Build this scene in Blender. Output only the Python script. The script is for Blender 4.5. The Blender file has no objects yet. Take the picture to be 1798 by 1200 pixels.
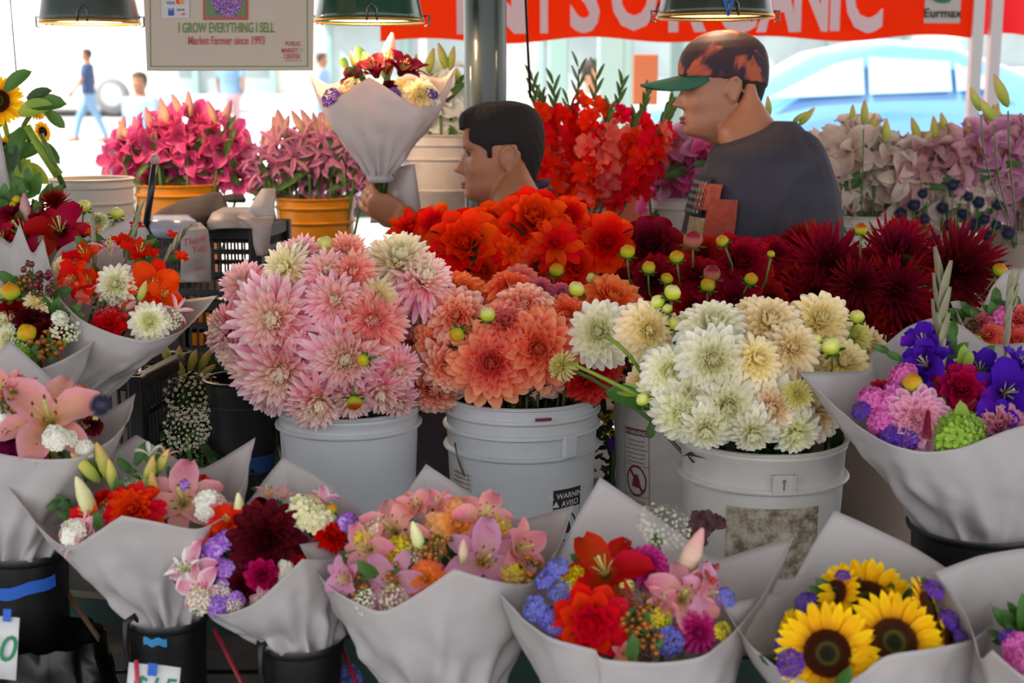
import bpy, bmesh, math, random
from mathutils import Vector, Matrix, Quaternion, noise
random.seed(7)
PI = math.pi
C = bpy.context.scene.collection
scn = bpy.context.scene
# ---------------------------------------------------------------- camera, world, sun, exposure
PITCH = math.radians(10.0); FPX = 2400.0
cam_d = bpy.data.cameras.new('camera'); cam = bpy.data.objects.new('camera', cam_d); C.objects.link(cam)
cam.location = (0, 0, 1.6); cam.rotation_euler = (PI/2-PITCH, 0, 0)
cam_d.sensor_width = 36; cam_d.lens = 36*FPX/1798
cam_d.clip_start = .05; cam_d.clip_end = 300
cam_d.dof.use_dof = True; cam_d.dof.focus_distance = 2.6; cam_d.dof.aperture_fstop = 4.5
scn.camera = cam
CAM = Vector((0, 0, 1.6)); F = Vector((0, math.cos(PITCH), -math.sin(PITCH))); U = Vector((0, math.sin(PITCH), math.cos(PITCH))); R = Vector((1, 0, 0))
def P(px, py, d): return CAM + d*(F + R*((px-899)/FPX) + U*((600-py)/FPX))
w = bpy.data.worlds.new('world'); scn.world = w; w.use_nodes = True
bg = w.node_tree.nodes['Background']; bg.inputs[0].default_value = (.95, .97, 1.0, 1); bg.inputs[1].default_value = 1.45
sd = bpy.data.lights.new('sun', 'SUN'); sd.energy = 8.0; sd.angle = .01; sd.color = (1, .95, .87)
sun = bpy.data.objects.new('sun', sd); C.objects.link(sun)
sun.rotation_euler = Vector((.80, .38, -1.05)).to_track_quat('-Z', 'Y').to_euler()
scn.view_settings.view_transform = 'Standard'; scn.view_settings.look = 'None'
scn.view_settings.gamma = 1; scn.view_settings.use_curve_mapping = False
scn.view_settings.exposure = .36
scn.cycles.max_bounces = 8; scn.cycles.diffuse_bounces = 6
scn.cycles.transparent_max_bounces = 8
# ---------------------------------------------------------------- helpers
def lin(h):
    h = h.lstrip('#'); o = []
    for i in (0, 2, 4):
        c = int(h[i:i+2], 16)/255; o.append(c/12.92 if c <= .04045 else ((c+.055)/1.055)**2.4)
    return (*o, 1)
def newmat(name):
    m = bpy.data.materials.new(name); m.use_nodes = True
    nt = m.node_tree; return m, nt, nt.nodes['Principled BSDF']
MATS = {}
def mat(name, col, rough=.6, metal=0, noise_amt=.0, nscale=30, bump=0, trans=0, emit=0, col2=None, coat=0, alpha=1):
    """noise-varied principled; col2 = second colour of the noise"""
    if name in MATS: return MATS[name]
    m, nt, b = newmat(name); N = nt.nodes; L = nt.links
    b.inputs['Roughness'].default_value = rough; b.inputs['Metallic'].default_value = metal
    b.inputs['Coat Weight'].default_value = coat
    c = lin(col); b.inputs['Base Color'].default_value = c
    if alpha < 1: b.inputs['Alpha'].default_value = alpha
    if noise_amt or col2 or bump:
        tc = N.new('ShaderNodeTexCoord'); nz = N.new('ShaderNodeTexNoise'); nz.inputs['Scale'].default_value = nscale; nz.inputs['Detail'].default_value = 6
        L.new(tc.outputs['Object'], nz.inputs['Vector'])
        rp = N.new('ShaderNodeValToRGB'); rp.color_ramp.elements[0].position = .35; rp.color_ramp.elements[1].position = .7
        c2 = lin(col2) if col2 else tuple([max(0, x*(1-noise_amt)) for x in c[:3]])+(1,)
        rp.color_ramp.elements[0].color = c2; rp.color_ramp.elements[1].color = c
        L.new(nz.outputs['Fac'], rp.inputs[0]); L.new(rp.outputs[0], b.inputs['Base Color'])
        if bump:
            bp = N.new('ShaderNodeBump'); bp.inputs['Strength'].default_value = bump; bp.inputs['Distance'].default_value = .004
            L.new(nz.outputs['Fac'], bp.inputs['Height']); L.new(bp.outputs[0], b.inputs['Normal'])
    if emit: b.inputs['Emission Color'].default_value = c; b.inputs['Emission Strength'].default_value = emit
    if trans: addtrans(nt, b, trans, c)
    MATS[name] = m; return m
def addtrans(nt, b, k, col, sock=None):
    N = nt.nodes; L = nt.links
    t = N.new('ShaderNodeBsdfTranslucent'); t.inputs[0].default_value = col
    if sock: L.new(sock, t.inputs[0])
    mx = N.new('ShaderNodeMixShader'); mx.inputs[0].default_value = k
    L.new(b.outputs[0], mx.inputs[1]); L.new(t.outputs[0], mx.inputs[2]); L.new(mx.outputs[0], N['Material Output'].inputs[0])
def petalmat(name, outer, inner, edge=None, streak=.25, var=.12, trans=.42, rough=.7, hue=.01):
    """outer/inner: [(pos,hex)] along the petal; ring 0 = outer whorl, 1 = heart; edge: colour of the petal's margin"""
    if name in MATS: return MATS[name]
    m, nt, b = newmat(name); N = nt.nodes; L = nt.links
    at = N.new('ShaderNodeAttribute'); at.attribute_name = 'pc'
    sp = N.new('ShaderNodeSeparateColor'); L.new(at.outputs['Color'], sp.inputs[0])
    def ramp(st, src):
        r = N.new('ShaderNodeValToRGB'); e = r.color_ramp.elements
        e[0].position, e[0].color = st[0][0], lin(st[0][1]); e[1].position, e[1].color = st[-1][0], lin(st[-1][1])
        for p, c in st[1:-1]: x = e.new(p); x.color = lin(c)
        L.new(src, r.inputs[0]); return r.outputs[0]
    a = ramp(outer, sp.outputs['Red']); i = ramp(inner, sp.outputs['Red'])
    mx = N.new('ShaderNodeMix'); mx.data_type = 'RGBA'; L.new(sp.outputs['Green'], mx.inputs[0]); L.new(a, mx.inputs[6]); L.new(i, mx.inputs[7])
    out = mx.outputs[2]
    if edge:
        mr = N.new('ShaderNodeMapRange'); mr.inputs[1].default_value = .45; mr.inputs[2].default_value = 1; L.new(sp.outputs['Blue'], mr.inputs[0])
        m2 = N.new('ShaderNodeMix'); m2.data_type = 'RGBA'; L.new(mr.outputs[0], m2.inputs[0]); L.new(out, m2.inputs[6]); m2.inputs[7].default_value = lin(edge); out = m2.outputs[2]
    tc = N.new('ShaderNodeTexCoord'); nz = N.new('ShaderNodeTexNoise'); nz.inputs['Scale'].default_value = 9; nz.inputs['Detail'].default_value = 3
    L.new(tc.outputs['Object'], nz.inputs['Vector'])
    oi = N.new('ShaderNodeObjectInfo')
    m1 = N.new('ShaderNodeMath'); m1.operation = 'MULTIPLY_ADD'; m1.inputs[1].default_value = streak; L.new(nz.outputs['Fac'], m1.inputs[0]); m1.inputs[2].default_value = 1.10-streak/2-var/2
    m3 = N.new('ShaderNodeMath'); m3.operation = 'MULTIPLY_ADD'; m3.inputs[1].default_value = var; L.new(oi.outputs['Random'], m3.inputs[0]); L.new(m1.outputs[0], m3.inputs[2])
    hs = N.new('ShaderNodeHueSaturation'); hs.inputs['Saturation'].default_value = 1.06; L.new(out, hs.inputs['Color']); L.new(m3.outputs[0], hs.inputs['Value'])
    hm = N.new('ShaderNodeMath'); hm.operation = 'MULTIPLY_ADD'; hm.inputs[1].default_value = hue*2; hm.inputs[2].default_value = .5-hue; L.new(oi.outputs['Random'], hm.inputs[0]); L.new(hm.outputs[0], hs.inputs['Hue'])
    L.new(hs.outputs[0], b.inputs['Base Color']); b.inputs['Roughness'].default_value = rough
    b.inputs['Specular IOR Level'].default_value = .2
    addtrans(nt, b, trans, (1, 1, 1, 1), hs.outputs[0])
    MATS[name] = m; return m
class MB:
    def __init__(s): s.v = []; s.f = []; s.c = []; s.m = []; s.mi = 0; s.col = (0, 0, 0)
    def add(s, vs, fs, cs=None):
        o = len(s.v); s.v += [tuple(v) for v in vs]; s.f += [tuple(o+i for i in f) for f in fs]
        s.c += (cs if cs else [s.col]*len(vs)); s.m += [s.mi]*len(fs); return s
    def merge(s, t, M=None):
        vs = [M @ Vector(v) for v in t.v] if M is not None else t.v
        o = len(s.v); s.v += [tuple(v) for v in vs]; s.f += [tuple(o+i for i in f) for f in t.f]; s.c += t.c; s.m += t.m if s.mi == 0 else [s.mi]*len(t.f); return s
    def grid(s, rows, wrap=False, cs=None, flip=False):
        n = len(rows); m = len(rows[0]); fs = []
        for i in range(n-1):
            for j in range(m if wrap else m-1):
                q = (i*m+j, i*m+(j+1) % m, (i+1)*m+(j+1) % m, (i+1)*m+j); fs.append(q[::-1] if flip else q)
        return s.add([p for r in rows for p in r], fs, cs)
    def tube(s, pts, rads, n=8, cap=True):
        pts = [Vector(p) for p in pts]
        if not hasattr(rads, '__len__'): rads = [rads]*len(pts)
        rows = []; up = None
        for i, p in enumerate(pts):
            t = (pts[min(i+1, len(pts)-1)]-pts[max(i-1, 0)]).normalized()
            if up is None: up = Vector((0, 0, 1)) if abs(t.z) < .9 else Vector((1, 0, 0))
            a = (up - t*up.dot(t)).normalized(); up = a; b = t.cross(a); r = rads[i]
            rows.append([p + a*math.cos(2*PI*k/n)*r + b*math.sin(2*PI*k/n)*r for k in range(n)])
        o = len(s.v); s.grid(rows, True)
        if cap:
            s.f.append(tuple(o+k for k in range(n))[::-1]); s.f.append(tuple(o+(len(rows)-1)*n+k for k in range(n))); s.m += [s.mi]*2
        return s
    def lathe(s, prof, n=32, M=None, wob=0):
        rows = []
        for r, z in prof:
            rows.append([(r*math.cos(2*PI*k/n), r*math.sin(2*PI*k/n), z) for k in range(n)])
        if M is not None: rows = [[M @ Vector(p) for p in r] for r in rows]
        return s.grid(rows, True)
    def box(s, c, sz, M=None):
        x, y, z = [a/2 for a in sz]; vs = [Vector((i*x, j*y, k*z)) for i in (-1, 1) for j in (-1, 1) for k in (-1, 1)]
        vs = [(M @ v if M is not None else v)+Vector(c) for v in vs]
        return s.add(vs, [(0, 1, 3, 2), (4, 6, 7, 5), (0, 4, 5, 1), (2, 3, 7, 6), (0, 2, 6, 4), (1, 5, 7, 3)])
    def beam(s, a, b, w, h, up=(0, 0, 1)):
        a = Vector(a); b = Vector(b); t = (b-a).normalized(); u = Vector(up); u = (u-t*u.dot(t)).normalized(); r = t.cross(u)
        vs = [p + r*i*w/2 + u*k*h/2 for p in (a, b) for i in (-1, 1) for k in (-1, 1)]
        return s.add(vs, [(0, 1, 3, 2), (4, 6, 7, 5), (0, 4, 5, 1), (2, 3, 7, 6), (0, 2, 6, 4), (1, 5, 7, 3)])
    def ball(s, c, r, nu=10, nv=7, M=None, fn=None):
        c = Vector(c); r = r if hasattr(r, '__len__') else (r, r, r); rows = []
        for i in range(nv+1):
            th = PI*i/nv; row = []
            for j in range(nu):
                ph = 2*PI*j/nu; v = Vector((math.sin(th)*math.cos(ph), math.sin(th)*math.sin(ph), -math.cos(th)))
                if fn: v = v*fn(v)
                v = Vector((v.x*r[0], v.y*r[1], v.z*r[2]))
                row.append((M @ v if M is not None else v)+c)
            rows.append(row)
        return s.grid(rows, True)
    def mesh(s, name, mats, smooth=True):
        me = bpy.data.meshes.new(name); me.from_pydata(s.v, [], s.f)
        for m in (mats if isinstance(mats, (list, tuple)) else [mats]): me.materials.append(m)
        if any(s.m): me.polygons.foreach_set('material_index', s.m)
        a = me.color_attributes.new('pc', 'FLOAT_COLOR', 'POINT'); fl = []
        for c in s.c: fl += [c[0], c[1], c[2], 1]
        a.data.foreach_set('color', fl)
        if smooth: me.polygons.foreach_set('use_smooth', [True]*len(me.polygons))
        me.update(); return me
    def build(s, name, mats, parent=None, smooth=True, label=None, loc=None, sharp=None):
        me = s.mesh(name, mats, smooth)
        if sharp: me.set_sharp_from_angle(angle=math.radians(sharp))
        return ob(name, me, parent, label=label, loc=loc)
def ob(name, data, parent=None, loc=None, q=None, s=None, label=None):
    o = bpy.data.objects.new(name, data); C.objects.link(o)
    if parent: o.parent = parent
    if loc is not None: o.location = loc
    if q is not None: o.rotation_mode = 'QUATERNION'; o.rotation_quaternion = q
    if s is not None: o.scale = (s, s, s) if not hasattr(s, '__len__') else s
    if label: o['label'] = label
    return o
def tag(o, label, cat, group=None, kind=None):
    o['label'] = label; o['category'] = cat
    if group: o['group'] = group
    if kind: o['kind'] = kind
    return o
def root(name, loc, label, cat, group=None): return tag(ob(name, None, None, loc), label, cat, group)
def struct(o): o['kind'] = 'structure'; return o
def local(mb, loc):
    l = Vector(loc); mb.v = [tuple(Vector(v)-l) for v in mb.v]; return mb
def bevel(o, w=.003, seg=2):
    m = o.modifiers.new('bevel', 'BEVEL'); m.width = w; m.segments = seg; m.limit_method = 'ANGLE'; return o
def text_mb(body, size, bold=0, extr=.0, align='CENTER', sx=1, spacing=1, shear=0):
    cu = bpy.data.curves.new('text', 'FONT'); cu.body = body; cu.size = size; cu.align_x = align; cu.offset = bold; cu.extrude = extr; cu.space_character = spacing
    cu.resolution_u = 3; cu.shear = shear
    o = bpy.data.objects.new('text', cu); C.objects.link(o)
    dg = bpy.context.evaluated_depsgraph_get(); me = bpy.data.meshes.new_from_object(o.evaluated_get(dg))
    mb = MB(); mb.add([(v.co.x*sx, v.co.y, v.co.z) for v in me.vertices], [tuple(p.vertices) for p in me.polygons])
    bpy.data.objects.remove(o); bpy.data.curves.remove(cu); bpy.data.meshes.remove(me); return mb
def frame(o, x, y):
    """matrix with origin o, x and y axes"""
    x = Vector(x).normalized(); y = Vector(y).normalized(); z = x.cross(y).normalized(); y = z.cross(x)
    M = Matrix.Identity(4); M.col[0] = (*x, 0); M.col[1] = (*y, 0); M.col[2] = (*z, 0); M.col[3] = (*o, 1); return M
def aim(d, spin=0): return Vector(d).normalized().to_track_quat('Z', 'Y') @ Quaternion((0, 0, 1), spin)
def lerp(a, b, t): return a+(b-a)*t
def interp(tab, u):
    x = u*(len(tab)-1); i = min(int(x), len(tab)-2); return lerp(tab[i], tab[i+1], x-i)
# ---------------------------------------------------------------- common materials
GREEN = mat('leaf_green', '#4e7a2c', .5, noise_amt=.4, nscale=40, trans=.2, col2='#2f5520')
DGREEN = mat('dark_leaf', '#39562a', .55, col2='#1f3318', nscale=40, trans=.15)
LGREEN = mat('light_green', '#9fb53c', .5, col2='#7a9a34', nscale=60, trans=.2)
STEM = mat('stem_green', '#5d7d35', .5, col2='#4a6a2c', nscale=50)
BUDG = mat('bud_green', '#b9bd3f', .45, col2='#8fae3a', nscale=60)
BLACKP = mat('black_plastic', '#0a0a0b', .42, col2='#101012', nscale=12, bump=.15)
SKIN = mat('skin', '#a8755a', .55, col2='#96634a', nscale=7)
HAIR = mat('black_hair', '#0c0808', .85, col2='#191010', nscale=90, bump=.6)
def papermat():
    m, nt, b = newmat('wrapping_paper'); N = nt.nodes; L = nt.links
    tc = N.new('ShaderNodeTexCoord'); nz = N.new('ShaderNodeTexNoise'); nz.inputs['Scale'].default_value = 22; nz.inputs['Detail'].default_value = 8
    L.new(tc.outputs['Object'], nz.inputs['Vector'])
    rp = N.new('ShaderNodeValToRGB'); rp.color_ramp.elements[0].color = lin('#bcb8b9'); rp.color_ramp.elements[1].color = lin('#cecbcb'); L.new(nz.outputs['Fac'], rp.inputs[0])
    L.new(rp.outputs[0], b.inputs['Base Color']); b.inputs['Roughness'].default_value = .5; b.inputs['Specular IOR Level'].default_value = .4
    n2 = N.new('ShaderNodeTexNoise'); n2.noise_type = 'RIDGED_MULTIFRACTAL'; n2.inputs['Scale'].default_value = 12; n2.inputs['Detail'].default_value = 2.5; n2.inputs['Roughness'].default_value = .45; n2.inputs['Distortion'].default_value = .25; L.new(tc.outputs['Object'], n2.inputs['Vector'])
    bp = N.new('ShaderNodeBump'); bp.inputs['Strength'].default_value = .7; bp.inputs['Distance'].default_value = .012; L.new(n2.outputs['Fac'], bp.inputs['Height']); L.new(bp.outputs[0], b.inputs['Normal'])
    addtrans(nt, b, .3, lin('#e8cdbd')); return m
PAPER = papermat()
# ---------------------------------------------------------------- flower kit
PROF = {'point': [.35, .75, 1, .98, .75, .08], 'round': [.4, .75, .95, 1, .92, .45], 'spiky': [.55, .75, .62, .48, .34, .04],
        'daisy': [.5, .85, 1, .98, .85, .38], 'lily': [.35, .7, .95, 1, .7, .06], 'broad': [.3, .75, 1, 1.05, .95, .4], 'sun': [.45, .85, 1, .9, .62, .08]}
def petal_tpl(L, W, elev, curl, cup, prof, r0, z0, ring=0, seg=5, ruf=0, rnd=None, side=0):
    mb = MB(); x, z, ang = r0, z0, elev; rows = []; cs = []; tab = PROF[prof]
    cols = (-1, 0, 1) if not ruf else (-1, -.5, 0, .5, 1)
    for i in range(seg+1):
        u = i/seg; wd = W*interp(tab, u); nrm = (-math.sin(ang), math.cos(ang)); row = []
        for j in cols:
            off = cup*wd*(abs(j)**1.6) + (ruf*W*u*math.sin(i*2.3+j*3+elev*7)*abs(j) if ruf else 0)
            tx = -abs(j)*L*.05*(u > .9)
            row.append((x+nrm[0]*off+tx, j*wd*.5+side*u*u*L, z+nrm[1]*off)); cs.append((u, ring, abs(j)))
        rows.append(row)
        ang += curl/seg; x += math.cos(ang)*L/seg; z += math.sin(ang)*L/seg
    return mb.grid(rows, cs=cs)
def rings(K, n, L, W, e, c, prof, cup, p=1.0, r=(.10, .02), z=(.0, .12), prof_in=None):
    o = []
    for k in range(K):
        f = k/max(1, K-1); g = f**p
        o.append(dict(n=int(round(lerp(n[0], n[1], f))), L=lerp(L[0], L[1], g), W=lerp(W[0], W[1], g), elev=math.radians(lerp(e[0], e[1], g)),
                      curl=lerp(c[0], c[1], f), prof=prof if f < .75 or not prof_in else prof_in, cup=cup, r0=lerp(r[0], r[1], f), z0=lerp(z[0], z[1], f), ring=f))
    return o
KINDS = {
 'decor': dict(rg=rings(8, (18, 8), (.92, .26), (.40, .16), (-18, 78), (-.35, .9), 'point', .30, .9), sep=2),
 'decor2': dict(rg=rings(8, (17, 8), (.92, .26), (.36, .15), (2, 84), (-.2, .9), 'round', .42, .9), sep=2),
 'ball': dict(rg=rings(10, (16, 7), (.80, .20), (.27, .13), (-52, 86), (.55, .9), 'round', .62, .85, r=(.2, .02), z=(.05, .2)), sep=0),
 'cream': dict(rg=rings(10, (20, 9), (.92, .24), (.27, .12), (-38, 84), (.25, 1.0), 'round', .45, .85, r=(.12, .02), z=(0, .16)), sep=2),
 'semicactus': dict(rg=rings(11, (24, 10), (.98, .24), (.175, .10), (-40, 84), (.45, 1.1), 'daisy', .55, .88, z=(0, .16)), sep=2, rp=.9),
 'cactus': dict(rg=rings(10, (20, 9), (.98, .26), (.19, .10), (-30, 80), (.75, .5), 'spiky', -.35, .85, z=(0, .12)), sep=2),
 'star': dict(rg=rings(4, (9, 6), (.95, .4), (.36, .2), (-5, 72), (-.3, .5), 'point', .3, 1), sep=2),
 'waxy': dict(rg=rings(6, (9, 6), (.95, .34), (.55, .26), (0, 80), (-.2, .8), 'broad', .35, .9), sep=2),
 'zinnia': dict(rg=rings(6, (18, 9), (.95, .3), (.26, .14), (-10, 75), (-.2, .6), 'round', .25, .9), sep=1),
}
_mc = {}
def jmat(a, tilt=0): return Matrix.Rotation(a, 4, 'Z') @ Matrix.Rotation(tilt, 4, 'Y')
def bloom_parts(kind, material, variant=0):
    """(joined mesh of all, joined mesh without outer rings, [(petal mesh, angle, tilt)])"""
    key = (kind, material.name, variant)
    if key in _mc: return _mc[key]
    K = KINDS[kind]; rn = random.Random(hash(kind) % 1000 + variant*77 if False else sum(map(ord, kind))+variant*77)
    full = MB(); inner = MB(); sep = []
    for k, g in enumerate(K['rg']):
        pm = []
        for v in range(2):
            h = dict(g); h['ring'] = g['ring']**K.get('rp', 1); J = {'ball': .3, 'semicactus': 1.1, 'cactus': 1.1, 'star': .8}.get(kind, .65); h['elev'] = g['elev']+rn.uniform(-.13, .13)*J; h['curl'] = g['curl']+rn.uniform(-.3, .3)*J; h['side'] = rn.uniform(-.08, .08); h['L'] = g['L']*rn.uniform(.93, 1.05)
            n = h.pop('n'); pm.append(petal_tpl(**h))
        pmesh = [t.mesh('petal', material) for t in pm] if k < K['sep'] else None
        for i in range(g['n']):
            a = 2*PI*(i+.5*(k % 2)+k*.13)/g['n'] + rn.uniform(-.13, .13)*J; t = rn.uniform(-.17, .17)*J; v = rn.randrange(2)
            full.merge(pm[v], jmat(a, t))
            if k < K['sep']: sep.append((pmesh[v], a, t))
            else: inner.merge(pm[v], jmat(a, t))
    for m_ in (full, inner):   # heart
        m_.col = (.3, 1, 0); m_.ball((0, 0, .16), (.13, .13, .12), 8, 5)
    _mc[key] = (full.mesh('petals', material), inner.mesh('petals', material), sep); return _mc[key]
CALYX = MB()
for i in range(7): CALYX.merge(petal_tpl(.34, .16, .25, .5, .2, 'point', .05, -.12), Matrix.Rotation(2*PI*i/7, 4, 'Z'))
CALYX.ball((0, 0, -.10), (.16, .16, .10), 8, 5)
CALYX = CALYX.mesh('calyx', GREEN)
def leaf_mb(L=1, W=.45, fold=.25, curl=-.6, seg=6):
    t = petal_tpl(L, W, .2, curl, fold, 'point', 0, 0, seg=seg); return t
LEAF = leaf_mb().mesh('leaf', GREEN); LEAFD = leaf_mb(W=.4).mesh('leaf', DGREEN); LEAFN = leaf_mb(W=.2, curl=-.9).mesh('leaf', GREEN); LEAFL = leaf_mb(W=.5).mesh('leaf', LGREEN)
# lilies ---------------------------------------------------------
def lily_meshes(material, W=.36, elev=62, curl=-1.7, ruf=.10, prof='lily'):
    key = ('lily', material.name, W, elev, curl)
    if key in _mc: return _mc[key]
    a = petal_tpl(1.05, W, math.radians(elev), curl, .3, prof, .03, .0, 0, seg=8, ruf=ruf).mesh('petal', material)
    b = petal_tpl(1.0, W*.72, math.radians(elev-6), curl*1.1, .25, prof, .03, -.01, .3, seg=8, ruf=ruf*.5).mesh('petal', material)
    c = MB(); c.tube([(0, 0, 0), (.02, 0, .35), (.05, .02, .75)], [.03, .018, .025], 6); c.ball((.05, .02, .78), .04, 6, 4)
    for i in range(6):
        q = Matrix.Rotation(i*PI/3+.3, 4, 'Z'); c.tube([q @ Vector(p) for p in ((.02, 0, .02), (.08, 0, .35), (.2, 0, .6))], .011, 4)
        c.mi = 1; c.ball(q @ Vector((.21, 0, .61)), (.025, .05, .02), 6, 4); c.mi = 0
    _mc[key] = (a, b, c.mesh('pistil', [mat('stamen', '#b9c060', .5), mat('anther', '#7a3c18', .8)])); return _mc[key]
def lily_floret(parent, name, M, material, kw, pos, q, s, sub=True, onemesh=False):
    a, b, c = lily_meshes(material, **kw)
    if onemesh:
        key = ('lilyone', material.name, tuple(kw.items()))
        if key not in _mc:
            t = MB()
            for me, ph in ((a, 0), (b, PI/3)):
                mb = MB(); col = [tuple(d.color)[:3] for d in me.color_attributes['pc'].data]
                mb.add([v.co for v in me.vertices], [tuple(p.vertices) for p in me.polygons], col)
                for i in range(3): t.merge(mb, Matrix.Rotation(ph+i*2*PI/3, 4, 'Z'))
            _mc[key] = t.mesh('petals', material)
        o = ob(name, _mc[key], parent, pos, q, s); return o
    o = ob(name, c, parent, pos, q, s)
    for i in range(3):
        ob('petal', a, o, None, Quaternion((0, 0, 1), i*2*PI/3)); ob('petal', b, o, None, Quaternion((0, 0, 1), PI/3+i*2*PI/3))
    return o
def budshape(n=10, fat=.16, tip=.03, lobes=3):
    prof = [(.03, 0), (fat*.7, .12), (fat, .35), (fat*.95, .6), (fat*.55, .85), (tip, 1.0), (.001, 1.01)]
    mb = MB(); rows = []; cs = []
    for r, z in prof:
        rows.append([(r*(1+.10*math.cos(lobes*2*PI*k/n))*math.cos(2*PI*k/n), r*(1+.10*math.cos(lobes*2*PI*k/n))*math.sin(2*PI*k/n), z) for k in range(n)]); cs += [(z, 0, (.5+.5*math.cos(lobes*2*PI*k/n))) for k in range(n)]
    return mb.grid(rows, True, cs=cs)
LBUDG = petalmat('lily_bud_green', [(0, '#8aa04a'), (.6, '#c2bf68'), (1, '#d9b27a')], [(0, '#8aa04a'), (1, '#d9c27a')], trans=.1)
LBUDP = petalmat('lily_bud_pink', [(0, '#a9ab62'), (.5, '#e3c7b0'), (1, '#e3a6a6')], [(0, '#a9ab62'), (1, '#dda')], trans=.1) if False else petalmat('lily_bud_pink', [(0, '#a9ab62'), (.5, '#e3c7b0'), (1, '#e3a6a6')], [(0, '#a9ab62'), (1, '#dddaaa')], trans=.1)
LBUDM = petalmat('lily_bud_mauve', [(0, '#97975c'), (.4, '#c3a08f'), (1, '#b77f8e')], [(0, '#a9ab62'), (1, '#c09090')], trans=.1)
LBUDW = petalmat('lily_bud_whitegreen', [(0, '#9db35a'), (.5, '#dfe2a8'), (1, '#eee7bb')], [(0, '#a9ab62'), (1, '#dddaaa')], trans=.1)
LBUD = {k: budshape().mesh('bud', m) for k, m in (('g', LBUDG), ('p', LBUDP), ('m', LBUDM), ('w', LBUDW))}
# dahlia bud -----------------------------------------------------
def dbud(top, side='#a9b73a'):
    mb = MB(); mb.mi = 0
    mb.ball((0, 0, 0), (.5, .5, .44), 12, 8, fn=lambda v: 1+.05*math.cos(8*math.atan2(v.y, v.x)))
    mb.c = [((v[2]+.5), 0, 0) for v in mb.v]; mb.mi = 1
    for i in range(6): mb.merge(petal_tpl(.55, .28, -.5, .9, .2, 'point', .2, -.35), Matrix.Rotation(2*PI*i/6, 4, 'Z'))
    mb.m = [1 if k >= 96 else 0 for k in range(len(mb.f))]
    return mb.mesh('bud', [petalmat('dbud'+top[1:], [(.1, side), (.55, side), (.8, top)], [(0, side), (1, top)], trans=.1, rough=.4), GREEN])
DBUD = {'y': dbud('#cf9a3c'), 'r': dbud('#b4602c'), 'p': dbud('#8e3340', '#a86a58'), 'c': dbud('#e4e08c', '#c3cc4e')}
# small fillers --------------------------------------------------
def floret_tpl(n=5, L=1, W=.7):
    mb = MB()
    for i in range(n):
        M = Matrix.Rotation(2*PI*i/n, 4, 'Z')
        mb.add([M @ Vector(p) for p in ((.04, 0, 0), (.5*L, -W*.42, .18*L), (L, -W*.2, .16), (L, W*.2, .16), (.5*L, W*.42, .18*L))], [(0, 1, 2, 3, 4)], [(0, 0, 0), (.5, 0, 1), (1, 0, .7), (1, 0, .7), (.5, 0, 1)])
    return mb
def cluster(n, fl, spread, size, sy=1, jit=.4, seed=1, depth=.7):
    rn = random.Random(seed); mb = MB()
    for i in range(n):
        z = 1-(i+.5)/n*1.05; th = i*2.39996; r = math.sqrt(max(0, 1-z*z)); d = Vector((r*math.cos(th), r*math.sin(th)*sy, z*depth))
        nd = (Vector((r*math.cos(th), r*math.sin(th), z))+Vector((rn.uniform(-jit, jit), rn.uniform(-jit, jit), rn.uniform(0, jit)))).normalized()
        M = Matrix.Translation(d*spread*rn.uniform(.86, 1.05)) @ aim(nd, rn.random()*6).to_matrix().to_4x4() @ Matrix.Scale(size*rn.uniform(.8, 1.2), 4)
        mb.merge(fl, M)
    return mb
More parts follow.
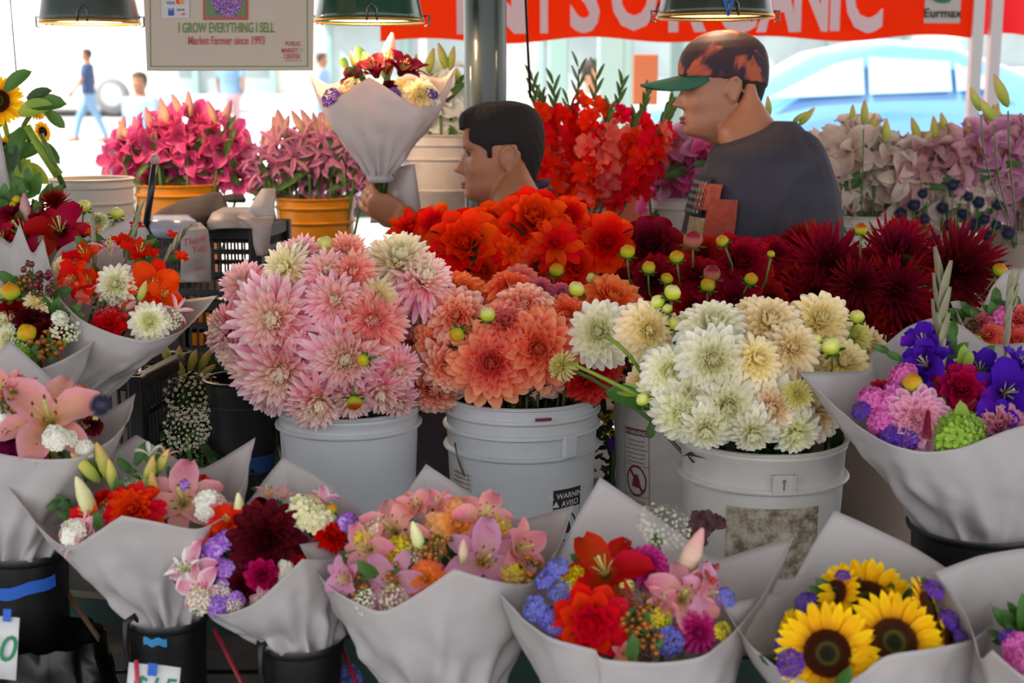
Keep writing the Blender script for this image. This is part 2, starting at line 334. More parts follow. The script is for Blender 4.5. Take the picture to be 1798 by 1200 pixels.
def fillmesh(kind):
    if kind in _mc: return _mc[kind]
    W5 = floret_tpl(5)
    def pm(n, a, b, e=None): return petalmat('fl_'+n, [(0, a), (1, b)], [(0, a), (1, b)], edge=e, trans=.15)
    if kind == 'stock': me = cluster(46, floret_tpl(5, 1, 1), .78, .30, seed=3).mesh('florets', pm(kind, '#dfe0c4', '#fbf8f2'))
    elif kind == 'cream_stock': me = cluster(50, floret_tpl(5, 1, 1), .78, .28, seed=5).mesh('florets', pm(kind, '#cdd07a', '#f3ead0'))
    elif kind == 'peach_stock': me = cluster(46, floret_tpl(5, 1, 1), .78, .30, seed=3).mesh('florets', pm(kind, '#c88a60', '#e6b795'))
    elif kind == 'green_hydra': me = cluster(60, floret_tpl(4, 1, 1), .8, .24, seed=4).mesh('florets', pm(kind, '#7ba038', '#a5c85e'))
    elif kind == 'phlox': me = cluster(26, floret_tpl(5, 1, 1.1), .75, .34, seed=6).mesh('florets', pm(kind, '#c03f93', '#e285c4'))
    elif kind == 'violet': me = cluster(22, floret_tpl(6, 1, 1), .72, .40, seed=6).mesh('florets', pm(kind, '#e6cdf6', '#9044c0'))
    elif kind == 'statice': me = cluster(70, floret_tpl(5, 1, .8), .85, .17, seed=8, jit=.9).mesh('florets', pm(kind, '#8a8cd8', '#6466c4'))
    elif kind == 'purple': me = cluster(70, floret_tpl(5, 1, .8), .85, .17, seed=8, jit=.9).mesh('florets', pm(kind, '#7a54b8', '#48268a'))
    elif kind == 'yellow': me = cluster(60, floret_tpl(5, 1, .8), .85, .15, seed=9, jit=.9).mesh('florets', pm(kind, '#c8b820', '#e0d040'))
    elif kind == 'whitespray': me = cluster(70, floret_tpl(5, 1, .9), .9, .12, seed=10, jit=.9).mesh('florets', pm(kind, '#c9c890', '#f0ead8'))
    elif kind == 'lace': me = cluster(120, floret_tpl(4, 1, .9), .95, .08, seed=11, jit=.5, depth=.35).mesh('florets', pm(kind, '#93b070', '#b9cfa0'))
    elif kind == 'brownspray': me = cluster(90, floret_tpl(4, 1, .8), .9, .10, seed=12, jit=.9).mesh('florets', pm(kind, '#5a3a34', '#9a8074'))
    elif kind == 'babys': me = cluster(130, floret_tpl(4, 1, .9), .95, .07, seed=14, jit=.9).mesh('florets', pm(kind, '#b9b5a0', '#e3dccc'))
    elif kind == 'amaranth':
        mb = MB(); rn = random.Random(3); fl = floret_tpl(4, 1, 1)
        for i in range(120):
            u = i/120; a = i*2.4; r = .22*(1-u*.75)
            mb.merge(fl, Matrix.Translation((r*math.cos(a), r*math.sin(a), u*1.6-.4)) @ aim((math.cos(a), math.sin(a), .6)).to_matrix().to_4x4() @ Matrix.Scale(.10, 4))
        me = mb.mesh('florets', pm(kind, '#5c1626', '#8a2c40'))
    elif kind in ('berries', 'redberries', 'darkberries'):
        mb = MB(); rn = random.Random(5)
        for i in range(16):
            p = Vector((rn.uniform(-.8, .8), rn.uniform(-.8, .8), rn.uniform(-.1, .6))); mb.mi = 1
            mb.tube([(0, 0, -.9), p*.6, p], .03, 5); mb.mi = 0
            mb.ball(p, (.16, .16, .19), 8, 6)
            if i % 2 == 0: mb.mi = 2; mb.merge(leaf_mb(.55, .3), Matrix.Translation(p*.8) @ Matrix.Rotation(rn.random()*6, 4, 'Z')); mb.m[-12:] = [2]*12
        # material indices per face set explicitly above
        col = {'berries': '#c0571e', 'redberries': '#b3261a', 'darkberries': '#6e2130'}[kind]
        me = mb.mesh('berries', [mat(kind, col, .25, col2='#9c6a24' if kind == 'berries' else None, nscale=3), STEM, GREEN])
    elif kind in ('thistle', 'bluethistle'):
        mb = MB(); n = 260
        for i in range(n):
            z = 1-2*(i+.5)/n; r = math.sqrt(1-z*z); a = i*2.39996; d = Vector((r*math.cos(a), r*math.sin(a), z)); t = d.orthogonal().normalized()*.045
            mb.add([d*.55+t, d*.55-t, d*1.0], [(0, 1, 2)])
            t2 = d.cross(t).normalized()*.04; mb.add([d*.55+t2, d*.55-t2, d*1.0], [(0, 1, 2)])
        mb.ball((0, 0, 0), .6, 12, 8)
        me = mb.mesh('thistle_head', mat(kind, '#4e4a66' if kind == 'thistle' else '#34406a', .6, col2='#3a3850', nscale=8))
    _mc[kind] = me; return me
# sunflower ------------------------------------------------------
SUNP = petalmat('sunflower_petal', [(0, '#c97a08'), (.35, '#f2b604'), (1, '#f8cc10')], [(0, '#c97a08'), (.4, '#efae04'), (1, '#f4c410')], streak=.3, trans=.2)
def sun_meshes():
    if 'sun' in _mc: return _mc['sun']
    ps = [petal_tpl(.60, .22, e, c, .22, 'sun', .42, .02, 0, seg=6, side=sd_).mesh('petal', SUNP) for e, c, sd_ in ((.15, -.3, .04), (.3, -.5, -.05), (0, .2, .03))]
    d = MB(); rows = []; cs = []
    for r, z in ((.0001, .05), (.10, .075), (.18, .10), (.26, .13), (.36, .13), (.44, .08), (.46, 0), (.3, -.06)):
        rows.append([(r*math.cos(2*PI*k/28), r*math.sin(2*PI*k/28), z) for k in range(28)])
    d.grid(rows, True)
    n = 420
    for i in range(n):
        r = .45*math.sqrt((i+.5)/n); a = i*2.39996; z = .06+.08*math.sin(min(1, r/.36)*PI*.5) - max(0, r-.36)*.5
        s_ = .010+.012*(r > .25); h = .03+.05*(r > .22); c = Vector((r*math.cos(a), r*math.sin(a), z))
        d.add([c+Vector((s_, 0, 0)), c+Vector((-s_*.5, s_, 0)), c+Vector((-s_*.5, -s_, 0)), c*1.03+Vector((0, 0, h))], [(0, 1, 3), (1, 2, 3), (2, 0, 3)])
    d.c = [(min(1, math.hypot(v[0], v[1])/.46), 0, 0) for v in d.v]
    m = petalmat('sunflower_disc', [(.0, '#1d1a12'), (.28, '#23200f'), (.42, '#4f4a1c'), (.52, '#3a2410'), (.75, '#4a2510'), (1, '#5c2e10')], [(0, '#222222'), (1, '#222222')], trans=0, rough=.8)
    _mc['sun'] = (ps, d.mesh('disc', m)); return _mc['sun']
def sunflower(parent, pos, q, s, name='sunflower'):
    ps, disc = sun_meshes(); o = ob(name, disc, parent, pos, q, s)
    for k in range(2):
        for i in range(17):
            ob('petal', ps[(i*7+k) % 3], o, (0, 0, -.03*k), Quaternion((0, 0, 1), 2*PI*(i+.5*k)/17+random.uniform(-.07, .07)))
    return o
# colour variants ------------------------------------------------
def cm(name, a, b, **k): return petalmat(name, a, b, **k)
COL = {
 'pink': cm('c_pink', [(0, '#f06eb0'), (.45, '#ff98c8'), (1, '#ffe4f0')], [(0, '#f0e6b0'), (1, '#f6eed0')], hue=.012),
 'pinkcream': cm('c_pinkcream', [(0, '#f27cb8'), (.45, '#ffaad2'), (1, '#ffe8f2')], [(0, '#ece492'), (1, '#fffbe4')]),
 'creampink': cm('c_creampink', [(0, '#f8dcd0'), (.5, '#fff0e0'), (1, '#fffaf0')], [(0, '#e0da80'), (1, '#f7f1c8')]),
 'peachpink': cm('c_peachpink', [(0, '#fb848c'), (.5, '#ffa6a8'), (1, '#ffdcd0')], [(0, '#e88a80'), (1, '#f3c0b0')]),
 'coral': cm('c_coral', [(0, '#f2503c'), (.5, '#ff8468'), (1, '#ffc29c')], [(0, '#b83a52'), (.6, '#d85058'), (1, '#e8705c')]),
 'coralpink': cm('c_coralpink', [(0, '#ee5444'), (.5, '#fb7a68'), (1, '#ffb8a0')], [(0, '#a8325c'), (1, '#d05878')]),
 'coralwhite': cm('c_coralwhite', [(0, '#ea5a48'), (.5, '#f08066'), (.9, '#fad5c4'), (1, '#fae0d4')], [(0, '#d8842c'), (.6, '#ee7a58'), (1, '#f6b49c')]),
 'apricot': cm('c_apricot', [(0, '#f05a38'), (.6, '#fb845a'), (1, '#ffb588')], [(0, '#e05838'), (1, '#ee7a50')]),
 'salmon': cm('c_salmon', [(0, '#dc3a34'), (.6, '#ee5a48'), (1, '#f28c70')], [(0, '#c8302c'), (1, '#e04a38')]),
 'rosebit': cm('c_rose', [(0, '#c04068'), (1, '#e07890')], [(0, '#b03860'), (1, '#e090a0')]),
 'orange': cm('c_orange', [(0, '#c81a0c'), (.5, '#ee3416'), (1, '#fa4c20')], [(0, '#b81810'), (1, '#e03018')]),
 'orangeheart': cm('c_orangeh', [(0, '#d8300c'), (.5, '#f03818'), (1, '#fa5020')], [(0, '#c8a020'), (.4, '#e05018'), (1, '#f04018')]),
 'crimson': cm('c_crimson', [(0, '#6e0a14'), (.5, '#a81220'), (1, '#c01824')], [(0, '#4e0a18'), (1, '#8c1c34')]),
 'maroon': cm('c_maroon', [(0, '#420814'), (.55, '#6e0e1e'), (1, '#982030')], [(0, '#300814'), (1, '#5a1024')]),
 'maroonred': cm('c_maroonred', [(0, '#5a0a14'), (.5, '#8e1420'), (1, '#c42c30')], [(0, '#380812'), (1, '#6a1224')]),
 'cream': cm('c_cream', [(0, '#efecc0'), (.5, '#fbf8e4'), (1, '#ffffff')], [(0, '#d8dc8a'), (1, '#f3efc4')]),
 'warmcream': cm('c_warmcream', [(0, '#f2e0a4'), (.5, '#fbecc8'), (1, '#fff6e4')], [(0, '#dfd070'), (1, '#f6e6b4')]),
 'creamorange': cm('c_creamor', [(0, '#efecc0'), (.5, '#fbf8e4'), (1, '#ffffff')], [(0, '#d0721c'), (.55, '#e8a850'), (1, '#f6eec8')]),
 'burgundy': cm('c_burg', [(0, '#2a0610'), (.5, '#520a18'), (1, '#6a1022')], [(0, '#b07020'), (.25, '#2a0610'), (1, '#480a18')]),
 'plum': cm('c_plum', [(0, '#4c0a34'), (.5, '#8a1458'), (1, '#a02068')], [(0, '#30081e'), (1, '#5a0e38')]),
 'scarlet': cm('c_scarlet', [(0, '#a80c0c'), (.5, '#d81c1a'), (1, '#ea3c34')], [(0, '#c02010'), (1, '#e8402c')]),
 'magenta': cm('c_magenta', [(0, '#a82068'), (.6, '#cc3c90'), (1, '#de6cb0')], [(0, '#a81c60'), (1, '#c83c88')]),
 'yelloworange': cm('c_yo', [(0, '#fcc45c'), (.55, '#ffdc96'), (1, '#fcc4b4')], [(0, '#fcc04c'), (1, '#ffe08c')]),
 'yellowred': cm('c_yr', [(0, '#f8c04a'), (.5, '#f8a05c'), (1, '#f2606c')], [(0, '#f0b038'), (1, '#f8c860')]),
 'pinkstripe': cm('c_ps', [(0, '#d8509c'), (.5, '#e070ac'), (1, '#f3b8d4')], [(0, '#e0a070'), (1, '#f0b8c8')], edge='#f4dce8'),
 'redpinkstripe': cm('c_rps', [(0, '#b03060'), (.5, '#c85480'), (1, '#e0a0b4')], [(0, '#a02850'), (1, '#d07090')], edge='#ecc8d0'),
 'raspberry': cm('c_rasp', [(0, '#8e0c3a'), (.5, '#b01850'), (1, '#cc3068')], [(0, '#7c0c34'), (1, '#b82050')]),
 'yellowc': cm('c_yellowc', [(0, '#d8d070'), (1, '#f4ecb4')], [(0, '#c4cc58'), (1, '#eee690')]),
 'corallight': cm('c_cl', [(0, '#e05058'), (.6, '#ee7a74'), (1, '#f4a090')], [(0, '#d84a50'), (1, '#e87a70')]),
}
LCOL = {
 'maroon': cm('l_maroon', [(0, '#6a3018'), (.3, '#5c0a1c'), (1, '#741228')], [(0, '#6a3018'), (1, '#701028')], trans=.2),
 'pink': cm('l_pink', [(0, '#c9c070'), (.25, '#efc2a8'), (.6, '#e89aa6'), (1, '#e8889a')], [(0, '#c9c070'), (1, '#f0b0b4')], edge='#eeb0b8'),
 'pinkwhite': cm('l_pw', [(0, '#d8dc9c'), (.3, '#f2ccd8'), (1, '#ec6aa0')], [(0, '#d8dc9c'), (1, '#f08cb4')], edge='#f8e8ee'),
 'peach': cm('l_peach', [(0, '#d8b850'), (.3, '#f0b89c'), (1, '#ec98a0')], [(0, '#d8b850'), (1, '#f2b0ac')], edge='#ecaab8'),
 'mauve': cm('l_mauve', [(0, '#d8a850'), (.3, '#e4b0b4'), (1, '#d898c4')], [(0, '#d8a850'), (1, '#e4acc8')], edge='#e0a8d4'),
 'hot': cm('l_hot', [(0, '#e08a90'), (.3, '#dc6298'), (1, '#cf5694')], [(0, '#e0a0a0'), (1, '#dc5c9c')], edge='#e88cb8', trans=.4),
 'red': cm('l_red', [(0, '#b0641c'), (.3, '#b02414'), (1, '#c02a2a')], [(0, '#b0641c'), (1, '#b42420')], edge='#c8323c'),
 'crimson': cm('l_crimson', [(0, '#a06a2c'), (.3, '#a01428'), (1, '#b01c38')], [(0, '#a06a2c'), (1, '#b02038')], trans=.35),
 'dusty': cm('l_dusty', [(0, '#c8bc80'), (.3, '#dcb4b0'), (1, '#c88ca0')], [(0, '#c8bc80'), (1, '#d0a0a8')], edge='#d8b0b8', trans=.4),
 'pale': cm('l_pale', [(0, '#c8c080'), (.3, '#dccdbf'), (1, '#d4b8b2')], [(0, '#c8c080'), (1, '#d0bab4')], edge='#e0d4c8', trans=.3),
 'white': cm('l_white', [(0, '#c8d080'), (.3, '#f0f0ea'), (1, '#fafafa')], [(0, '#c8d080'), (1, '#f6f4f0')], trans=.4),
 'orchid': cm('l_orchid', [(0, '#c08c70'), (.3, '#d48cac'), (1, '#c07cac')], [(0, '#c8a080'), (1, '#d09cb8')], edge='#dcb0cc', trans=.4),
 'gladred': cm('g_red', [(0, '#f0604c'), (.3, '#e82a24'), (1, '#f03a34')], [(0, '#f0604c'), (1, '#e8342c')], trans=.45),
 'gladpink': cm('g_pink', [(0, '#f2a090'), (.3, '#ee7068'), (1, '#f08880')], [(0, '#f2a090'), (1, '#f08078')], trans=.45),
 'gladorange': cm('g_orange', [(0, '#f07a54'), (.3, '#ea3c20'), (1, '#f24a2a')], [(0, '#f0604c'), (1, '#e8342c')], trans=.35),
 'gladpurple': cm('g_purple', [(0, '#24104a'), (.3, '#4a2494'), (1, '#5c30b0')], [(0, '#24104a'), (1, '#4c2898')], trans=.25),
}
OPEN = dict(W=.62, elev=62, curl=-1.5); HALF = dict(W=.60, elev=74, curl=-1.0); GLAD = dict(W=.72, elev=60, curl=-.95, ruf=.16, prof='broad'); SLIM = dict(W=.22, elev=72, curl=-1.2, ruf=.04)
# ---------------------------------------------------------------- the setting
FZ = .20      # street level
struct(MB().box((0, 1.6, -.03), (14, 8.4, .06)).build('floor', mat('market_floor', '#4a4644', .7, noise_amt=.4, nscale=4, bump=.2), smooth=False))
def gz(x, y): return FZ+.07*max(0, min(y, 45)-17)+.10*max(0, min(x, 8)-.5)*min(1, max(0, y-7)/3)
_m = MB(); _m.grid([[(x, y, gz(x, y)) for x in [-80+i*2 for i in range(81)]] for y in [5.8+j*1.2 for j in range(64)]], flip=True)
struct(_m.build('street', mat('asphalt', '#b9b6b2', .8, noise_amt=.15, nscale=6, bump=.2), smooth=False))
struct(MB().box((0, 5.75, .09), (40, .12, .2)).build('kerb', mat('kerb', '#b5b0a8', .8, noise_amt=.2), smooth=False))
CEILM = mat('ceiling_boards', '#8a8880', .8, noise_amt=.2, nscale=3)
struct(MB().box((0, 2.4, 3.25), (14, 6.0, .12)).build('ceiling', CEILM, smooth=False))
for i in range(6):
    o = MB().box((-6+i*2.4, 3.05, 3.10), (.14, 4.6, .2)).build('trim_%d' % (i+1), mat('beam_green', '#27473c', .6, noise_amt=.2), smooth=False); struct(o)
# tables: planks you can tell apart
TZ = .632
wood = mat('dark_planks', '#4a4640', .7, col2='#332f2b', nscale=9, bump=.4)
t = root('display_table', (0, 2.85, 0), 'low grey wooden market table under the white flower buckets', 'table')
for i in range(6):
    bevel(local(MB().box((0, 2.37+i*.138, TZ-.018), (3.6, .132, .036)), (0, 2.85, 0)).build('plank', wood, t, smooth=False), .004)
for x in (-1.7, 0, 1.7):
    for y in (2.36, 3.06): local(MB().box((x, y, (TZ-.036)/2), (.08, .08, TZ-.036)), (0, 2.85, 0)).build('leg', wood, t, smooth=False)
for i in range(4): bevel(local(MB().box((0, 2.325, .08+i*.145), (3.6, .02, .138)), (0, 2.85, 0)).build('light_block_plank', wood, t, smooth=False), .003)  # planks added under the tabletop to block bright street light from behind
s2 = root('lower_shelf', (0, 1.9, 0), 'low dark green wooden step holding the black flower buckets in front', 'shelf')
gw = mat('green_wood', '#254a42', .6, col2='#1b332e', nscale=14, bump=.3)
for i in range(4): bevel(local(MB().box((0, 1.62+i*.16, .465), (3.2, .152, .03)), (0, 1.9, 0)).build('plank', gw, s2, smooth=False), .004)
for x in (-1.5, 0, 1.5):
    for y in (1.62, 2.12): local(MB().box((x, y, .225), (.07, .07, .45)), (0, 1.9, 0)).build('leg', gw, s2, smooth=False)
fr = root('green_rail', (0, 2.3, 0), 'green painted wooden rail along the front of the table', 'rail')
a, b = P(100, 1052, 2.36), P(1330, 1128, 2.26)
local(MB().beam(P(60, 1058, 2.36), P(860, 1130, 2.30), .03, .045), (0, 2.3, 0)).build('top_rail', gw, fr, smooth=False)
local(MB().beam(P(560, 1092, 2.30), P(1500, 1150, 2.26), .03, .03), (0, 2.3, 0)).build('brown_strip', mat('brown_wood', '#6a4a34', .7, noise_amt=.3), fr, smooth=False)
local(MB().beam(P(560, 1165, 2.29), P(1500, 1215, 2.25), .02, .10), (0, 2.3, 0)).build('lower_board', gw, fr, smooth=False)
for x in (-.95, .0, .75): local(MB().box((x, 2.31, .36), (.05, .03, .72)), (0, 2.3, 0)).build('post', gw, fr, smooth=False)
# back table under the lilies
bt = root('back_table', (0, 3.85, 0), 'pale folding table behind the vendors holding lily buckets', 'table')
bevel(local(MB().box((0, 4.15, .72), (5.6, .70, .04)), (0, 3.85, 0)).build('table_top', mat('pale_top', '#b9aea0', .6, noise_amt=.1), bt, smooth=False), .006)
for x in (-2.6, 2.6):
    for y in (3.86, 4.42): local(MB().tube([(x, y, 0), (x, y, .70)], .02, 10), (0, 3.85, 0)).build('leg', mat('grey_metal', '#8a8a8c', .4, metal=.8), bt)
# column between the stall and the street
cp = P(852, 100, 3.62); colm = mat('column_green', '#35423e', .38, metal=.3, noise_amt=.2, nscale=5, coat=.4)
o = MB().lathe([(.07, 0), (.07, .25), (.065, .27), (.057, .3), (.056, 3.2)], 36).build('column', colm, loc=(cp.x, cp.y, 0)); struct(o)
# street buildings, overexposed
bw = mat('shopfront_white', '#e6e2da', .8, noise_amt=.06)
o = MB().box((0, 40, 5), (90, .5, 10)).build('shopfront_wall', bw, smooth=False); struct(o)
gl = mat('shop_glass', '#b4c4c8', .1, noise_amt=.3, nscale=.6)
teal = mat('teal_frame', '#8fb0aa', .6)
for i, x in enumerate((-15, -9, -3, 3, 9, 15, 21)):
    o = MB().box((x, 39.7, 2.3), (4.4, .12, 2.9)).build('window_%d' % (i+1), gl, smooth=False); struct(o)
    for dx in (-2.2, 0, 2.2): struct(MB().box((x+dx, 39.6, 2.3), (.16, .16, 3.1)).build('window_frame', teal, o, smooth=False))
    struct(MB().box((x, 39.4, 4.1), (5.0, .7, .5)).build('window_sill', bw, o, smooth=False))
# far arcade posts
for i, (x, w_) in enumerate(((1072, .17), (1100, .08), (980, .14), (1190, .12))):
    p = P(x, 150, 9.0+i*.4)
    o = MB().box((0, 0, 1.9), (w_, w_, 3.4)).build('street_post', teal, loc=(p.x, p.y, FZ), smooth=False); bevel(o, .01)
    tag(o, ['wide pale teal post standing beyond the red gladioli', 'thin pale teal post right of the wide one beyond the red gladioli', 'teal post directly right of the dark column, in the street', 'teal post behind the capped man\'s brim'][i], 'post')
# ---------------------------------------------------------------- red canopy
CAN = petalmat('canopy_red', [(0, '#d8301f'), (1, '#e2382a')], [(0, '#d8301f'), (1, '#d8301f')], trans=.42, streak=.1, var=0)
D = 5.6
A, B, E = P(668, 73, D), P(1712, 66, D), P(2100, 40, D+2.4)
ct = root('canopy_tent', (B.x, B.y, FZ), 'bright red canopy tent with white lettering over the neighbouring stall', 'canopy')
BL = (B.x, B.y, FZ)
def valance(a, b, name):
    mb = MB(); rows = []; n = 60
    for k in range(7):
        v = k/6
        rows.append([a.lerp(b, i/n)+Vector((0, .02*math.sin(i*.55)*v, .36-.36*v+.012*math.sin(i*.37)*v + (.36*.15*0))) for i in range(n+1)])
    return local(mb.grid(rows), BL).build(name, CAN, ct)
valance(A, B, 'valance'); valance(B, E, 'valance')
rf = MB(); Ah, Bh, Eh = [p+Vector((0, 0, .36)) for p in (A, B, E)]; top = (Ah+Bh)/2+Vector((0, 1.6, 1.0))
W4 = Ah+(Eh-Bh); rf.add([Ah, Bh, Eh, W4, top], [(0, 1, 4), (1, 2, 4), (2, 3, 4), (3, 0, 4)]); local(rf, BL).build('roof', CAN, ct, smooth=False)
wm = mat('tent_leg_white', '#e2dcdc', .4)
for x, d_ in ((1712, D+.03), (1744, D+.06)):
    p = P(x, 100, d_); local(MB().box((p.x, p.y, FZ+1.0), (.045, .045, 2.0)), BL).build('leg', wm, ct, smooth=False)
for p in (A+Vector((0.02, 2.4, 0)), E):
    local(MB().box((p.x, p.y, FZ+1.0), (.045, .045, 2.0)), BL).build('leg', wm, ct, smooth=False)
WHT = mat('letter_white', '#f3e6ea', .7, trans=.3)
ax = (B-A).normalized(); ux = Vector((0, 0, 1))
def tentletter(ch, px, wpx, hy=54, size=.40):
    t_ = text_mb(ch, size, bold=.012, extr=.001); xs = [v[0] for v in t_.v]; w0 = max(xs)-min(xs); sc = wpx*D/FPX/w0
    xm = (max(xs)+min(xs))/2; M = frame(P(px, hy, D)-Vector((0, .035, 0)), ax, ux)
    mb = MB(); mb.merge(t_, M @ Matrix.Diagonal((sc, 1, 1, 1)) @ Matrix.Translation((-xm, 0, 0))); local(mb, BL).build('letter', WHT, ct, smooth=False)
for ch, x, w_, y in (('N', 864, 122, 55), ('Y', 955, 62, 54), ("'", 992, 14, 54), ('S', 1026, 52, 52), ('O', 1112, 82, 48), ('R', 1205, 66, 52), ('G', 1288, 74, 52), ('A', 1362, 72, 52), ('N', 1420, 60, 51), ('I', 1462, 17, 50), ('C', 1512, 66, 52)):
    tentletter(ch, x, w_, y)
pl = P(1655, 14, D-.045); bd = MB().box((0, 0, 0), (.145, .004, .12)); bo = local(bd, (0, 0, 0)).build('maker_badge', mat('badge_grey', '#c8beb8', .5), ct, loc=pl-Vector(BL), smooth=False)
tm = text_mb('Eurmax', .05, bold=.0012, extr=.0006); MB().merge(tm, frame((0, -.004, -.037), (1, 0, 0), (0, 0, 1))).build('lettering', mat('ink_black', '#26201f', .7), bo, smooth=False)
lf = MB(); lf.merge(leaf_mb(.09, .04), frame((-.04, -.006, .035), (1, 0, .1), (0, -.3, 1))); lf.build('leaf_emblem', mat('emblem_green', '#2f7a5a', .6), bo)
# ---------------------------------------------------------------- buckets
WHITEP = mat('bucket_white', '#d9dcdf', .35, col2='#c6cacf', nscale=5)
WHITE2 = mat('bucket_white_worn', '#dddbd8', .4, col2='#c2bcb6', nscale=7)
TANP = mat('bucket_tan', '#a08c80', .5, noise_amt=.15, nscale=5)
YELP = mat('bucket_yellow', '#e09a12', .35, col2='#cf860c', nscale=5, trans=.15)
WATER = mat('dark_inside', '#1e241a', .6)
def bucket(name, label, cx, cy, wpx, d, H, material, ribs=(), group=None, flange=True, taper=.88, base_z=None, cat='bucket'):
    """rim centre seen at (cx, cy); ribs = [(drop, out)]"""
    c = P(cx, cy, d); R0 = wpx/2*d/FPX
    if base_z is not None: H = c.z-base_z
    rt = R0*(.955 if ribs else .97); z0 = c.z-H
    rr = lambda dz: lerp(rt, rt*taper, dz/H)
    pr = [(.001, .004), (rr(H)*.96, .004), (rr(H), .014)]
    for dz, out in sorted(ribs, reverse=True):
        r = rr(dz); pr += [(r, H-dz-.007), (r+out*.9, H-dz-.0035), (r+out, H-dz), (r+out*.8, H-dz+.0025), (rr(dz-.006), H-dz+.004)]
    pr += [(rr(.006), H-.008), (rt+.004, H-.006), (rt+.005, H-.002), (rt+.002, H), (rt-.003, H-.001), (rr(.01)-.004, H-.01), (rr(.12)-.004, H-.12), (.001, H-.125)]
    o = root(name, (c.x, c.y, z0), label, cat, group)
    MB().lathe(pr, 64).build('bucket_body', material, o, sharp=50)
    MB().lathe([(.001, 0), (rr(.07)-.006, 0)], 32).build('water', WATER, o, loc=(0, 0, H-.09))
    o['R'] = rt; return o, c, rt, H, rr
def wrap(mb, rfun, H, ang, z, lift=.0012):
    """lay a flat xy mesh on the bucket wall, x along the girth, y up"""
    out = []
    for x, y, h in mb.v:
        zz = z+y; r = rfun(H-zz)+lift+h; a = ang+x/r; out.append((r*math.cos(a), r*math.sin(a), zz))
    mb.v = out; return mb
def rect(x0, y0, x1, y1, n=10, h=0):
    mb = MB(); return mb.grid([[(lerp(x0, x1, i/n), y, h) for i in range(n+1)] for y in (y0, (y0+y1)/2, y1)])
def ears(o, rr, H, drop, angs, material=WHITEP, w=.02):
    for a in angs:
        r = rr(drop); M = frame((r*math.cos(a), r*math.sin(a), H-drop), (-math.sin(a), math.cos(a), 0), (0, 0, 1))
        mb = MB(); mb.box((0, 0, .006), (w*1.6, .045, .014), M.to_3x3()); mb.v = [tuple(Vector(v)+Vector((r*math.cos(a), r*math.sin(a), H-drop))) for v in [Vector(v_)-Vector((0, 0, .006))+Vector((math.cos(a)*.006, math.sin(a)*.006, 0)) for v_ in mb.v]]
        bevel(mb.build('handle_ear', material, o, smooth=False), .005, 3)
def bail(o, r, H, drop, ang, sag=.13):
    mb = MB(); pts = []
    for i in range(17):
        t = PI*i/16; p = Vector((math.cos(t)*(r+.008), -math.sin(t)*(.03), -math.sin(t)*sag)); pts.append(Matrix.Rotation(ang, 3, 'Z') @ p+Vector((0, 0, H-drop)))
    mb.tube([p*1 for p in pts], .0018, 6); return mb.build('bail_handle', mat('wire', '#6e6a68', .35, metal=.8), o)
INK = mat('ink_black', '#26201f', .7); INKR = mat('ink_red', '#7c2432', .7); STAIN = mat('stain_wine', '#4a1c28', .7, col2='#8a6068', nscale=60)
bA = bucket('white_bucket', 'white plastic bucket holding the pale pink dahlias', 612, 708, 256, 2.64, .36, WHITEP, [(.036, .009), (.012, .003)], base_z=TZ)
bB = bucket('white_bucket', 'white ribbed plastic bucket holding the coral dahlias, warning label on its right', 916, 688, 282, 2.70, .36, WHITEP, [(.030, .006), (.060, .008), (.102, .009)], base_z=TZ)
bC = bucket('white_bucket', 'white bucket with a red printed warning, tucked between coral and cream dahlia buckets', 1190, 690, 232, 2.86, .33, WHITE2, [], base_z=TZ, taper=.9)
bD = bucket('white_bucket', 'white bucket of cream dahlias with a dirty torn label and wine stains', 1340, 762, 300, 2.40, .34, WHITE2, [(.066, .010), (.010, .003)], base_z=TZ)
# bucket B: ear, warning label
o, c, rt, H, rr = bB; a0 = -PI/2
ears(o, rr, H, .080, (a0+.62, a0+.62-PI)); bail(o, rt, H, .08, PI*.2, .16)
la = a0+.66
wrap(rect(-.034, -.028, .034, .010), rr, H, la, H-.175).build('warning_label', INK, o)
wrap(text_mb('▲ WARNING', .0155, bold=.0002), rr, H, la, H-.183, .002).build('label_text', mat('ink_white', '#d8d8d8', .6), o, smooth=False)
wrap(text_mb('▲ AVISO', .0155, bold=.0002), rr, H, la-.03, H-.199, .002).build('label_text', mat('ink_white', '#d8d8d8', .6), o, smooth=False)
def ringmb(r, w, n=28, cx=0, cy=0, sy=1.25):
    mb = MB(); return mb.grid([[(cx+q*math.cos(2*PI*i/n), cy+q*sy*math.sin(2*PI*i/n), 0) for q in (r, r-w)] for i in range(n+1)])
def pictogram(o, rr, H, la, z, m, s=1):
    mb = ringmb(.024*s, .003*s); mb.add([(-.018*s, .02*s, 0), (-.014*s, .023*s, 0), (.018*s, -.02*s, 0), (.014*s, -.023*s, 0)], [(0, 1, 2, 3)])
    mb.merge(MB().grid([[(-.010*s, -.012*s, 0), (.012*s, -.014*s, 0)], [(-.008*s, .0, 0), (.008*s, .002*s, 0)], [(-.004*s, .012*s, 0), (.004*s, .012*s, 0)]]))
    wrap(mb, rr, H, la, z, .0016).build('pictogram', m, o, smooth=False)
pictogram(o, rr, H, la, H-.242, INK)
wrap(MB().merge(rect(-.034, -.28, -.033, -.18, 1)).merge(rect(.033, -.28, .034, -.18, 1)), rr, H, la, H-.02).build('label_border', INK, o, smooth=False)
wrap(rect(-.02, -.003, .012, .003), rr, H, a0+.28, H-.021, .0075).build('red_mark', INKR, o)
wrap(rect(-.02, -.03, .02, .03), rr, H, a0-.93, H-.165).build('small_label', mat('label_cream', '#cfcabb', .6), o)
for k in range(5): wrap(text_mb('INGREDIENTS LOT 2', .0065), rr, H, a0-.93, H-.145-k*.009, .002).build('label_text', INK, o, smooth=False)
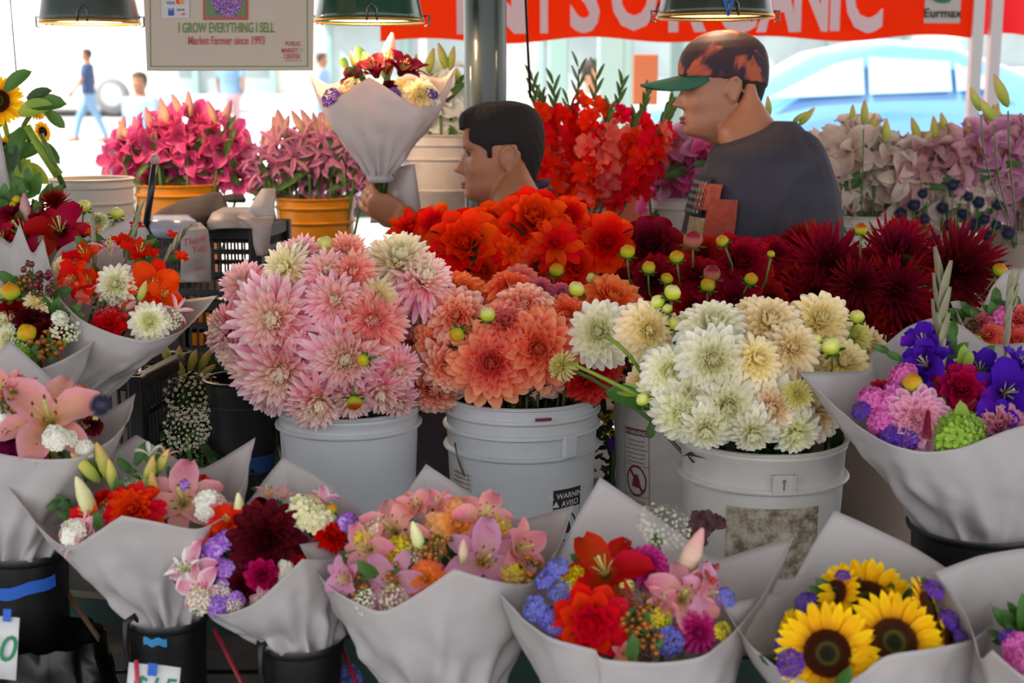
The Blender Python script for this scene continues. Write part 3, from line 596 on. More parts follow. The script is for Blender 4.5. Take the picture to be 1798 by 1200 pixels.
# bucket A: stains, small print
o, c, rt, H, rr = bA
wrap(rect(-.02, -.03, .012, .006), rr, H, a0-1.02, H-.10).build('printed_label', mat('label_brown', '#3c2428', .6), o)
for k, s_ in enumerate(('WARNING', 'DANGER')): wrap(text_mb(s_, .010), rr, H, a0-1.03, H-.110-k*.014, .002).build('label_text', mat('ink_white', '#d8d8d8', .6), o, smooth=False)
bail(o, rt, H, .07, PI*.15, .11)
# bucket C: red print
o, c, rt, H, rr = bC; la = a0-.80
wrap(rect(-.03, -.004, .03, .010), rr, H, la, H-.065).build('warning_strip', INKR, o)
wrap(text_mb('WARNING', .012, bold=.0002), rr, H, la, H-.0665, .002).build('label_text', mat('ink_white', '#d8d8d8', .6), o, smooth=False)
mb = MB()
for k in range(6): mb.merge(text_mb(['Children can fall', 'into bucket and', 'drown. Keep children', 'away from bucket', 'with even a small', 'amount of liquid.'][k], .0066), Matrix.Translation((0, -k*.009, 0)))
wrap(mb, rr, H, la, H-.082, .002).build('label_text', INKR, o, smooth=False)
pictogram(o, rr, H, la, H-.165, INKR, 1.1)
mb = MB()
for k in range(8): mb.merge(text_mb(['ADVERTENCIA', 'Los ninos pueden', 'caerse en la cubeta', 'y ahogarse. No deje', 'a los ninos cerca', 'de la cubeta con', 'una cantidad de', 'liquido.'][k], .0066), Matrix.Translation((0, -k*.009, 0)))
wrap(mb, rr, H, la, H-.212, .002).build('label_text', INKR, o, smooth=False)
mb = MB(); mb.merge(rect(-.033, -.29, -.032, -.05, 1)).merge(rect(.032, -.29, .033, -.05, 1)).merge(rect(-.032, -.133, .032, -.132)).merge(rect(-.032, -.198, .032, -.197)).merge(rect(-.032, -.29, .032, -.289))
wrap(mb, rr, H, la, H-.0, .0018).build('label_border', INKR, o, smooth=False)
# bucket D: keyhole ear, dirty label, stain
o, c, rt, H, rr = bD
mb = MB(); mb.merge(rect(-.017, -.018, .017, .016)); wrap(mb, rr, H, a0+.06, H-.050, .0105).build('handle_ear', WHITE2, o)
bx = MB(); 
for dx in (-.017, .017): bx.merge(wrap(MB().grid([[(dx-.0015, -.018, 0), (dx-.0015, -.018, .011), (dx+.0015, -.018, .011), (dx+.0015, -.018, 0)], [(dx-.0015, .016, 0), (dx-.0015, .016, .011), (dx+.0015, .016, .011), (dx+.0015, .016, 0)]]), rr, H, a0+.06, H-.050, .001))
bx.build('ear_rib', WHITE2, o, smooth=False)
mb = ringmb(.0035, .0035, 14, 0, .006, 1); mb.merge(rect(-.0015, -.010, .0015, .005, 2)); wrap(mb, rr, H, a0+.06, H-.050, .0112).build('keyhole', mat('keyhole_grey', '#77736c', .7), o)
def dirt():
    m, nt, b = newmat('dirty_label'); N = nt.nodes; L = nt.links
    tc = N.new('ShaderNodeTexCoord'); n1 = N.new('ShaderNodeTexNoise'); n1.inputs['Scale'].default_value = 38; n1.inputs['Detail'].default_value = 10; n1.inputs['Roughness'].default_value = .7; L.new(tc.outputs['Object'], n1.inputs['Vector'])
    r = N.new('ShaderNodeValToRGB'); e = r.color_ramp.elements; e[0].position = .34; e[0].color = lin('#5a4f48'); e[1].position = .68; e[1].color = lin('#cfc9bd'); x = e.new(.5); x.color = lin('#a89b88'); x = e.new(.43); x.color = lin('#857868')
    L.new(n1.outputs['Fac'], r.inputs[0]); L.new(r.outputs[0], b.inputs['Base Color']); b.inputs['Roughness'].default_value = .8
    bp = N.new('ShaderNodeBump'); bp.inputs['Strength'].default_value = .4; bp.inputs['Distance'].default_value = .002; L.new(n1.outputs['Fac'], bp.inputs['Height']); L.new(bp.outputs[0], b.inputs['Normal']); return m
DIRT = dirt()
wrap(rect(-.082, -.125, .082, .0, 20), rr, H, a0-.02, H-.095, .0012).build('torn_label', DIRT, o)
def splat(cx, cy, r, n, seed):
    rn = random.Random(seed); mb = MB(); k = 26
    pts = [(cx+r*rn.uniform(.85, 1.1)*math.cos(2*PI*i/k)*1.2, cy+r*rn.uniform(.8, 1.05)*math.sin(2*PI*i/k), 0) for i in range(k)]
    mb.add([(cx, cy, 0)]+pts, [(0, i+1, (i+1) % k+1) for i in range(k)]); return mb
mb = splat(-.098, -.128, .015, 9, 1)
for q_ in ((-.118, -.130, .020), (-.138, -.142, .026), (-.152, -.165, .028), (-.160, -.195, .027), (-.165, -.225, .024), (-.160, -.255, .018)): mb.merge(splat(*q_, 9, int(q_[2]*1e4)))
wrap(mb, rr, H, a0-.02, H, .001).build('wine_stain', STAIN, o)
bE = bucket('tan_bucket', 'tan grey bucket behind the cream dahlias, right of their bucket', 1560, 740, 200, 2.9, .3, TANP, [(.03, .006)], base_z=TZ)
bF = bucket('dark_red_bucket', 'white bucket hidden behind the coral bucket, holding scarlet dahlias', 880, 560, 190, 2.98, .3, WHITE2, [(.03, .006)], base_z=TZ)
bG = bucket('tan_bucket', 'grey bucket at the back holding crimson dahlias', 1250, 620, 180, 3.04, .3, TANP, [(.03, .006)], base_z=TZ)
bH = bucket('tan_bucket', 'bucket at the back right holding spiky maroon dahlias', 1560, 620, 230, 3.05, .3, TANP, [(.03, .006)], base_z=TZ)
bF[0].name = 'white_bucket'
# pink stickered bucket edge right of D, black bucket, blue tape
bK = bucket('black_bucket', 'empty black tapered bucket beside the pale pink dahlias', 424, 662, 132, 2.72, .3, BLACKP, [], base_z=TZ, taper=.72)
BT = mat('blue_tape', '#1f5fc4', .6, noise_amt=.15, nscale=20)
o, c, rt, H, rr = bK
wrap(rect(-.07, -.02, .07, .015), rr, H, a0+.3, H-.165).build('blue_tape', mat('navy_tape', '#1b3a78', .6), o)
wrap(rect(-.10, -.004, .10, .0), rr, H, a0, H-.05).build('mould_line', mat('dark_line', '#2c2c30', .5), o)
# ---------------------------------------------------------------- flowers standing in buckets
def stem_to(parent, pos, dirv, base, r=.0035, m=STEM, up=.5):
    p0 = -dirv*.01; p3 = base-pos; L_ = p3.length
    p1 = p0-dirv*L_*.25; p2 = p3+Vector((0, 0, L_*up))
    pts = [p0*(1-t)**3+p1*3*t*(1-t)**2+p2*3*t*t*(1-t)+p3*t**3 for t in [i/7 for i in range(8)]]
    return MB().tube(pts, r, 6).build('stem', m, parent)
def dahlia(name, label, cat, group, kind, color, pos, dirv, s, base, sep=True, stem=True):
    o = root(name, pos, label, cat, group); q = aim(dirv, random.random()*6); v = random.randrange(2)
    full, inner, seps = bloom_parts(kind, COL[color], v)
    if sep and seps:
        x = ob('petals', inner, o, None, q, s); x['kind'] = 'stuff'
        for me, a, t in seps: ob('petal', me, o, None, q @ Quaternion((0, 0, 1), a) @ Quaternion((0, 1, 0), t), s)
    else: x = ob('petals', full, o, None, q, s); x['kind'] = 'stuff'
    ob('calyx', CALYX, o, None, q, s)
    if stem: stem_to(o, pos, dirv, base+Vector((random.uniform(-.05, .05), random.uniform(-.05, .05), 0)))
    return o
def bunch(bk, cat, name, group, cx, cy, rx, ry, d0, bulge, items, sc=1.24, nfill=0, fillk=None, fill_label='', filld=80):
    o_, c, rt, H, rr = bk; base = Vector((c.x, c.y, c.z-H+.03)); anchor = P(cx, cy+.45*ry, d0+bulge*.9)
    for it in items:
        px, py, dia, kind, color, label = it[:6]; ex = it[6] if len(it) > 6 else {}
        e2 = ((px-cx)/rx)**2+((py-cy)/ry*(.42 if py > cy else 1))**2
        d = d0-bulge*math.sqrt(max(0, 1-e2))+ex.get('dd', 0); pos = P(px, py, d)
        dirv = (pos-anchor).normalized()-F*.35
        if 'face' in ex: fx, fy = ex['face']; dirv = -F+R*fx+U*fy
        dirv = dirv.normalized(); s = dia/2*d/FPX*sc
        pos = pos-dirv*s*.15
        dahlia(ex.get('name', name), label, cat, group, kind, color, pos, dirv, s, base, sep=dia >= 84)
    for i in range(nfill):
        a = random.random()*2*PI; r = math.sqrt(random.random())*.82; px, py = cx+rx*r*math.cos(a), cy+ry*r*math.sin(a)
        d = d0-bulge*.55*math.sqrt(max(0, 1-r*r))+.03; pos = P(px, py, d); dirv = ((pos-anchor).normalized()-F*.3).normalized(); s = filld/2*d/FPX
        k, col = random.choice(fillk); dahlia(name, fill_label, cat, group+', the half hidden ones', k, col, pos, dirv, s, base, sep=False)
def inner_leaves(bk, n, spread=1.1, zs=(-.02, .05), label='green stems and leaves crowded in the bucket mouth'):
    o_, c, rt, H, rr = bk; mb = MB(); rn = random.Random(int(c.x*1000)); L_ = leaf_mb(1, .4)
    for i in range(n):
        a = rn.random()*6.28; r = rt*spread*math.sqrt(rn.random()); p = Vector((r*math.cos(a), r*math.sin(a), H+rn.uniform(*zs)))
        mb.merge(L_, Matrix.Translation(p) @ Matrix.Rotation(rn.random()*6.28, 4, 'Z') @ Matrix.Rotation(-rn.uniform(.2, 1.4), 4, 'Y') @ Matrix.Scale(rn.uniform(.05, .09), 4))
    for i in range(n//2):
        a = rn.random()*6.28; r = rt*.8*math.sqrt(rn.random()); mb.tube([(r*math.cos(a), r*math.sin(a), H-.12), (r*1.2*math.cos(a), r*1.2*math.sin(a), H+.06)], .003, 5)
    x = mb.build('foliage', DGREEN, o_); x['kind'] = 'stuff'; return x
def bud(kind, px, py, dia, d, label, base, group, face=(0, .8), leafy=False):
    pos = P(px, py, d); dirv = (-F*.5+R*face[0]+U*face[1]).normalized(); o = root('dahlia_bud', pos, label, 'flower bud', group); s = dia*d/FPX
    ob('bud', DBUD[kind], o, None, aim(dirv, random.random()*6), s); stem_to(o, pos-dirv*s*.4, dirv, base, .0022); return o
pk = 'pale pink dahlia'
bunch(bA, 'dahlia', 'pink_dahlia', 'pale pink dahlias in the white bucket', 590, 570, 245, 175, 2.74, .28, [
 (500, 472, 92, 'semicactus', 'creampink', 'cream dahlia with pink edge at the upper left of the pink bunch', dict(face=(-.5, .25))),
 (575, 475, 80, 'semicactus', 'pink', 'small clear pink dahlia in the top row, right of the cream one'),
 (480, 562, 158, 'semicactus', 'pinkcream', 'big open pink dahlia with cream heart, largest on the left of the bunch', dict(face=(-.15, .05))),
 (428, 500, 88, 'semicactus', 'pink', 'pink dahlia facing left at the upper left shoulder of the bunch'),
 (393, 582, 100, 'semicactus', 'pink', 'pink dahlia facing away at the far left edge of the bunch', dict(face=(-1.6, .1))),
 (493, 655, 158, 'semicactus', 'pinkcream', 'large pink dahlia with pale cream eye hanging low on the left', dict(face=(.05, -.35))),
 (606, 632, 150, 'semicactus', 'pinkcream', 'large pink dahlia with cream heart near the bunch centre, next to a green bud', dict(face=(.1, -.05))),
 (560, 706, 112, 'semicactus', 'pinkcream', 'pink dahlia with cream heart drooping over the bucket rim', dict(face=(.1, -.7))),
 (436, 652, 96, 'semicactus', 'pink', 'pink dahlia at the lower left of the bunch above the black bucket', dict(face=(-.9, -.5))),
 (470, 694, 84, 'semicactus', 'pink', 'pink dahlia at the lowest left corner of the bunch', dict(face=(-.3, -1.0))),
 (702, 455, 122, 'semicactus', 'creampink', 'blush cream dahlia facing up beside the scarlet flowers', dict(face=(.2, .9))),
 (745, 490, 116, 'semicactus', 'pinkcream', 'pink and cream dahlia at the right end of the bunch under the scarlet ones', dict(face=(.5, .6))),
 (620, 478, 86, 'semicactus', 'peachpink', 'peachy pink dahlia in the top middle of the bunch under a green bud'),
 (664, 520, 66, 'semicactus', 'warmcream', 'small pale yellow half-open dahlia in the middle of the pink bunch'),
 (655, 565, 126, 'semicactus', 'peachpink', 'pink dahlia flushed with peach where the pink and coral bunches meet'),
 (588, 528, 104, 'semicactus', 'pink', 'clear pink dahlia above the central cream-hearted one'),
 (528, 445, 74, 'semicactus', 'pink', 'pink dahlia forming the very top of the bunch on the left'),
 (608, 440, 66, 'semicactus', 'peachpink', 'small peach pink dahlia topping the bunch in the middle'),
 (668, 688, 96, 'semicactus', 'pink', 'lilac pink dahlia hanging over the right of the bucket rim', dict(face=(.2, -.8))),
 (540, 722, 76, 'semicactus', 'pinkcream', 'pale pink dahlia hanging lowest over the bucket rim, left of the middle', dict(face=(-.1, -1))), (700, 706, 70, 'semicactus', 'pink', 'small lilac pink dahlia hanging at the right end of the bucket rim', dict(face=(.4, -1))),
 (408, 622, 76, 'semicactus', 'pinkcream', 'pink dahlia with cream touches low on the far left side', dict(face=(-1.0, -.4))),
 (618, 700, 92, 'semicactus', 'pinkcream', 'pale pink dahlia at the middle of the bucket rim', dict(face=(0, -.9))),
 (700, 650, 80, 'semicactus', 'pink', 'lilac pink dahlia tucked behind the dark curved bud stem', dict(face=(.3, -.4))),
], nfill=18, fillk=[('semicactus', 'pink'), ('semicactus', 'pinkcream')], fill_label='pink dahlia half hidden deep inside the pale pink bunch', filld=95)
bunch(bB, 'dahlia', 'coral_dahlia', 'coral dahlias in the ribbed white bucket', 905, 590, 225, 125, 2.80, .28, [
 (862, 638, 128, 'decor2', 'coral', 'large coral dahlia with purple heart facing straight out at the front', dict(face=(-.12, -.02))),
 (802, 556, 96, 'decor2', 'coralwhite', 'coral dahlia with white petal tips and a yellow heart', dict(face=(-.1, .2))),
 (722, 620, 108, 'decor', 'coralpink', 'coral dahlia turned sideways at the left front of the coral bunch', dict(face=(-.7, -.1))),
 (786, 644, 98, 'decor2', 'coralwhite', 'white tipped coral dahlia left of the large central one', dict(face=(-.1, -.4))),
 (692, 575, 112, 'decor', 'peachpink', 'peach coral dahlia leaning into the pink bunch', dict(face=(-.4, .3))),
 (808, 512, 104, 'decor', 'apricot', 'orange coral dahlia under the scarlet ones, left of centre', dict(face=(0, .9))),
 (897, 505, 92, 'decor', 'apricot', 'orange coral dahlia at the back middle of the coral bunch', dict(face=(.05, 1.0))),
 (920, 538, 96, 'decor2', 'coralwhite', 'pale tipped coral dahlia with dark heart behind the large one', dict(face=(.05, .7))),
 (890, 566, 92, 'decor2', 'coralpink', 'rosy coral dahlia directly above the large coral one', dict(face=(-.1, .5))),
 (945, 612, 134, 'decor2', 'coral', 'big coral dahlia right of the large purple-hearted one', dict(face=(.1, -.05))),
 (996, 552, 86, 'decor', 'apricot', 'orange coral dahlia beside the green bud at the right back', dict(face=(.2, .5))),
 (1074, 526, 126, 'decor', 'apricot', 'wide apricot dahlia facing up at the right end below maroon flowers', dict(face=(.35, .85))),
 (1036, 664, 116, 'decor', 'salmon', 'salmon dahlia hanging over the right of the ribbed bucket', dict(face=(.25, -.6))),
 (946, 656, 104, 'decor2', 'coralwhite', 'whitish tipped coral dahlia drooping at the rim', dict(face=(.1, -.7), dd=.03)),
 (732, 692, 86, 'decor', 'coralpink', 'coral dahlia drooping lowest between the pink and coral buckets', dict(face=(-.3, -.8))),
 (1060, 622, 104, 'decor', 'salmon', 'red salmon dahlia behind the thick green stem at the right', dict(face=(.4, .2), dd=.04)),
 (950, 505, 42, 'ball', 'rosebit', 'small rose pink dahlia at the back of the coral bunch, the left of two', dict(dd=-.01)),
 (986, 514, 40, 'ball', 'rosebit', 'small rose pink dahlia at the back of the coral bunch, the right of two', dict(dd=-.01)),
 (760, 686, 90, 'decor2', 'coralwhite', 'pale tipped coral dahlia low on the left, above the bucket gap', dict(face=(-.1, -.6))),
 (770, 600, 86, 'decor2', 'coral', 'coral dahlia just beside the green bud left of the large one'),
], nfill=14, fillk=[('decor', 'coral'), ('decor', 'coralpink')], fill_label='coral dahlia half hidden deep inside the coral bunch', filld=90)
bunch(bD, 'dahlia', 'cream_dahlia', 'cream dahlias in the stained white bucket', 1300, 650, 235, 135, 2.52, .31, [
 (1051, 584, 108, 'cream', 'cream', 'cream dahlia with green heart leaning out far left on a long stem', dict(face=(-.3, .15), dd=-.02)),
 (1140, 580, 98, 'cream', 'warmcream', 'creamy dahlia beside the yellow green buds at the left of the bunch', dict(face=(.15, .1))),
 (1175, 652, 84, 'cream', 'cream', 'small round white dahlia at the left, above the drooping ones', dict(face=(.05, .1))),
 (1202, 726, 116, 'cream', 'cream', 'white dahlia drooping at the lower left of the cream bunch', dict(face=(-.3, -.5))),
 (1278, 716, 118, 'cream', 'cream', 'large white dahlia at the front, second from the left above the rim', dict(face=(-.05, -.3))),
 (1352, 718, 108, 'cream', 'creamorange', 'white dahlia with an orange heart, centre of the front row', dict(face=(.0, -.25))),
 (1430, 732, 104, 'cream', 'creamorange', 'white dahlia with a faint orange eye at the right of the front row', dict(face=(.2, -.35))),
 (1253, 633, 116, 'cream', 'cream', 'white dahlia in the second row, left of the small warm one', dict(face=(-.1, .1))),
 (1330, 632, 88, 'cream', 'warmcream', 'warm cream dahlia seen partly from behind in the middle of the bunch', dict(face=(.3, .3))),
 (1253, 572, 114, 'cream', 'cream', 'cream dahlia with a green sepal in the back row, left side', dict(face=(-.05, .8))),
 (1352, 566, 110, 'cream', 'warmcream', 'cream dahlia in the middle of the back row', dict(face=(0, .7))),
 (1442, 562, 106, 'cream', 'warmcream', 'neat round cream dahlia in the back row, right of middle', dict(face=(.05, .4))),
 (1392, 612, 92, 'cream', 'warmcream', 'cream dahlia with loose petals between back and front rows', dict(face=(.1, .3))),
 (1480, 636, 100, 'cream', 'warmcream', 'yellowish cream dahlia at the right above the brown paper corner', dict(face=(.2, .7))),
 (1525, 605, 66, 'semicactus', 'warmcream', 'small yellowish dahlia at the right end of the cream bunch'),
 (1500, 590, 56, 'semicactus', 'yellowc', 'half open yellow green dahlia at the right back', dict(face=(.1, .3), dd=-.03)),
 (1150, 690, 66, 'cream', 'cream', 'small white dahlia low at the left by the green leaf', dict(face=(-.5, -.4))),
 (983, 642, 44, 'semicactus', 'yellowc', 'small half open pale yellow dahlia at the end of a long thick stem', dict(face=(-.9, .3), dd=-.06)),
 (1400, 692, 46, 'semicactus', 'yellowc', 'half open yellow dahlia between two white ones in front', dict(face=(-.3, .1), dd=-.05)),
 (1240, 756, 84, 'cream', 'cream', 'white dahlia hanging over the bucket rim at the left of the front row', dict(face=(-.2, -.8), dd=-.02)), (1322, 762, 80, 'cream', 'cream', 'white dahlia hanging over the rim below the orange hearted one', dict(face=(0, -.9), dd=-.02)), (1398, 762, 84, 'cream', 'cream', 'white dahlia hanging over the rim at the right of the front row', dict(face=(.2, -.8), dd=-.02)),
 (1215, 690, 76, 'cream', 'cream', 'white dahlia squeezed between the lower left blooms'),
 (1310, 690, 76, 'cream', 'cream', 'white dahlia peeping between the front row blooms', dict(dd=.03)),
], sc=1.32, nfill=16, fillk=[('cream', 'cream'), ('cream', 'warmcream')], fill_label='cream dahlia half hidden deep inside the cream bunch', filld=85)
bunch(bF, 'dahlia', 'scarlet_dahlia', 'scarlet dahlias behind the coral ones', 885, 445, 235, 110, 3.02, .20, [
 (722, 402, 118, 'star', 'orange', 'scarlet dahlia at the far left of the row by the vendor\'s wrist', dict(face=(-.3, .8))),
 (815, 428, 152, 'waxy', 'orangeheart', 'wide open scarlet dahlia with yellow heart, left of centre', dict(face=(-.1, .25))),
 (936, 386, 150, 'waxy', 'orange', 'large scarlet dahlia at the top in front of the seated vendor', dict(face=(.05, .55))),
 (974, 428, 116, 'star', 'orange', 'star shaped scarlet dahlia with pointed petals in the middle', dict(face=(.05, .2), dd=-.04)),
 (1066, 426, 122, 'waxy', 'orange', 'scarlet dahlia at the right end next to the maroon one', dict(face=(.1, .15))),
 (850, 474, 104, 'waxy', 'orange', 'scarlet dahlia above the orange coral ones, lower left', dict(face=(0, -.1))),
 (900, 440, 66, 'star', 'orangeheart', 'small scarlet and yellow dahlia between the two large ones', dict(face=(.5, .1))),
 (945, 466, 84, 'waxy', 'salmon', 'deep red dahlia tucked under the star shaped one', dict(face=(0, -.2))),
 (780, 462, 90, 'waxy', 'orange', 'scarlet dahlia low on the left above the pink ones', dict(face=(-.1, -.1))),
 (1012, 470, 84, 'waxy', 'orange', 'scarlet dahlia low on the right beside yellow green buds'),
 (765, 395, 86, 'waxy', 'orange', 'scarlet dahlia in the top row between the vendor\'s wrist and collar'),
 (1000, 380, 86, 'waxy', 'orange', 'scarlet dahlia in the top row right of the large one'),
], sc=1.0, nfill=10, fillk=[('waxy', 'orange')], fill_label='scarlet dahlia half hidden behind the others', filld=90)
bunch(bG, 'dahlia', 'crimson_dahlia', 'crimson dahlias at the back', 1245, 500, 175, 90, 2.98, .18, [
 (1142, 432, 118, 'waxy', 'maroon', 'dark maroon dahlia against the bright street, left of the crimson ones', dict(face=(-.1, .3), dd=-.02)),
 (1302, 460, 136, 'decor', 'crimson', 'large crimson dahlia with rosy heart, best seen of the dark red ones', dict(face=(0, .35))),
 (1218, 484, 106, 'decor', 'crimson', 'crimson dahlia left of the largest one', dict(face=(-.1, .4))),
 (1148, 494, 112, 'decor', 'maroonred', 'dark red dahlia below the maroon one behind yellow green buds'),
 (1290, 526, 116, 'decor', 'crimson', 'crimson dahlia below the largest one above the cream bunch'),
 (1218, 540, 104, 'decor', 'crimson', 'crimson dahlia low on the left above the cream bunch'),
 (1362, 446, 84, 'decor', 'crimson', 'crimson dahlia in front of the capped man\'s forearm'),
 (1098, 506, 96, 'decor', 'maroon', 'dark maroon dahlia right of the scarlet group, low down'),
 (1350, 528, 92, 'decor', 'maroonred', 'dark red dahlia beside the spiky maroon ones'),
 (1235, 445, 80, 'decor', 'crimson', 'crimson dahlia at the top left of the crimson bunch, below a pinkish bud'),
], sc=1.08, nfill=12, fillk=[('decor', 'maroonred')], fill_label='crimson dahlia half hidden behind the others', filld=90)
bunch(bH, 'dahlia', 'maroon_dahlia', 'spiky maroon dahlias', 1570, 500, 200, 105, 3.02, .22, [
 (1456, 456, 160, 'cactus', 'maroonred', 'spiky maroon cactus dahlia, leftmost of the large ones', dict(face=(-.1, .3))),
 (1580, 436, 150, 'cactus', 'maroonred', 'spiky maroon dahlia facing up at the top middle', dict(face=(.05, .8))),
 (1692, 472, 180, 'cactus', 'maroon', 'largest spiky maroon dahlia with a dark heart, at the right', dict(face=(.15, .15))),
 (1578, 512, 150, 'cactus', 'maroonred', 'spiky maroon dahlia with red tips in the centre', dict(face=(0, .1))),
 (1428, 520, 146, 'cactus', 'maroonred', 'spiky maroon dahlia low on the left above the cream bunch', dict(face=(-.1, .1))),
 (1512, 498, 104, 'cactus', 'maroon', 'very dark spiky dahlia with greenish heart between larger ones', dict(face=(.1, .1), dd=-.03)),
 (1600, 572, 126, 'cactus', 'maroonred', 'spiky maroon dahlia dipping low behind the white paper'),
 (1660, 560, 104, 'cactus', 'maroon', 'spiky maroon dahlia low at the right behind the gladiolus spike'),
 (1510, 562, 106, 'cactus', 'maroonred', 'spiky maroon dahlia just above the yellowish cream blooms'),
 (1400, 430, 90, 'cactus', 'maroonred', 'small spiky maroon dahlia in front of the capped man\'s sleeve'),
], sc=1.14, nfill=9, fillk=[('cactus', 'maroonred')], fill_label='maroon dahlia half hidden behind the others', filld=110)
inner_leaves(bA, 40, .95, (-.07, .0)); inner_leaves(bB, 70, 1.0, (-.05, .07)); inner_leaves(bD, 40, .95, (-.07, .0)); inner_leaves(bC, 60, 1.2, (0, .12)); inner_leaves(bE, 30, 1.0, (0, .06))
for k_ in (bF, bG, bH): inner_leaves(k_, 60, 1.5, (0, .18))
def bb(b): return Vector((b[1].x, b[1].y, b[1].z-.2))
for kd, px, py, dia, d, b_, lab, fc in (
 ('y', 1102, 442, 27, 2.76, bG, 'greenish yellow dahlia bud before the maroon bloom, red topped', (.1, .9)), ('y', 977, 474, 27, 2.76, bF, 'yellow green dahlia bud standing below the star shaped scarlet bloom', (.1, .9)),
 ('c', 1038, 489, 20, 2.76, bF, 'small lime dahlia bud lying sideways under the scarlet bloom', (-.9, .2)), ('y', 1139, 470, 25, 2.76, bG, 'yellowish dahlia bud in front of the dark red blooms, left of the tall pair', (.1, .9)),
 ('y', 1188, 451, 25, 2.76, bG, 'yellow green dahlia bud level with the vendor\'s T-shirt print', (-.1, .9)), ('y', 1171, 489, 22, 2.76, bG, 'small yellow green bud right below its neighbours over the crimson bunch', (.2, .8)),
 ('p', 1217, 421, 36, 2.76, bG, 'plump purplish pink dahlia bud standing highest over the crimson bunch', (0, 1)), ('y', 1268, 423, 22, 2.76, bG, 'yellow bud with green sepals at the bottom of the T-shirt', (-.5, .7)),
 ('p', 1250, 480, 32, 2.76, bG, 'dull purple dahlia bud among crimson petals', (0, .8)), ('y', 1243, 500, 28, 2.76, bG, 'orange yellow bud with leafy collar among crimson blooms', (0, .8)),
 ('y', 1319, 490, 24, 2.76, bG, 'bright yellow bud beneath the largest crimson dahlia', (.2, .5)), ('y', 1354, 446, 14, 2.76, bG, 'tiny green bud at the right of the largest crimson dahlia', (0, 1)),
 ('y', 1756, 474, 26, 2.80, bH, 'yellow bud with spreading sepals at the right of the maroon bunch', (.2, .7)), ('r', 1512, 402, 24, 2.80, bH, 'reddish green bud on top of the maroon bunch', (0, 1)),
 ('c', 1181, 514, 30, 2.35, bD, 'lime green bud at the tip of the tallest cream bunch stem', (.2, .9)), ('c', 1172, 542, 18, 2.35, bD, 'small green bud just under the tallest lime bud', (-.2, .7)),
 ('c', 1187, 568, 26, 2.33, bD, 'lime bud beside the long stem right of the creamy dahlia', (.2, .8)), ('c', 1155, 530, 26, 2.36, bD, 'yellow lime bud leaning left above the creamy dahlia', (-.6, .5)),
 ('c', 1241, 592, 30, 2.29, bD, 'green bud seen from behind on the back row cream dahlia', (.2, .3)), ('c', 1345, 588, 28, 2.29, bD, 'green sepal bud in the middle of the cream bunch', (0, .9)),
 ('c', 1431, 597, 24, 2.27, bD, 'round lime bud, left of a pair standing over the yellowish bloom', (0, .9)), ('c', 1459, 608, 34, 2.26, bD, 'plump cream green bud, right of a pair over the yellowish bloom', (-.3, .6)),
 ('c', 1505, 556, 26, 2.35, bD, 'spiky green bud at the right back of the cream bunch', (.1, .9)), ('c', 1315, 544, 22, 2.35, bD, 'yellow bud at the back edge of the cream bunch under crimson petals', (-.4, .6)),
 ('c', 1310, 625, 24, 2.27, bD, 'green and cream bud beside the warm cream bloom', (-.5, .3)), ('c', 1128, 702, 24, 2.27, bD, 'small yellow bud on the green leaf at the lower left', (-.5, .3)),
 ('y', 636, 470, 26, 2.55, bA, 'green bud standing above the middle of the pink bunch', (0, 1)), ('c', 572, 430, 34, 2.57, bA, 'opening yellow green bud at the top of the pink bunch', (.1, 1)),
 ('y', 637, 633, 24, 2.43, bA, 'green bud beside the cream heart of the central pink dahlia', (-.7, -.3)), ('r', 622, 708, 28, 2.41, bA, 'olive green bud hanging at the bucket rim on a dark curved stem', (.1, -.9)),
 ('y', 802, 588, 28, 2.49, bB, 'green bud over the coral dahlias left of the large one', (-.3, -.4)), ('c', 856, 552, 30, 2.51, bB, 'yellow bud opening between coral dahlias', (0, .9)),
 ('c', 1012, 508, 30, 2.59, bB, 'green leafy bud at the back right of the coral bunch', (.2, .9))):
    bud(kd, px, py, dia, d, lab, bb(b_), 'dahlia buds', fc)
# long stems crossing between coral and cream buckets
ls = root('flower_stem', P(1110, 660, 2.3), 'thick bright green dahlia stem crossing diagonally in front of the red salmon bloom', 'stem')
lp = P(1110, 660, 2.3); bevel
local(MB().tube([P(x, y, d) for x, y, d in ((998, 636, 2.30), (1040, 655, 2.29), (1095, 682, 2.29), (1150, 712, 2.31), (1185, 735, 2.36))], [.003, .0035, .004, .0045, .0045], 8), lp).build('stem', LGREEN, ls)
for x, y, dx, dy, L_, m_ in ((1142, 716, -1, .42, 88, LEAF), (1128, 690, -.9, .1, 50, LEAFL), (1150, 735, -.3, -1, 40, LEAF)):
    p = P(x, y, 2.3); q = frame((0, 0, 0), R*dx+U*dy-F*.2, (-F*.6+U*.7)).to_quaternion(); M_ = frame((0, 0, 0), R*dx+U*dy, Vector((-F*.8+U*.3)).cross(R*dx+U*dy)); ob('leaf', m_, ls, p-lp, M_.to_quaternion(), L_*2.3/FPX)
l2 = root('flower_stem', P(1090, 610, 2.3), 'long green stem of the leaning cream dahlia', 'stem')
local(MB().tube([P(x, y, d) for x, y, d in ((1066, 592, 2.36), (1085, 605, 2.34), (1108, 628, 2.34), (1130, 660, 2.36), (1165, 720, 2.42))], .0038, 8), P(1090, 610, 2.3)).build('stem', LGREEN, l2)
l3 = root('flower_stem', P(655, 670, 2.48), 'thin dark arching stem of the olive bud at the pink bucket', 'stem')
local(MB().tube([P(x, y, 2.48) for x, y in ((620, 700), (632, 682), (655, 670), (690, 665))], .0018, 6), P(655, 670, 2.48)).build('stem', mat('dark_stem', '#3a2420', .5), l3)
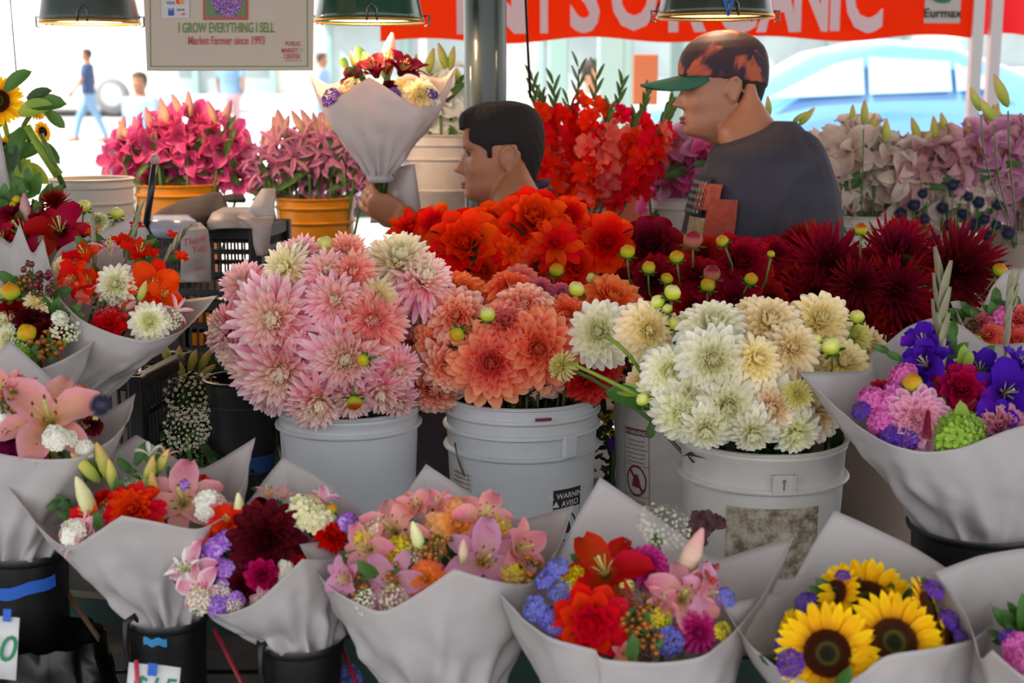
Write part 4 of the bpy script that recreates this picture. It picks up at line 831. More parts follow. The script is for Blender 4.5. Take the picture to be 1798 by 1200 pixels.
# ---------------------------------------------------------------- wrapped bouquets
ADD = []
def paper(rim, d, bot, seed, dcy=0, pleat=.010, bulge=.07, down=.5):
    rn = random.Random(seed); pts = [P(x, y, d+(k[0] if k else 0)) for x, y, *k in rim]; corner = [len(k) > 1 for x, y, *k in rim]
    n = len(pts); S = []; SC = []
    for i in range(n):
        a, b = pts[i], pts[(i+1) % n]
        for j in range(7): S.append(a.lerp(b, j/7)); SC.append(j == 0 and corner[i])
    N_ = len(S)
    for _ in range(5): S = [S[i] if SC[i] else (S[i-1]+S[i]*2+S[(i+1) % N_])/4 for i in range(N_)]
    bc = P(bot[0], bot[1], d+dcy); br = bot[2]*d/FPX; cen = sum(S, Vector())/N_
    L_ = [0]
    for i in range(N_): L_.append(L_[-1]+(S[(i+1) % N_]-S[i]).length)
    B = [bc+Vector((math.cos(PI+2*PI*L_[i]/L_[-1]), math.sin(PI+2*PI*L_[i]/L_[-1]), 0))*br for i in range(N_)]
    rows = []; ph = [rn.uniform(0, 6) for _ in range(4)]
    axis = (cen-bc).normalized()
    for v in [-down, -.25*down*2, -.1*down*2]+[i/24 for i in range(25)]:
        row = []
        for i in range(N_):
            b, s = B[i], S[i]
            if v < 0: p = bc+(b-bc)*(1+v*.35)+Vector((0, 0, v*.16))
            else:
                p = b.lerp(s, v); ax = bc.lerp(cen, v); out = (p-ax); out = (out-axis*out.dot(axis)); ol = out.length; out = out.normalized() if ol > 1e-6 else Vector()
                th = 2*PI*i/N_
                am = pleat*max(0, 1-v)**1.6*(math.sin(th*11+ph[0]+v*3)+.7*math.sin(th*17+ph[1]-v*5)+.5*math.sin(th*5+ph[2]+v*9))
                cr = (abs(noise.noise(p*13+Vector((seed, 0, 0))))*1.0+abs(noise.noise(p*27+Vector((seed, 5, 0))))*.45-.3)*.020*min(1, v*3)*(1-v*.75)
                fl = abs(noise.noise(p*9+Vector((0, seed, 3))))*.026*(1-v)
                p = p+out*(bulge*ol*math.sin(PI*min(1, v*1.05))+am+cr-fl)
            row.append(p)
        rows.append(row)
    return MB().grid(rows, True), bc, br, cen
def bouquet(label, group, d, rim, bot, items, seed=1, bk=None, leaves=18, name='bouquet', ytop=None, depth=(.04, -.085), up=.35, paper_kw={}):
    mb, bc, br, cen = paper(rim, d, bot, seed, **paper_kw)
    o = root(name, bc, label, 'bouquet', group); pw = local(mb, bc).build('paper_wrap', PAPER, o)
    sm = pw.modifiers.new('thickness', 'SOLIDIFY'); sm.thickness = .0008
    ys = [r[1] for r in rim]; xs = [r[0] for r in rim]; y0, y1 = min(ys), max(ys)
    anchor = bc.lerp(cen, .62)
    rn = random.Random(seed+50)
    for it in items:
        kind, px, py, dia = it[:4]; K0 = kind.split(':')[0]; ex = it[4] if len(it) > 4 else {}
        t = (py-y0)/(y1-y0); dep = d+lerp(depth[0], depth[1], t)+ex.get('dd', 0); pos = P(px, py, dep); s = dia/2*dep/FPX*(1.0 if K0 in ('dbud', 'lbud', 'spike') else 1.07)
        if 'face' in ex: dirv = -F+R*ex['face'][0]+U*ex['face'][1]
        else: dirv = (pos-anchor).normalized()-F*.55+U*up
        dirv = dirv.normalized(); q = aim(dirv, ex.get('spin', rn.random()*6)); K, _, col = kind.partition(':'); lp = pos-bc
        if K in KINDS:
            s *= 1.06; lp = lp-dirv*s*.15
            full, inner, seps = bloom_parts(K, COL[col], rn.randrange(2)); nm = 'zinnia' if K == 'zinnia' else 'dahlia'
            if seps and dia > 60:
                x = ob(nm, inner, o, lp, q, s)
                for me, a, tl in seps: ob('petal', me, x, None, Quaternion((0, 0, 1), a) @ Quaternion((0, 1, 0), tl))
            else: ob(nm, full, o, lp, q, s)
        elif K in ('lily', 'half', 'glad', 'slim'):
            kw = {'lily': OPEN, 'half': HALF, 'glad': GLAD, 'slim': SLIM}[K]; fac = {'lily': 1.35, 'half': 1.6, 'glad': 1.25, 'slim': 1.5}[K]
            lily_floret(o, 'gladiolus_floret' if K == 'glad' else 'lily', None, LCOL[col], kw, lp-dirv*s*.35, q, s*fac, onemesh=dia < 45)
        elif K == 'lbud': ob('lily_bud', LBUD[col], o, lp-dirv*s, q, s*2)
        elif K == 'dbud': ob('dahlia_bud', DBUD[col], o, lp, q, s*2)
        elif K == 'sun': sunflower(o, lp, q, s)
        elif K == 'leaf': ob('leaf', {'': LEAF, 'd': LEAFD, 'l': LEAFL, 'n': LEAFN}[col], o, lp-dirv*s, frame((0, 0, 0), dirv, (-F).cross(dirv)).to_quaternion(), s*2)
        elif K == 'fill': ob({'stock': 'stock_flower', 'green_hydra': 'green_hydrangea', 'berries': 'berry_sprig', 'redberries': 'berry_sprig', 'darkberries': 'berry_sprig', 'thistle': 'globe_thistle', 'statice': 'statice', 'purple': 'statice', 'phlox': 'phlox', 'violet': 'phlox', 'amaranth': 'amaranth'}.get(col, 'filler_flower'), fillmesh(col), o, lp, q, s*1.1)
        elif K == 'spike':     # gladiolus spike with green sheaths, along dirv
            m_ = MB(); L_ = s*2
            m_.tube([(0, 0, 0), (0, .01*L_, L_*.5), (.02*L_, 0, L_*.9)], [.018*L_, .012*L_, .005*L_], 6)
            for i in range(7): m_.merge(petal_tpl(.42*L_, .085*L_, 1.35, .12, .6, 'point', .015*L_, 0), Matrix.Translation((0, 0, L_*(.1+.1*i))) @ Matrix.Rotation(PI*i+.4, 4, 'Z'))
            ob('gladiolus_spike', m_.mesh('gladiolus_spike', mat('sheath', '#8d9468', .55, col2='#8a7a6a', nscale=30)), o, lp-dirv*s, q)
    # leafy backing
    mb = MB(); L1 = leaf_mb(1, .42); cx, cy = sum(i[1] for i in items)/len(items), sum(i[2] for i in items)/len(items)
    hx = max(abs(i[1]-cx) for i in items); hy = max(abs(i[2]-cy) for i in items)
    for i in range(leaves*2):
        a = rn.random()*6.28; r = math.sqrt(rn.random())*.78; px, py = cx+hx*r*math.cos(a), cy+hy*r*math.sin(a); t = (py-y0)/(y1-y0)
        p = P(px, py, d+lerp(depth[0], depth[1], t)+.035)-bc; dr = ((p+bc-anchor).normalized()+Vector((rn.uniform(-.8, .8), rn.uniform(-.9, .0), rn.uniform(-.5, .3)))).normalized()
        mb.merge(L1, Matrix.Translation(p) @ frame((0, 0, 0), dr, (-F).cross(dr)) @ Matrix.Scale(rn.uniform(.022, .042)*d/2, 4))
    for i in range(16):
        a = rn.random()*6.28; q = bc+Vector((math.cos(a), math.sin(a), 0))*br*.6*rn.random(); e = cen+Vector((math.cos(a)*hx, 0, 0))*(d/FPX)*.6*rn.random()
        mb.tube([q-bc+Vector((0, 0, -.05)), (q+e)/2-bc, e-bc-axis_up*.02], .0028, 5)
    x = mb.build('foliage', GREEN, o); x['kind'] = 'stuff'
    if bk is not None:
        lab, H_, f_ = bk; Rr = br*f_; b_ = root('black_bucket', (bc.x, bc.y, bc.z-H_), lab, 'bucket', 'black flower buckets')
        MB().lathe([(.001, .003), (Rr*.80, .003), (Rr*.82, .01), (Rr*.93, H_-.055), (Rr*.945, H_-.05), (Rr*.96, H_-.012), (Rr*1.03, H_-.010), (Rr*1.05, H_-.004), (Rr*1.03, H_), (Rr*.98, H_-.003), (Rr*.95, H_-.02), (Rr*.80, .02), (.001, .02)], 48).build('bucket_body', BLACKP, b_, sharp=50)
        return o, b_, bc, Rr, H_
    return o
axis_up = Vector((0, 0, 1))
SH = .48
def bh(px, py, d): return P(px, py, d).z-SH
# 1 lily and red dahlia ------------------------------------------
o1 = bouquet('paper wrapped bouquet with red dahlia, pink lily and tall green lily buds', 'wrapped mixed bouquets', 2.05,
 [(8, 850, 0, 1), (60, 920, -.05), (118, 968, -.09), (165, 938, -.12), (214, 906, -.13, 1), (280, 918, -.13), (350, 933, -.11), (400, 905, -.06), (428, 850, 0), (448, 769, .05, 1), (400, 800, .08), (350, 828, .10), (300, 800, .12), (240, 764, .14, 1), (180, 800, .13), (120, 848, .10), (60, 866, .06)], (294, 1078, 62),
 [('decor2:scarlet', 233, 896, 98, dict(face=(-.05, .45), dd=-.03)), ('lily:pink', 320, 880, 118, dict(face=(.1, .55))), ('decor2:scarlet', 345, 862, 66, dict(face=(.2, .7), dd=.03)), ('fill:stock', 370, 890, 62), ('fill:stock', 128, 938, 52),
  ('lbud:g', 150, 822, 72, dict(face=(-2.2, 2.6))), ('lbud:g', 182, 812, 76, dict(face=(-.9, 3.4))), ('lbud:g', 262, 832, 70, dict(face=(.9, 3))), ('lbud:g', 196, 835, 60, dict(face=(-.4, 4))), ('lbud:w', 150, 878, 92, dict(face=(-.7, 2.6), dd=-.02)), ('lbud:g', 285, 812, 54, dict(face=(1.6, 3))), ('lbud:g', 268, 858, 62, dict(face=(.1, 3.4))),
  ('slim:white', 262, 795, 44, dict(face=(-.3, 3))), ('slim:peach', 292, 800, 34, dict(face=(.7, 2))), ('fill:lace', 240, 848, 54), ('fill:lace', 190, 890, 44), ('glad:gladorange', 150, 903, 52), ('half:pinkwhite', 158, 932, 50), ('slim:pinkwhite', 128, 955, 44), ('decor:scarlet', 178, 872, 40), ('fill:violet', 328, 850, 30), ('leaf', 212, 858, 44, dict(face=(-.5, 1.4), dd=-.02)), ('leaf:l', 248, 868, 44, dict(face=(.7, 1.6))), ('leaf', 172, 915, 34, dict(face=(-.2, 2), dd=-.03)), ('fill:phlox', 150, 925, 26), ('half:pink', 385, 905, 44)],
 seed=1, bk=('black bucket below the red dahlia and lily bouquet, strip of light blue tape', bh(294, 1085, 2.05), 1.12))
# 2 dark dahlia --------------------------------------------------
o2 = bouquet('paper wrapped bouquet around one large blackish burgundy dahlia', 'wrapped mixed bouquets', 1.99,
 [(269, 992, 0, 1), (300, 1022, -.03), (345, 1066, -.07), (388, 1084, -.1), (445, 1064, -.12), (495, 1018, -.12), (532, 982, -.11, 1), (580, 985, -.06), (622, 955, 0), (640, 900, .05), (592, 862, .08), (545, 830, .10), (497, 803, .12, 1), (462, 845, .11), (440, 878, .10), (380, 930, .08), (300, 975, .04)], (528, 1118, 66),
 [('decor2:burgundy', 467, 948, 124, dict(face=(.02, .12), dd=-.02)), ('decor:plum', 452, 1018, 72, dict(face=(.1, -.2))), ('waxy:raspberry', 460, 1012, 58, dict(face=(.3, -.2), dd=-.02)), ('decor:burgundy', 425, 1030, 66, dict(face=(-.1, -.3))), ('fill:cream_stock', 543, 906, 84), ('decor2:scarlet', 582, 940, 60), ('fill:violet', 375, 965, 48), ('fill:violet', 392, 950, 44), ('fill:violet', 395, 1000, 38), ('fill:violet', 384, 1066, 40, dict(face=(0, .2))), ('fill:violet', 412, 1056, 36, dict(face=(0, .2))), ('fill:violet', 390, 1028, 26),
  ('lily:pinkwhite', 338, 998, 74, dict(face=(-.5, .2))), ('lily:pinkwhite', 352, 1034, 70, dict(face=(-.2, .1))), ('lily:pinkwhite', 330, 968, 40), ('slim:white', 325, 1000, 56, dict(face=(-.6, .5), dd=-.01)), ('lbud:w', 421, 896, 66, dict(face=(-.1, 3))), ('slim:peach', 472, 872, 48, dict(face=(-.2, 3))), ('slim:peach', 498, 872, 44, dict(face=(.4, 3))), ('glad:gladorange', 400, 915, 56, dict(face=(-.2, .9))), ('glad:gladorange', 365, 940, 44), ('fill:whitespray', 352, 1056, 46), ('fill:whitespray', 410, 1068, 36), ('fill:whitespray', 390, 1040, 36), ('fill:stock', 500, 1005, 44), ('decor:scarlet', 523, 990, 44), ('half:pinkwhite', 463, 1052, 36), ('fill:violet', 612, 918, 40), ('half:pinkwhite', 568, 880, 40), ('dbud:y', 582, 893, 22), ('fill:whitespray', 455, 1058, 30), ('decor:burgundy', 455, 880, 30)],
 seed=2, bk=('black bucket with wire handle below the burgundy dahlia bouquet', bh(528, 1122, 1.99), 1.12))
# 3 peach lilies -------------------------------------------------
o3 = bouquet('paper wrapped bouquet of pale pink lilies and yellow orange dahlias', 'wrapped mixed bouquets', 1.94,
 [(525, 957, 0, 1), (560, 1015, -.04), (600, 1048, -.08), (672, 1080, -.11), (740, 1040, -.13), (797, 1000, -.14, 1), (870, 1022, -.12), (935, 1030, -.08), (985, 960, 0), (1008, 888, .05, 1), (960, 902, .08), (905, 917, .1), (830, 870, .12), (748, 815, .14, 1), (722, 852, .12), (700, 888, .11), (655, 915, .09), (600, 945, .05)], (785, 1235, 82),
 [('decor:yelloworange', 803, 922, 122, dict(face=(.02, .35), dd=.02)), ('decor:yellowred', 748, 1018, 80, dict(face=(-.1, .3), dd=-.01)), ('lily:mauve', 850, 985, 118, dict(face=(.15, .4))), ('lily:pink', 690, 930, 104, dict(face=(-.3, .6), dd=.01)), ('lily:pink', 645, 965, 84, dict(face=(-.5, .3))), ('lily:mauve', 690, 1025, 96, dict(face=(-.2, .1))), ('lily:pink', 850, 908, 90, dict(face=(.3, 1))), ('half:pink', 905, 965, 84, dict(face=(1, .3))), ('half:peach', 730, 898, 60, dict(face=(0, 1.4))), ('half:mauve', 615, 1015, 66, dict(face=(-.8, .1))), ('half:pink', 770, 892, 50, dict(face=(-.3, 1.6))),
  ('lbud:w', 733, 945, 70, dict(face=(-.5, 2), dd=-.03)), ('lbud:p', 813, 970, 52, dict(face=(.1, 2.4), dd=-.04)), ('fill:yellow', 700, 965, 52), ('fill:whitespray', 724, 974, 42), ('fill:berries', 760, 965, 50, dict(dd=-.02)), ('fill:berries', 690, 1000, 48), ('fill:berries', 637, 1030, 48), ('fill:yellow', 675, 985, 40), ('fill:whitespray', 690, 1055, 52), ('fill:whitespray', 640, 1058, 46), ('fill:yellow', 905, 1010, 56), ('fill:berries', 930, 1005, 52), ('leaf', 645, 1000, 50, dict(face=(-1, .9), dd=-.04)), ('leaf:d', 740, 955, 34, dict(face=(1.5, 1))), ('fill:yellow', 636, 945, 38), ('fill:whitespray', 655, 928, 40), ('fill:yellow', 880, 925, 40), ('slim:peach', 890, 1020, 40), ('leaf', 790, 955, 30)],
 seed=3, bk=('black bucket almost hidden below the pale pink lily bouquet', bh(785, 1240, 1.94), 1.08))
# 4 magenta balls, red lily --------------------------------------
o4 = bouquet('paper wrapped bouquet with magenta ball dahlias, red lily and blue statice', 'wrapped mixed bouquets', 1.84,
 [(865, 1030, 0, 1), (915, 1085, -.05), (965, 1122, -.10), (1045, 1142, -.12, 1), (1052, 1158, -.125), (1140, 1166, -.13), (1230, 1158, -.12), (1292, 1112, -.08), (1345, 1040, 0), (1392, 943, .06, 1), (1320, 965, .09), (1250, 987, .1), (1155, 908, .12), (1053, 838, .14, 1), (1010, 915, .13), (965, 1000, .11), (930, 1035, .06)], (1120, 1330, 92),
 [('waxy:scarlet', 1038, 1096, 128, dict(face=(-.05, .1), dd=-.02)), ('ball:magenta', 1137, 995, 88, dict(face=(.05, .35))), ('ball:magenta', 1228, 1112, 84, dict(face=(.2, .1))), ('lily:red', 1062, 1005, 130, dict(face=(-.25, .8))), ('lily:pink', 1200, 1050, 110, dict(face=(.1, .5))), ('lily:mauve', 1240, 1040, 80, dict(face=(.8, .3))), ('lbud:p', 1214, 975, 110, dict(face=(.9, 2.6))), ('fill:statice', 940, 1070, 46, dict(face=(-1, .3))), ('fill:statice', 985, 1040, 44), ('fill:statice', 978, 1000, 44), ('fill:statice', 958, 1020, 36), ('fill:statice', 970, 1110, 44, dict(face=(-.6, .1))), ('fill:statice', 1175, 1128, 52, dict(face=(.1, .1))), ('fill:statice', 1000, 1068, 36), ('fill:statice', 960, 1085, 36), ('fill:yellow', 996, 1030, 42), ('fill:yellow', 1150, 1085, 48), ('fill:berries', 1115, 1090, 56, dict(dd=-.02)), ('fill:berries', 1140, 1120, 56, dict(dd=-.02)), ('fill:berries', 1135, 1068, 44), ('fill:brownspray', 1105, 1052, 60), ('fill:brownspray', 1135, 1148, 50), ('leaf', 1110, 1138, 52, dict(face=(.1, 2), dd=-.05)), ('dbud:c', 1100, 1030, 30), ('fill:redberries', 1240, 1010, 44), ('fill:yellow', 1268, 1110, 34), ('fill:statice', 1275, 1050, 36), ('fill:yellow', 1010, 1010, 34), ('half:pink', 1160, 1060, 50), ('fill:babys', 1165, 930, 90, dict(face=(.3, 1.2), dd=.04)), ('fill:brownspray', 1085, 1075, 44), ('leaf:l', 1170, 1095, 36), ('half:peach', 1095, 1150, 40, dict(face=(.1, .1)))],
 seed=4, bk=('black bucket below the magenta ball dahlia bouquet', bh(1120, 1335, 1.84), 1.05))
# 5 sunflowers ---------------------------------------------------
o5 = bouquet('paper wrapped bouquet of yellow sunflowers with purple statice', 'wrapped mixed bouquets', 1.80,
 [(1270, 1063, 0, 1), (1310, 1128, -.05), (1370, 1180, -.09), (1440, 1210, -.12), (1505, 1192, -.14), (1555, 1150, -.14), (1640, 1140, -.12), (1705, 1125, -.06), (1745, 1098, 0), (1742, 1060, .05), (1685, 1012, .08), (1600, 958, .11), (1530, 925, .13), (1465, 897, .14, 1), (1425, 960, .12), (1385, 1035, .09), (1330, 1050, .04)], (1545, 1350, 92),
 [('sun', 1523, 1062, 168, dict(face=(-.02, .75), dd=.02)), ('sun', 1452, 1148, 172, dict(face=(-.1, .22), dd=-.03)), ('sun', 1567, 1130, 176, dict(face=(.12, .45), dd=-.03)), ('sun', 1625, 1068, 110, dict(face=(1.7, .9))), ('sun', 1660, 1118, 92, dict(face=(1.9, .2), dd=.02)), ('sun', 1468, 1045, 104, dict(face=(-1.7, .9), dd=.02)), ('sun', 1395, 1110, 80, dict(face=(-2, .5), dd=.04)),
  ('fill:purple', 1415, 1060, 40), ('fill:purple', 1637, 1038, 42), ('fill:purple', 1388, 1165, 48, dict(face=(-.4, .2), dd=-.03)), ('fill:purple', 1665, 1090, 40), ('fill:purple', 1685, 1120, 32), ('fill:purple', 1375, 1130, 32), ('fill:purple', 1480, 1012, 26), ('leaf:d', 1355, 1160, 52, dict(face=(-1.6, .6))), ('leaf', 1480, 1192, 54, dict(face=(.6, 1.2), dd=-.07)), ('leaf:d', 1590, 1050, 40)],
 seed=5, bk=('black bucket below the sunflower bouquet', bh(1545, 1355, 1.80), 1.05))
# 6 far right corner, partial ------------------------------------
o6 = bouquet('partly visible paper wrapped bouquet with mauve flowers at the right edge', 'wrapped mixed bouquets', 1.76,
 [(1640, 1005, .05, 1), (1700, 1080, -.01), (1718, 1165, -.08), (1742, 1142, -.11, 1), (1800, 1195, -.14), (1900, 1215, -.13), (2000, 1140, -.03), (2040, 1020, .05), (1950, 975, .10), (1860, 962, .13), (1800, 962, .13), (1720, 975, .1)], (1850, 1400, 85),
 [('fill:phlox', 1782, 1130, 46), ('fill:phlox', 1800, 1160, 70), ('leaf', 1800, 1080, 80, dict(face=(-.4, 2.2))), ('decor:plum', 1850, 1120, 90), ('fill:purple', 1770, 1120, 30), ('decor:magenta', 1880, 1060, 90), ('fill:redberries', 1840, 1170, 60), ('leaf:d', 1775, 1110, 40)],
 seed=6, bk=('black bucket at the right edge below the mauve bouquet', bh(1850, 1405, 1.76), 1.05))
# 7 purple gladiolus, right --------------------------------------
o7 = bouquet('paper wrapped bouquet with purple gladioli, pink dahlias and green hydrangea', 'wrapped mixed bouquets', 2.18,
 [(1403, 653, 0, 1), (1450, 700, -.03), (1510, 750, -.07), (1560, 782, -.10), (1620, 796, -.12), (1690, 788, -.13), (1760, 758, -.12), (1840, 735, -.07), (1905, 680, 0), (1890, 615, .06), (1810, 600, .1), (1735, 608, .12), (1690, 570, .13), (1640, 556, .13), (1590, 574, .12), (1548, 612, .1), (1530, 620, .09, 1), (1526, 652, .07), (1470, 654, .04)], (1712, 918, 100),
 [('decor2:pinkstripe', 1612, 735, 108, dict(face=(-.1, .2), dd=-.02)), ('waxy:raspberry', 1688, 682, 96, dict(face=(-.1, .5))), ('glad:gladpurple', 1765, 690, 104, dict(face=(-.05, .2))), ('glad:gladpurple', 1625, 640, 78, dict(face=(-.8, .6))), ('glad:gladpurple', 1620, 600, 64, dict(face=(-.6, 1))), ('glad:gladpurple', 1650, 660, 70, dict(face=(.2, .5), dd=.02)), ('glad:gladpurple', 1720, 650, 70, dict(face=(-.4, .9), dd=.02)), ('glad:gladpurple', 1745, 740, 70, dict(face=(-.3, .2))), ('glad:gladpurple', 1790, 640, 70), ('glad:gladpurple', 1640, 620, 60),
  ('decor2:redpinkstripe', 1765, 755, 90, dict(face=(.1, .1))), ('fill:green_hydra', 1685, 768, 92, dict(face=(.0, .3), dd=-.02)), ('fill:phlox', 1585, 660, 50), ('fill:phlox', 1555, 712, 60), ('fill:phlox', 1565, 690, 44), ('fill:phlox', 1530, 700, 48), ('fill:phlox', 1545, 740, 50), ('star:crimson', 1545, 683, 42, dict(face=(-.3, .5))), ('dbud:y', 1602, 672, 34, dict(dd=-.03)), ('fill:amaranth', 1628, 757, 56, dict(face=(-.2, 2), dd=-.04)), ('fill:purple', 1588, 770, 54), ('fill:purple', 1512, 722, 34), ('fill:violet', 1600, 775, 26), ('leaf:l', 1686, 730, 54, dict(face=(-.1, 2), dd=-.04)), ('spike', 1650, 575, 230, dict(face=(-.05, 6), dd=.02)), ('spike', 1652, 640, 150, dict(face=(-.3, 6), dd=.01)), ('spike', 1770, 560, 150, dict(face=(.1, 6), dd=.04)), ('leaf:l', 1700, 632, 34), ('fill:purple', 1560, 765, 40), ('fill:amaranth', 1650, 770, 40), ('leaf:l', 1690, 625, 40), ('fill:phlox', 1575, 750, 44)],
 seed=7, bk=('wide black bucket standing right of the cream dahlias', P(1712, 922, 2.18).z-TZ+.1, 1.12))
# 8 coral bouquet behind at the right ----------------------------
o8 = bouquet('paper wrapped bouquet of coral and pink flowers at the right, behind the purple one', 'wrapped mixed bouquets', 2.48,
 [(1668, 530, .02, 1), (1692, 570, -.03), (1730, 640, -.08), (1800, 665, -.11), (1880, 650, -.1), (1930, 560, 0), (1890, 490, .08), (1830, 460, .12), (1798, 470, .12), (1765, 475, .12, 1), (1740, 505, .1), (1720, 548, .08), (1685, 528, .05, 1)], (1800, 760, 60),
 [('decor:corallight', 1735, 590, 70), ('decor:corallight', 1785, 600, 80), ('decor:rosebit', 1720, 565, 50), ('decor2:corallight', 1790, 560, 70), ('fill:phlox', 1760, 555, 40), ('leaf', 1742, 550, 44, dict(face=(-.3, 2))), ('leaf', 1712, 555, 34), ('spike', 1775, 550, 130, dict(face=(.2, 6))), ('fill:green_hydra', 1700, 610, 50), ('decor:corallight', 1850, 580, 80), ('fill:darkberries', 1710, 575, 30)], seed=8, bk=('black bucket holding the coral bouquet at the right, behind the wide one', P(1800, 764, 2.48).z-TZ, 1.1))
# 9 red gladioli and white dahlias, left -------------------------
o9 = bouquet('paper wrapped bouquet of orange red gladioli with two round cream dahlias', 'wrapped mixed bouquets', 2.46,
 [(88, 470, 0, 1), (100, 520, -.06), (140, 562, -.10), (200, 588, -.12), (262, 602, -.12), (315, 585, -.10), (352, 555, -.05), (382, 519, 0, 1), (335, 526, .05), (318, 525, .07), (290, 472, .09), (265, 415, .12), (242, 374, .14, 1), (205, 395, .13), (165, 412, .12), (125, 425, .09), (100, 440, .05)], (140, 690, 48),
 [('cream:cream', 203, 500, 80, dict(face=(-.05, .15), dd=-.02)), ('cream:cream', 262, 565, 76, dict(face=(.15, .1), dd=-.02)), ('glad:gladorange', 150, 450, 66), ('glad:gladorange', 132, 490, 64, dict(face=(-.5, .1))), ('glad:gladorange', 158, 500, 60), ('glad:gladorange', 245, 445, 62), ('glad:gladorange', 268, 500, 78, dict(face=(.4, .2))), ('glad:gladorange', 285, 520, 60), ('glad:gladorange', 215, 425, 40), ('waxy:scarlet', 192, 567, 58), ('cream:warmcream', 108, 470, 50, dict(face=(-.5, .3), dd=.02)), ('glad:gladpink', 118, 510, 44), ('glad:gladpink', 155, 522, 40), ('slim:pinkwhite', 195, 440, 60, dict(face=(.0, 2))), ('spike', 165, 432, 100, dict(face=(.1, 5))), ('spike', 232, 415, 110, dict(face=(1.6, 5))), ('spike', 300, 440, 100, dict(face=(2.5, 3.5))), ('glad:gladorange', 305, 415, 24), ('glad:gladorange', 318, 452, 26), ('glad:gladorange', 240, 398, 24), ('glad:gladorange', 162, 408, 24), ('lbud:g', 250, 512, 44, dict(face=(1, 2), dd=-.04)), ('lbud:m', 230, 536, 36, dict(face=(1, .6), dd=-.04)), ('fill:brownspray', 190, 540, 60), ('fill:brownspray', 235, 545, 36), ('fill:whitespray', 300, 560, 40), ('slim:pinkwhite', 310, 545, 44), ('glad:gladorange', 232, 545, 34)], seed=9, paper_kw=dict(bulge=.12))
# 10 berries, far left -------------------------------------------
o10 = bouquet('paper wrapped bouquet with dark red dahlias, berries and yellow bud, cut by the left edge', 'wrapped mixed bouquets', 2.40,
 [(-100, 560, 0), (-60, 625, -.06), (0, 655, -.1), (70, 650, -.12), (120, 628, -.1), (168, 598, -.05, 1), (128, 570, .02), (98, 500, .06), (76, 418, .10, 1), (57, 452, .11), (35, 392, .13, 1), (20, 432, .12), (0, 412, .12), (-50, 430, .1), (-90, 490, .05)], (50, 800, 50),
 [('decor:burgundy', 55, 558, 70), ('decor:burgundy', 85, 580, 60), ('decor:crimson', 20, 540, 60), ('cream:warmcream', 65, 530, 54, dict(face=(.2, .6))), ('dbud:y', 18, 512, 34, dict(dd=-.03)), ('dbud:y', 47, 585, 34, dict(dd=-.02)), ('fill:darkberries', 60, 490, 54), ('fill:darkberries', 75, 510, 46), ('fill:berries', 30, 505, 40), ('leaf', 15, 490, 44, dict(face=(-1.2, 1))), ('fill:berries', 82, 620, 56), ('fill:berries', 90, 600, 40), ('cream:cream', 8, 560, 56), ('cream:cream', 12, 595, 54), ('fill:whitespray', 115, 580, 50), ('fill:whitespray', 35, 610, 40), ('leaf', 60, 615, 44), ('leaf:l', 80, 590, 36), ('leaf', 55, 498, 30), ('fill:green_hydra', 30, 625, 50), ('decor:crimson', -30, 560, 70), ('leaf:l', 110, 605, 30), ('fill:stock', 105, 560, 30)], seed=10)
# 11 pink lily, left ---------------------------------------------
o11 = bouquet('paper wrapped bouquet with one large salmon pink lily and a thistle, left edge', 'wrapped mixed bouquets', 2.14,
 [(-120, 700, 0), (-60, 780, -.06), (0, 798, -.1), (70, 808, -.12), (140, 806, -.11), (195, 775, -.05), (228, 740, 0), (238, 692, .05, 1), (205, 715, .07), (160, 735, .09), (118, 690, .10), (65, 640, .12), (17, 598, .13, 1), (-25, 640, .12), (-80, 670, .06)], (45, 962, 66),
 [('lily:peach', 85, 735, 150, dict(face=(.1, .6), dd=-.02, spin=.3)), ('decor:plum', 22, 768, 84, dict(face=(-.1, .2))), ('fill:stock', 98, 770, 46, dict(dd=-.05)), ('fill:stock', 128, 775, 40), ('half:peach', 12, 690, 66, dict(face=(-.4, .8))), ('half:pink', 40, 690, 52), ('fill:berries', 18, 702, 46, dict(dd=-.03)), ('fill:berries', 35, 715, 40), ('fill:peach_stock', 142, 698, 48), ('fill:thistle', 178, 712, 40, dict(dd=-.03)), ('fill:redberries', 75, 800, 44), ('fill:redberries', 60, 795, 36), ('leaf:d', 52, 705, 50, dict(face=(.2, 2.4))), ('leaf', 110, 798, 36), ('dbud:c', 157, 716, 14), ('dbud:c', 166, 737, 14), ('decor:burgundy', 165, 745, 40), ('fill:stock', 8, 735, 30), ('leaf:d', 12, 735, 36), ('fill:darkberries', 150, 745, 30), ('fill:stock', 150, 790, 36), ('leaf:l', 95, 800, 34)], seed=11, bk=('large black bucket at the left edge with a wide strip of blue tape', P(45, 966, 2.14).z-SH, 1.12))
# 12 red lilies, far left ----------------------------------------
o12 = bouquet('paper wrapped bouquet with big crimson lilies at the left edge, behind the berry bouquet', 'wrapped mixed bouquets', 2.66,
 [(-80, 420, 0), (-30, 470, -.06), (40, 480, -.1), (100, 470, -.1), (140, 445, -.05), (150, 415, 0, 1), (135, 410, .04), (110, 420, .07), (60, 410, .10), (-2, 330, .13), (-5, 210, .14, 1), (-40, 260, .12), (-90, 340, .06)], (60, 640, 44),
 [('lily:crimson', 40, 410, 96, dict(face=(-.3, .7))), ('lily:crimson', 105, 405, 96, dict(face=(.2, .6), dd=-.02)), ('cactus:maroonred', 95, 350, 58, dict(face=(0, 1.2))), ('decor:crimson', 20, 372, 60), ('decor:maroon', 125, 410, 66), ('decor:maroonred', 70, 385, 50), ('lbud:m', 45, 372, 66, dict(face=(0, 4))), ('dbud:y', 30, 350, 16), ('dbud:y', 22, 360, 14), ('leaf:n', 62, 385, 44, dict(face=(.6, 2))), ('half:crimson', 5, 420, 50), ('leaf', 5, 470, 30)], seed=12)
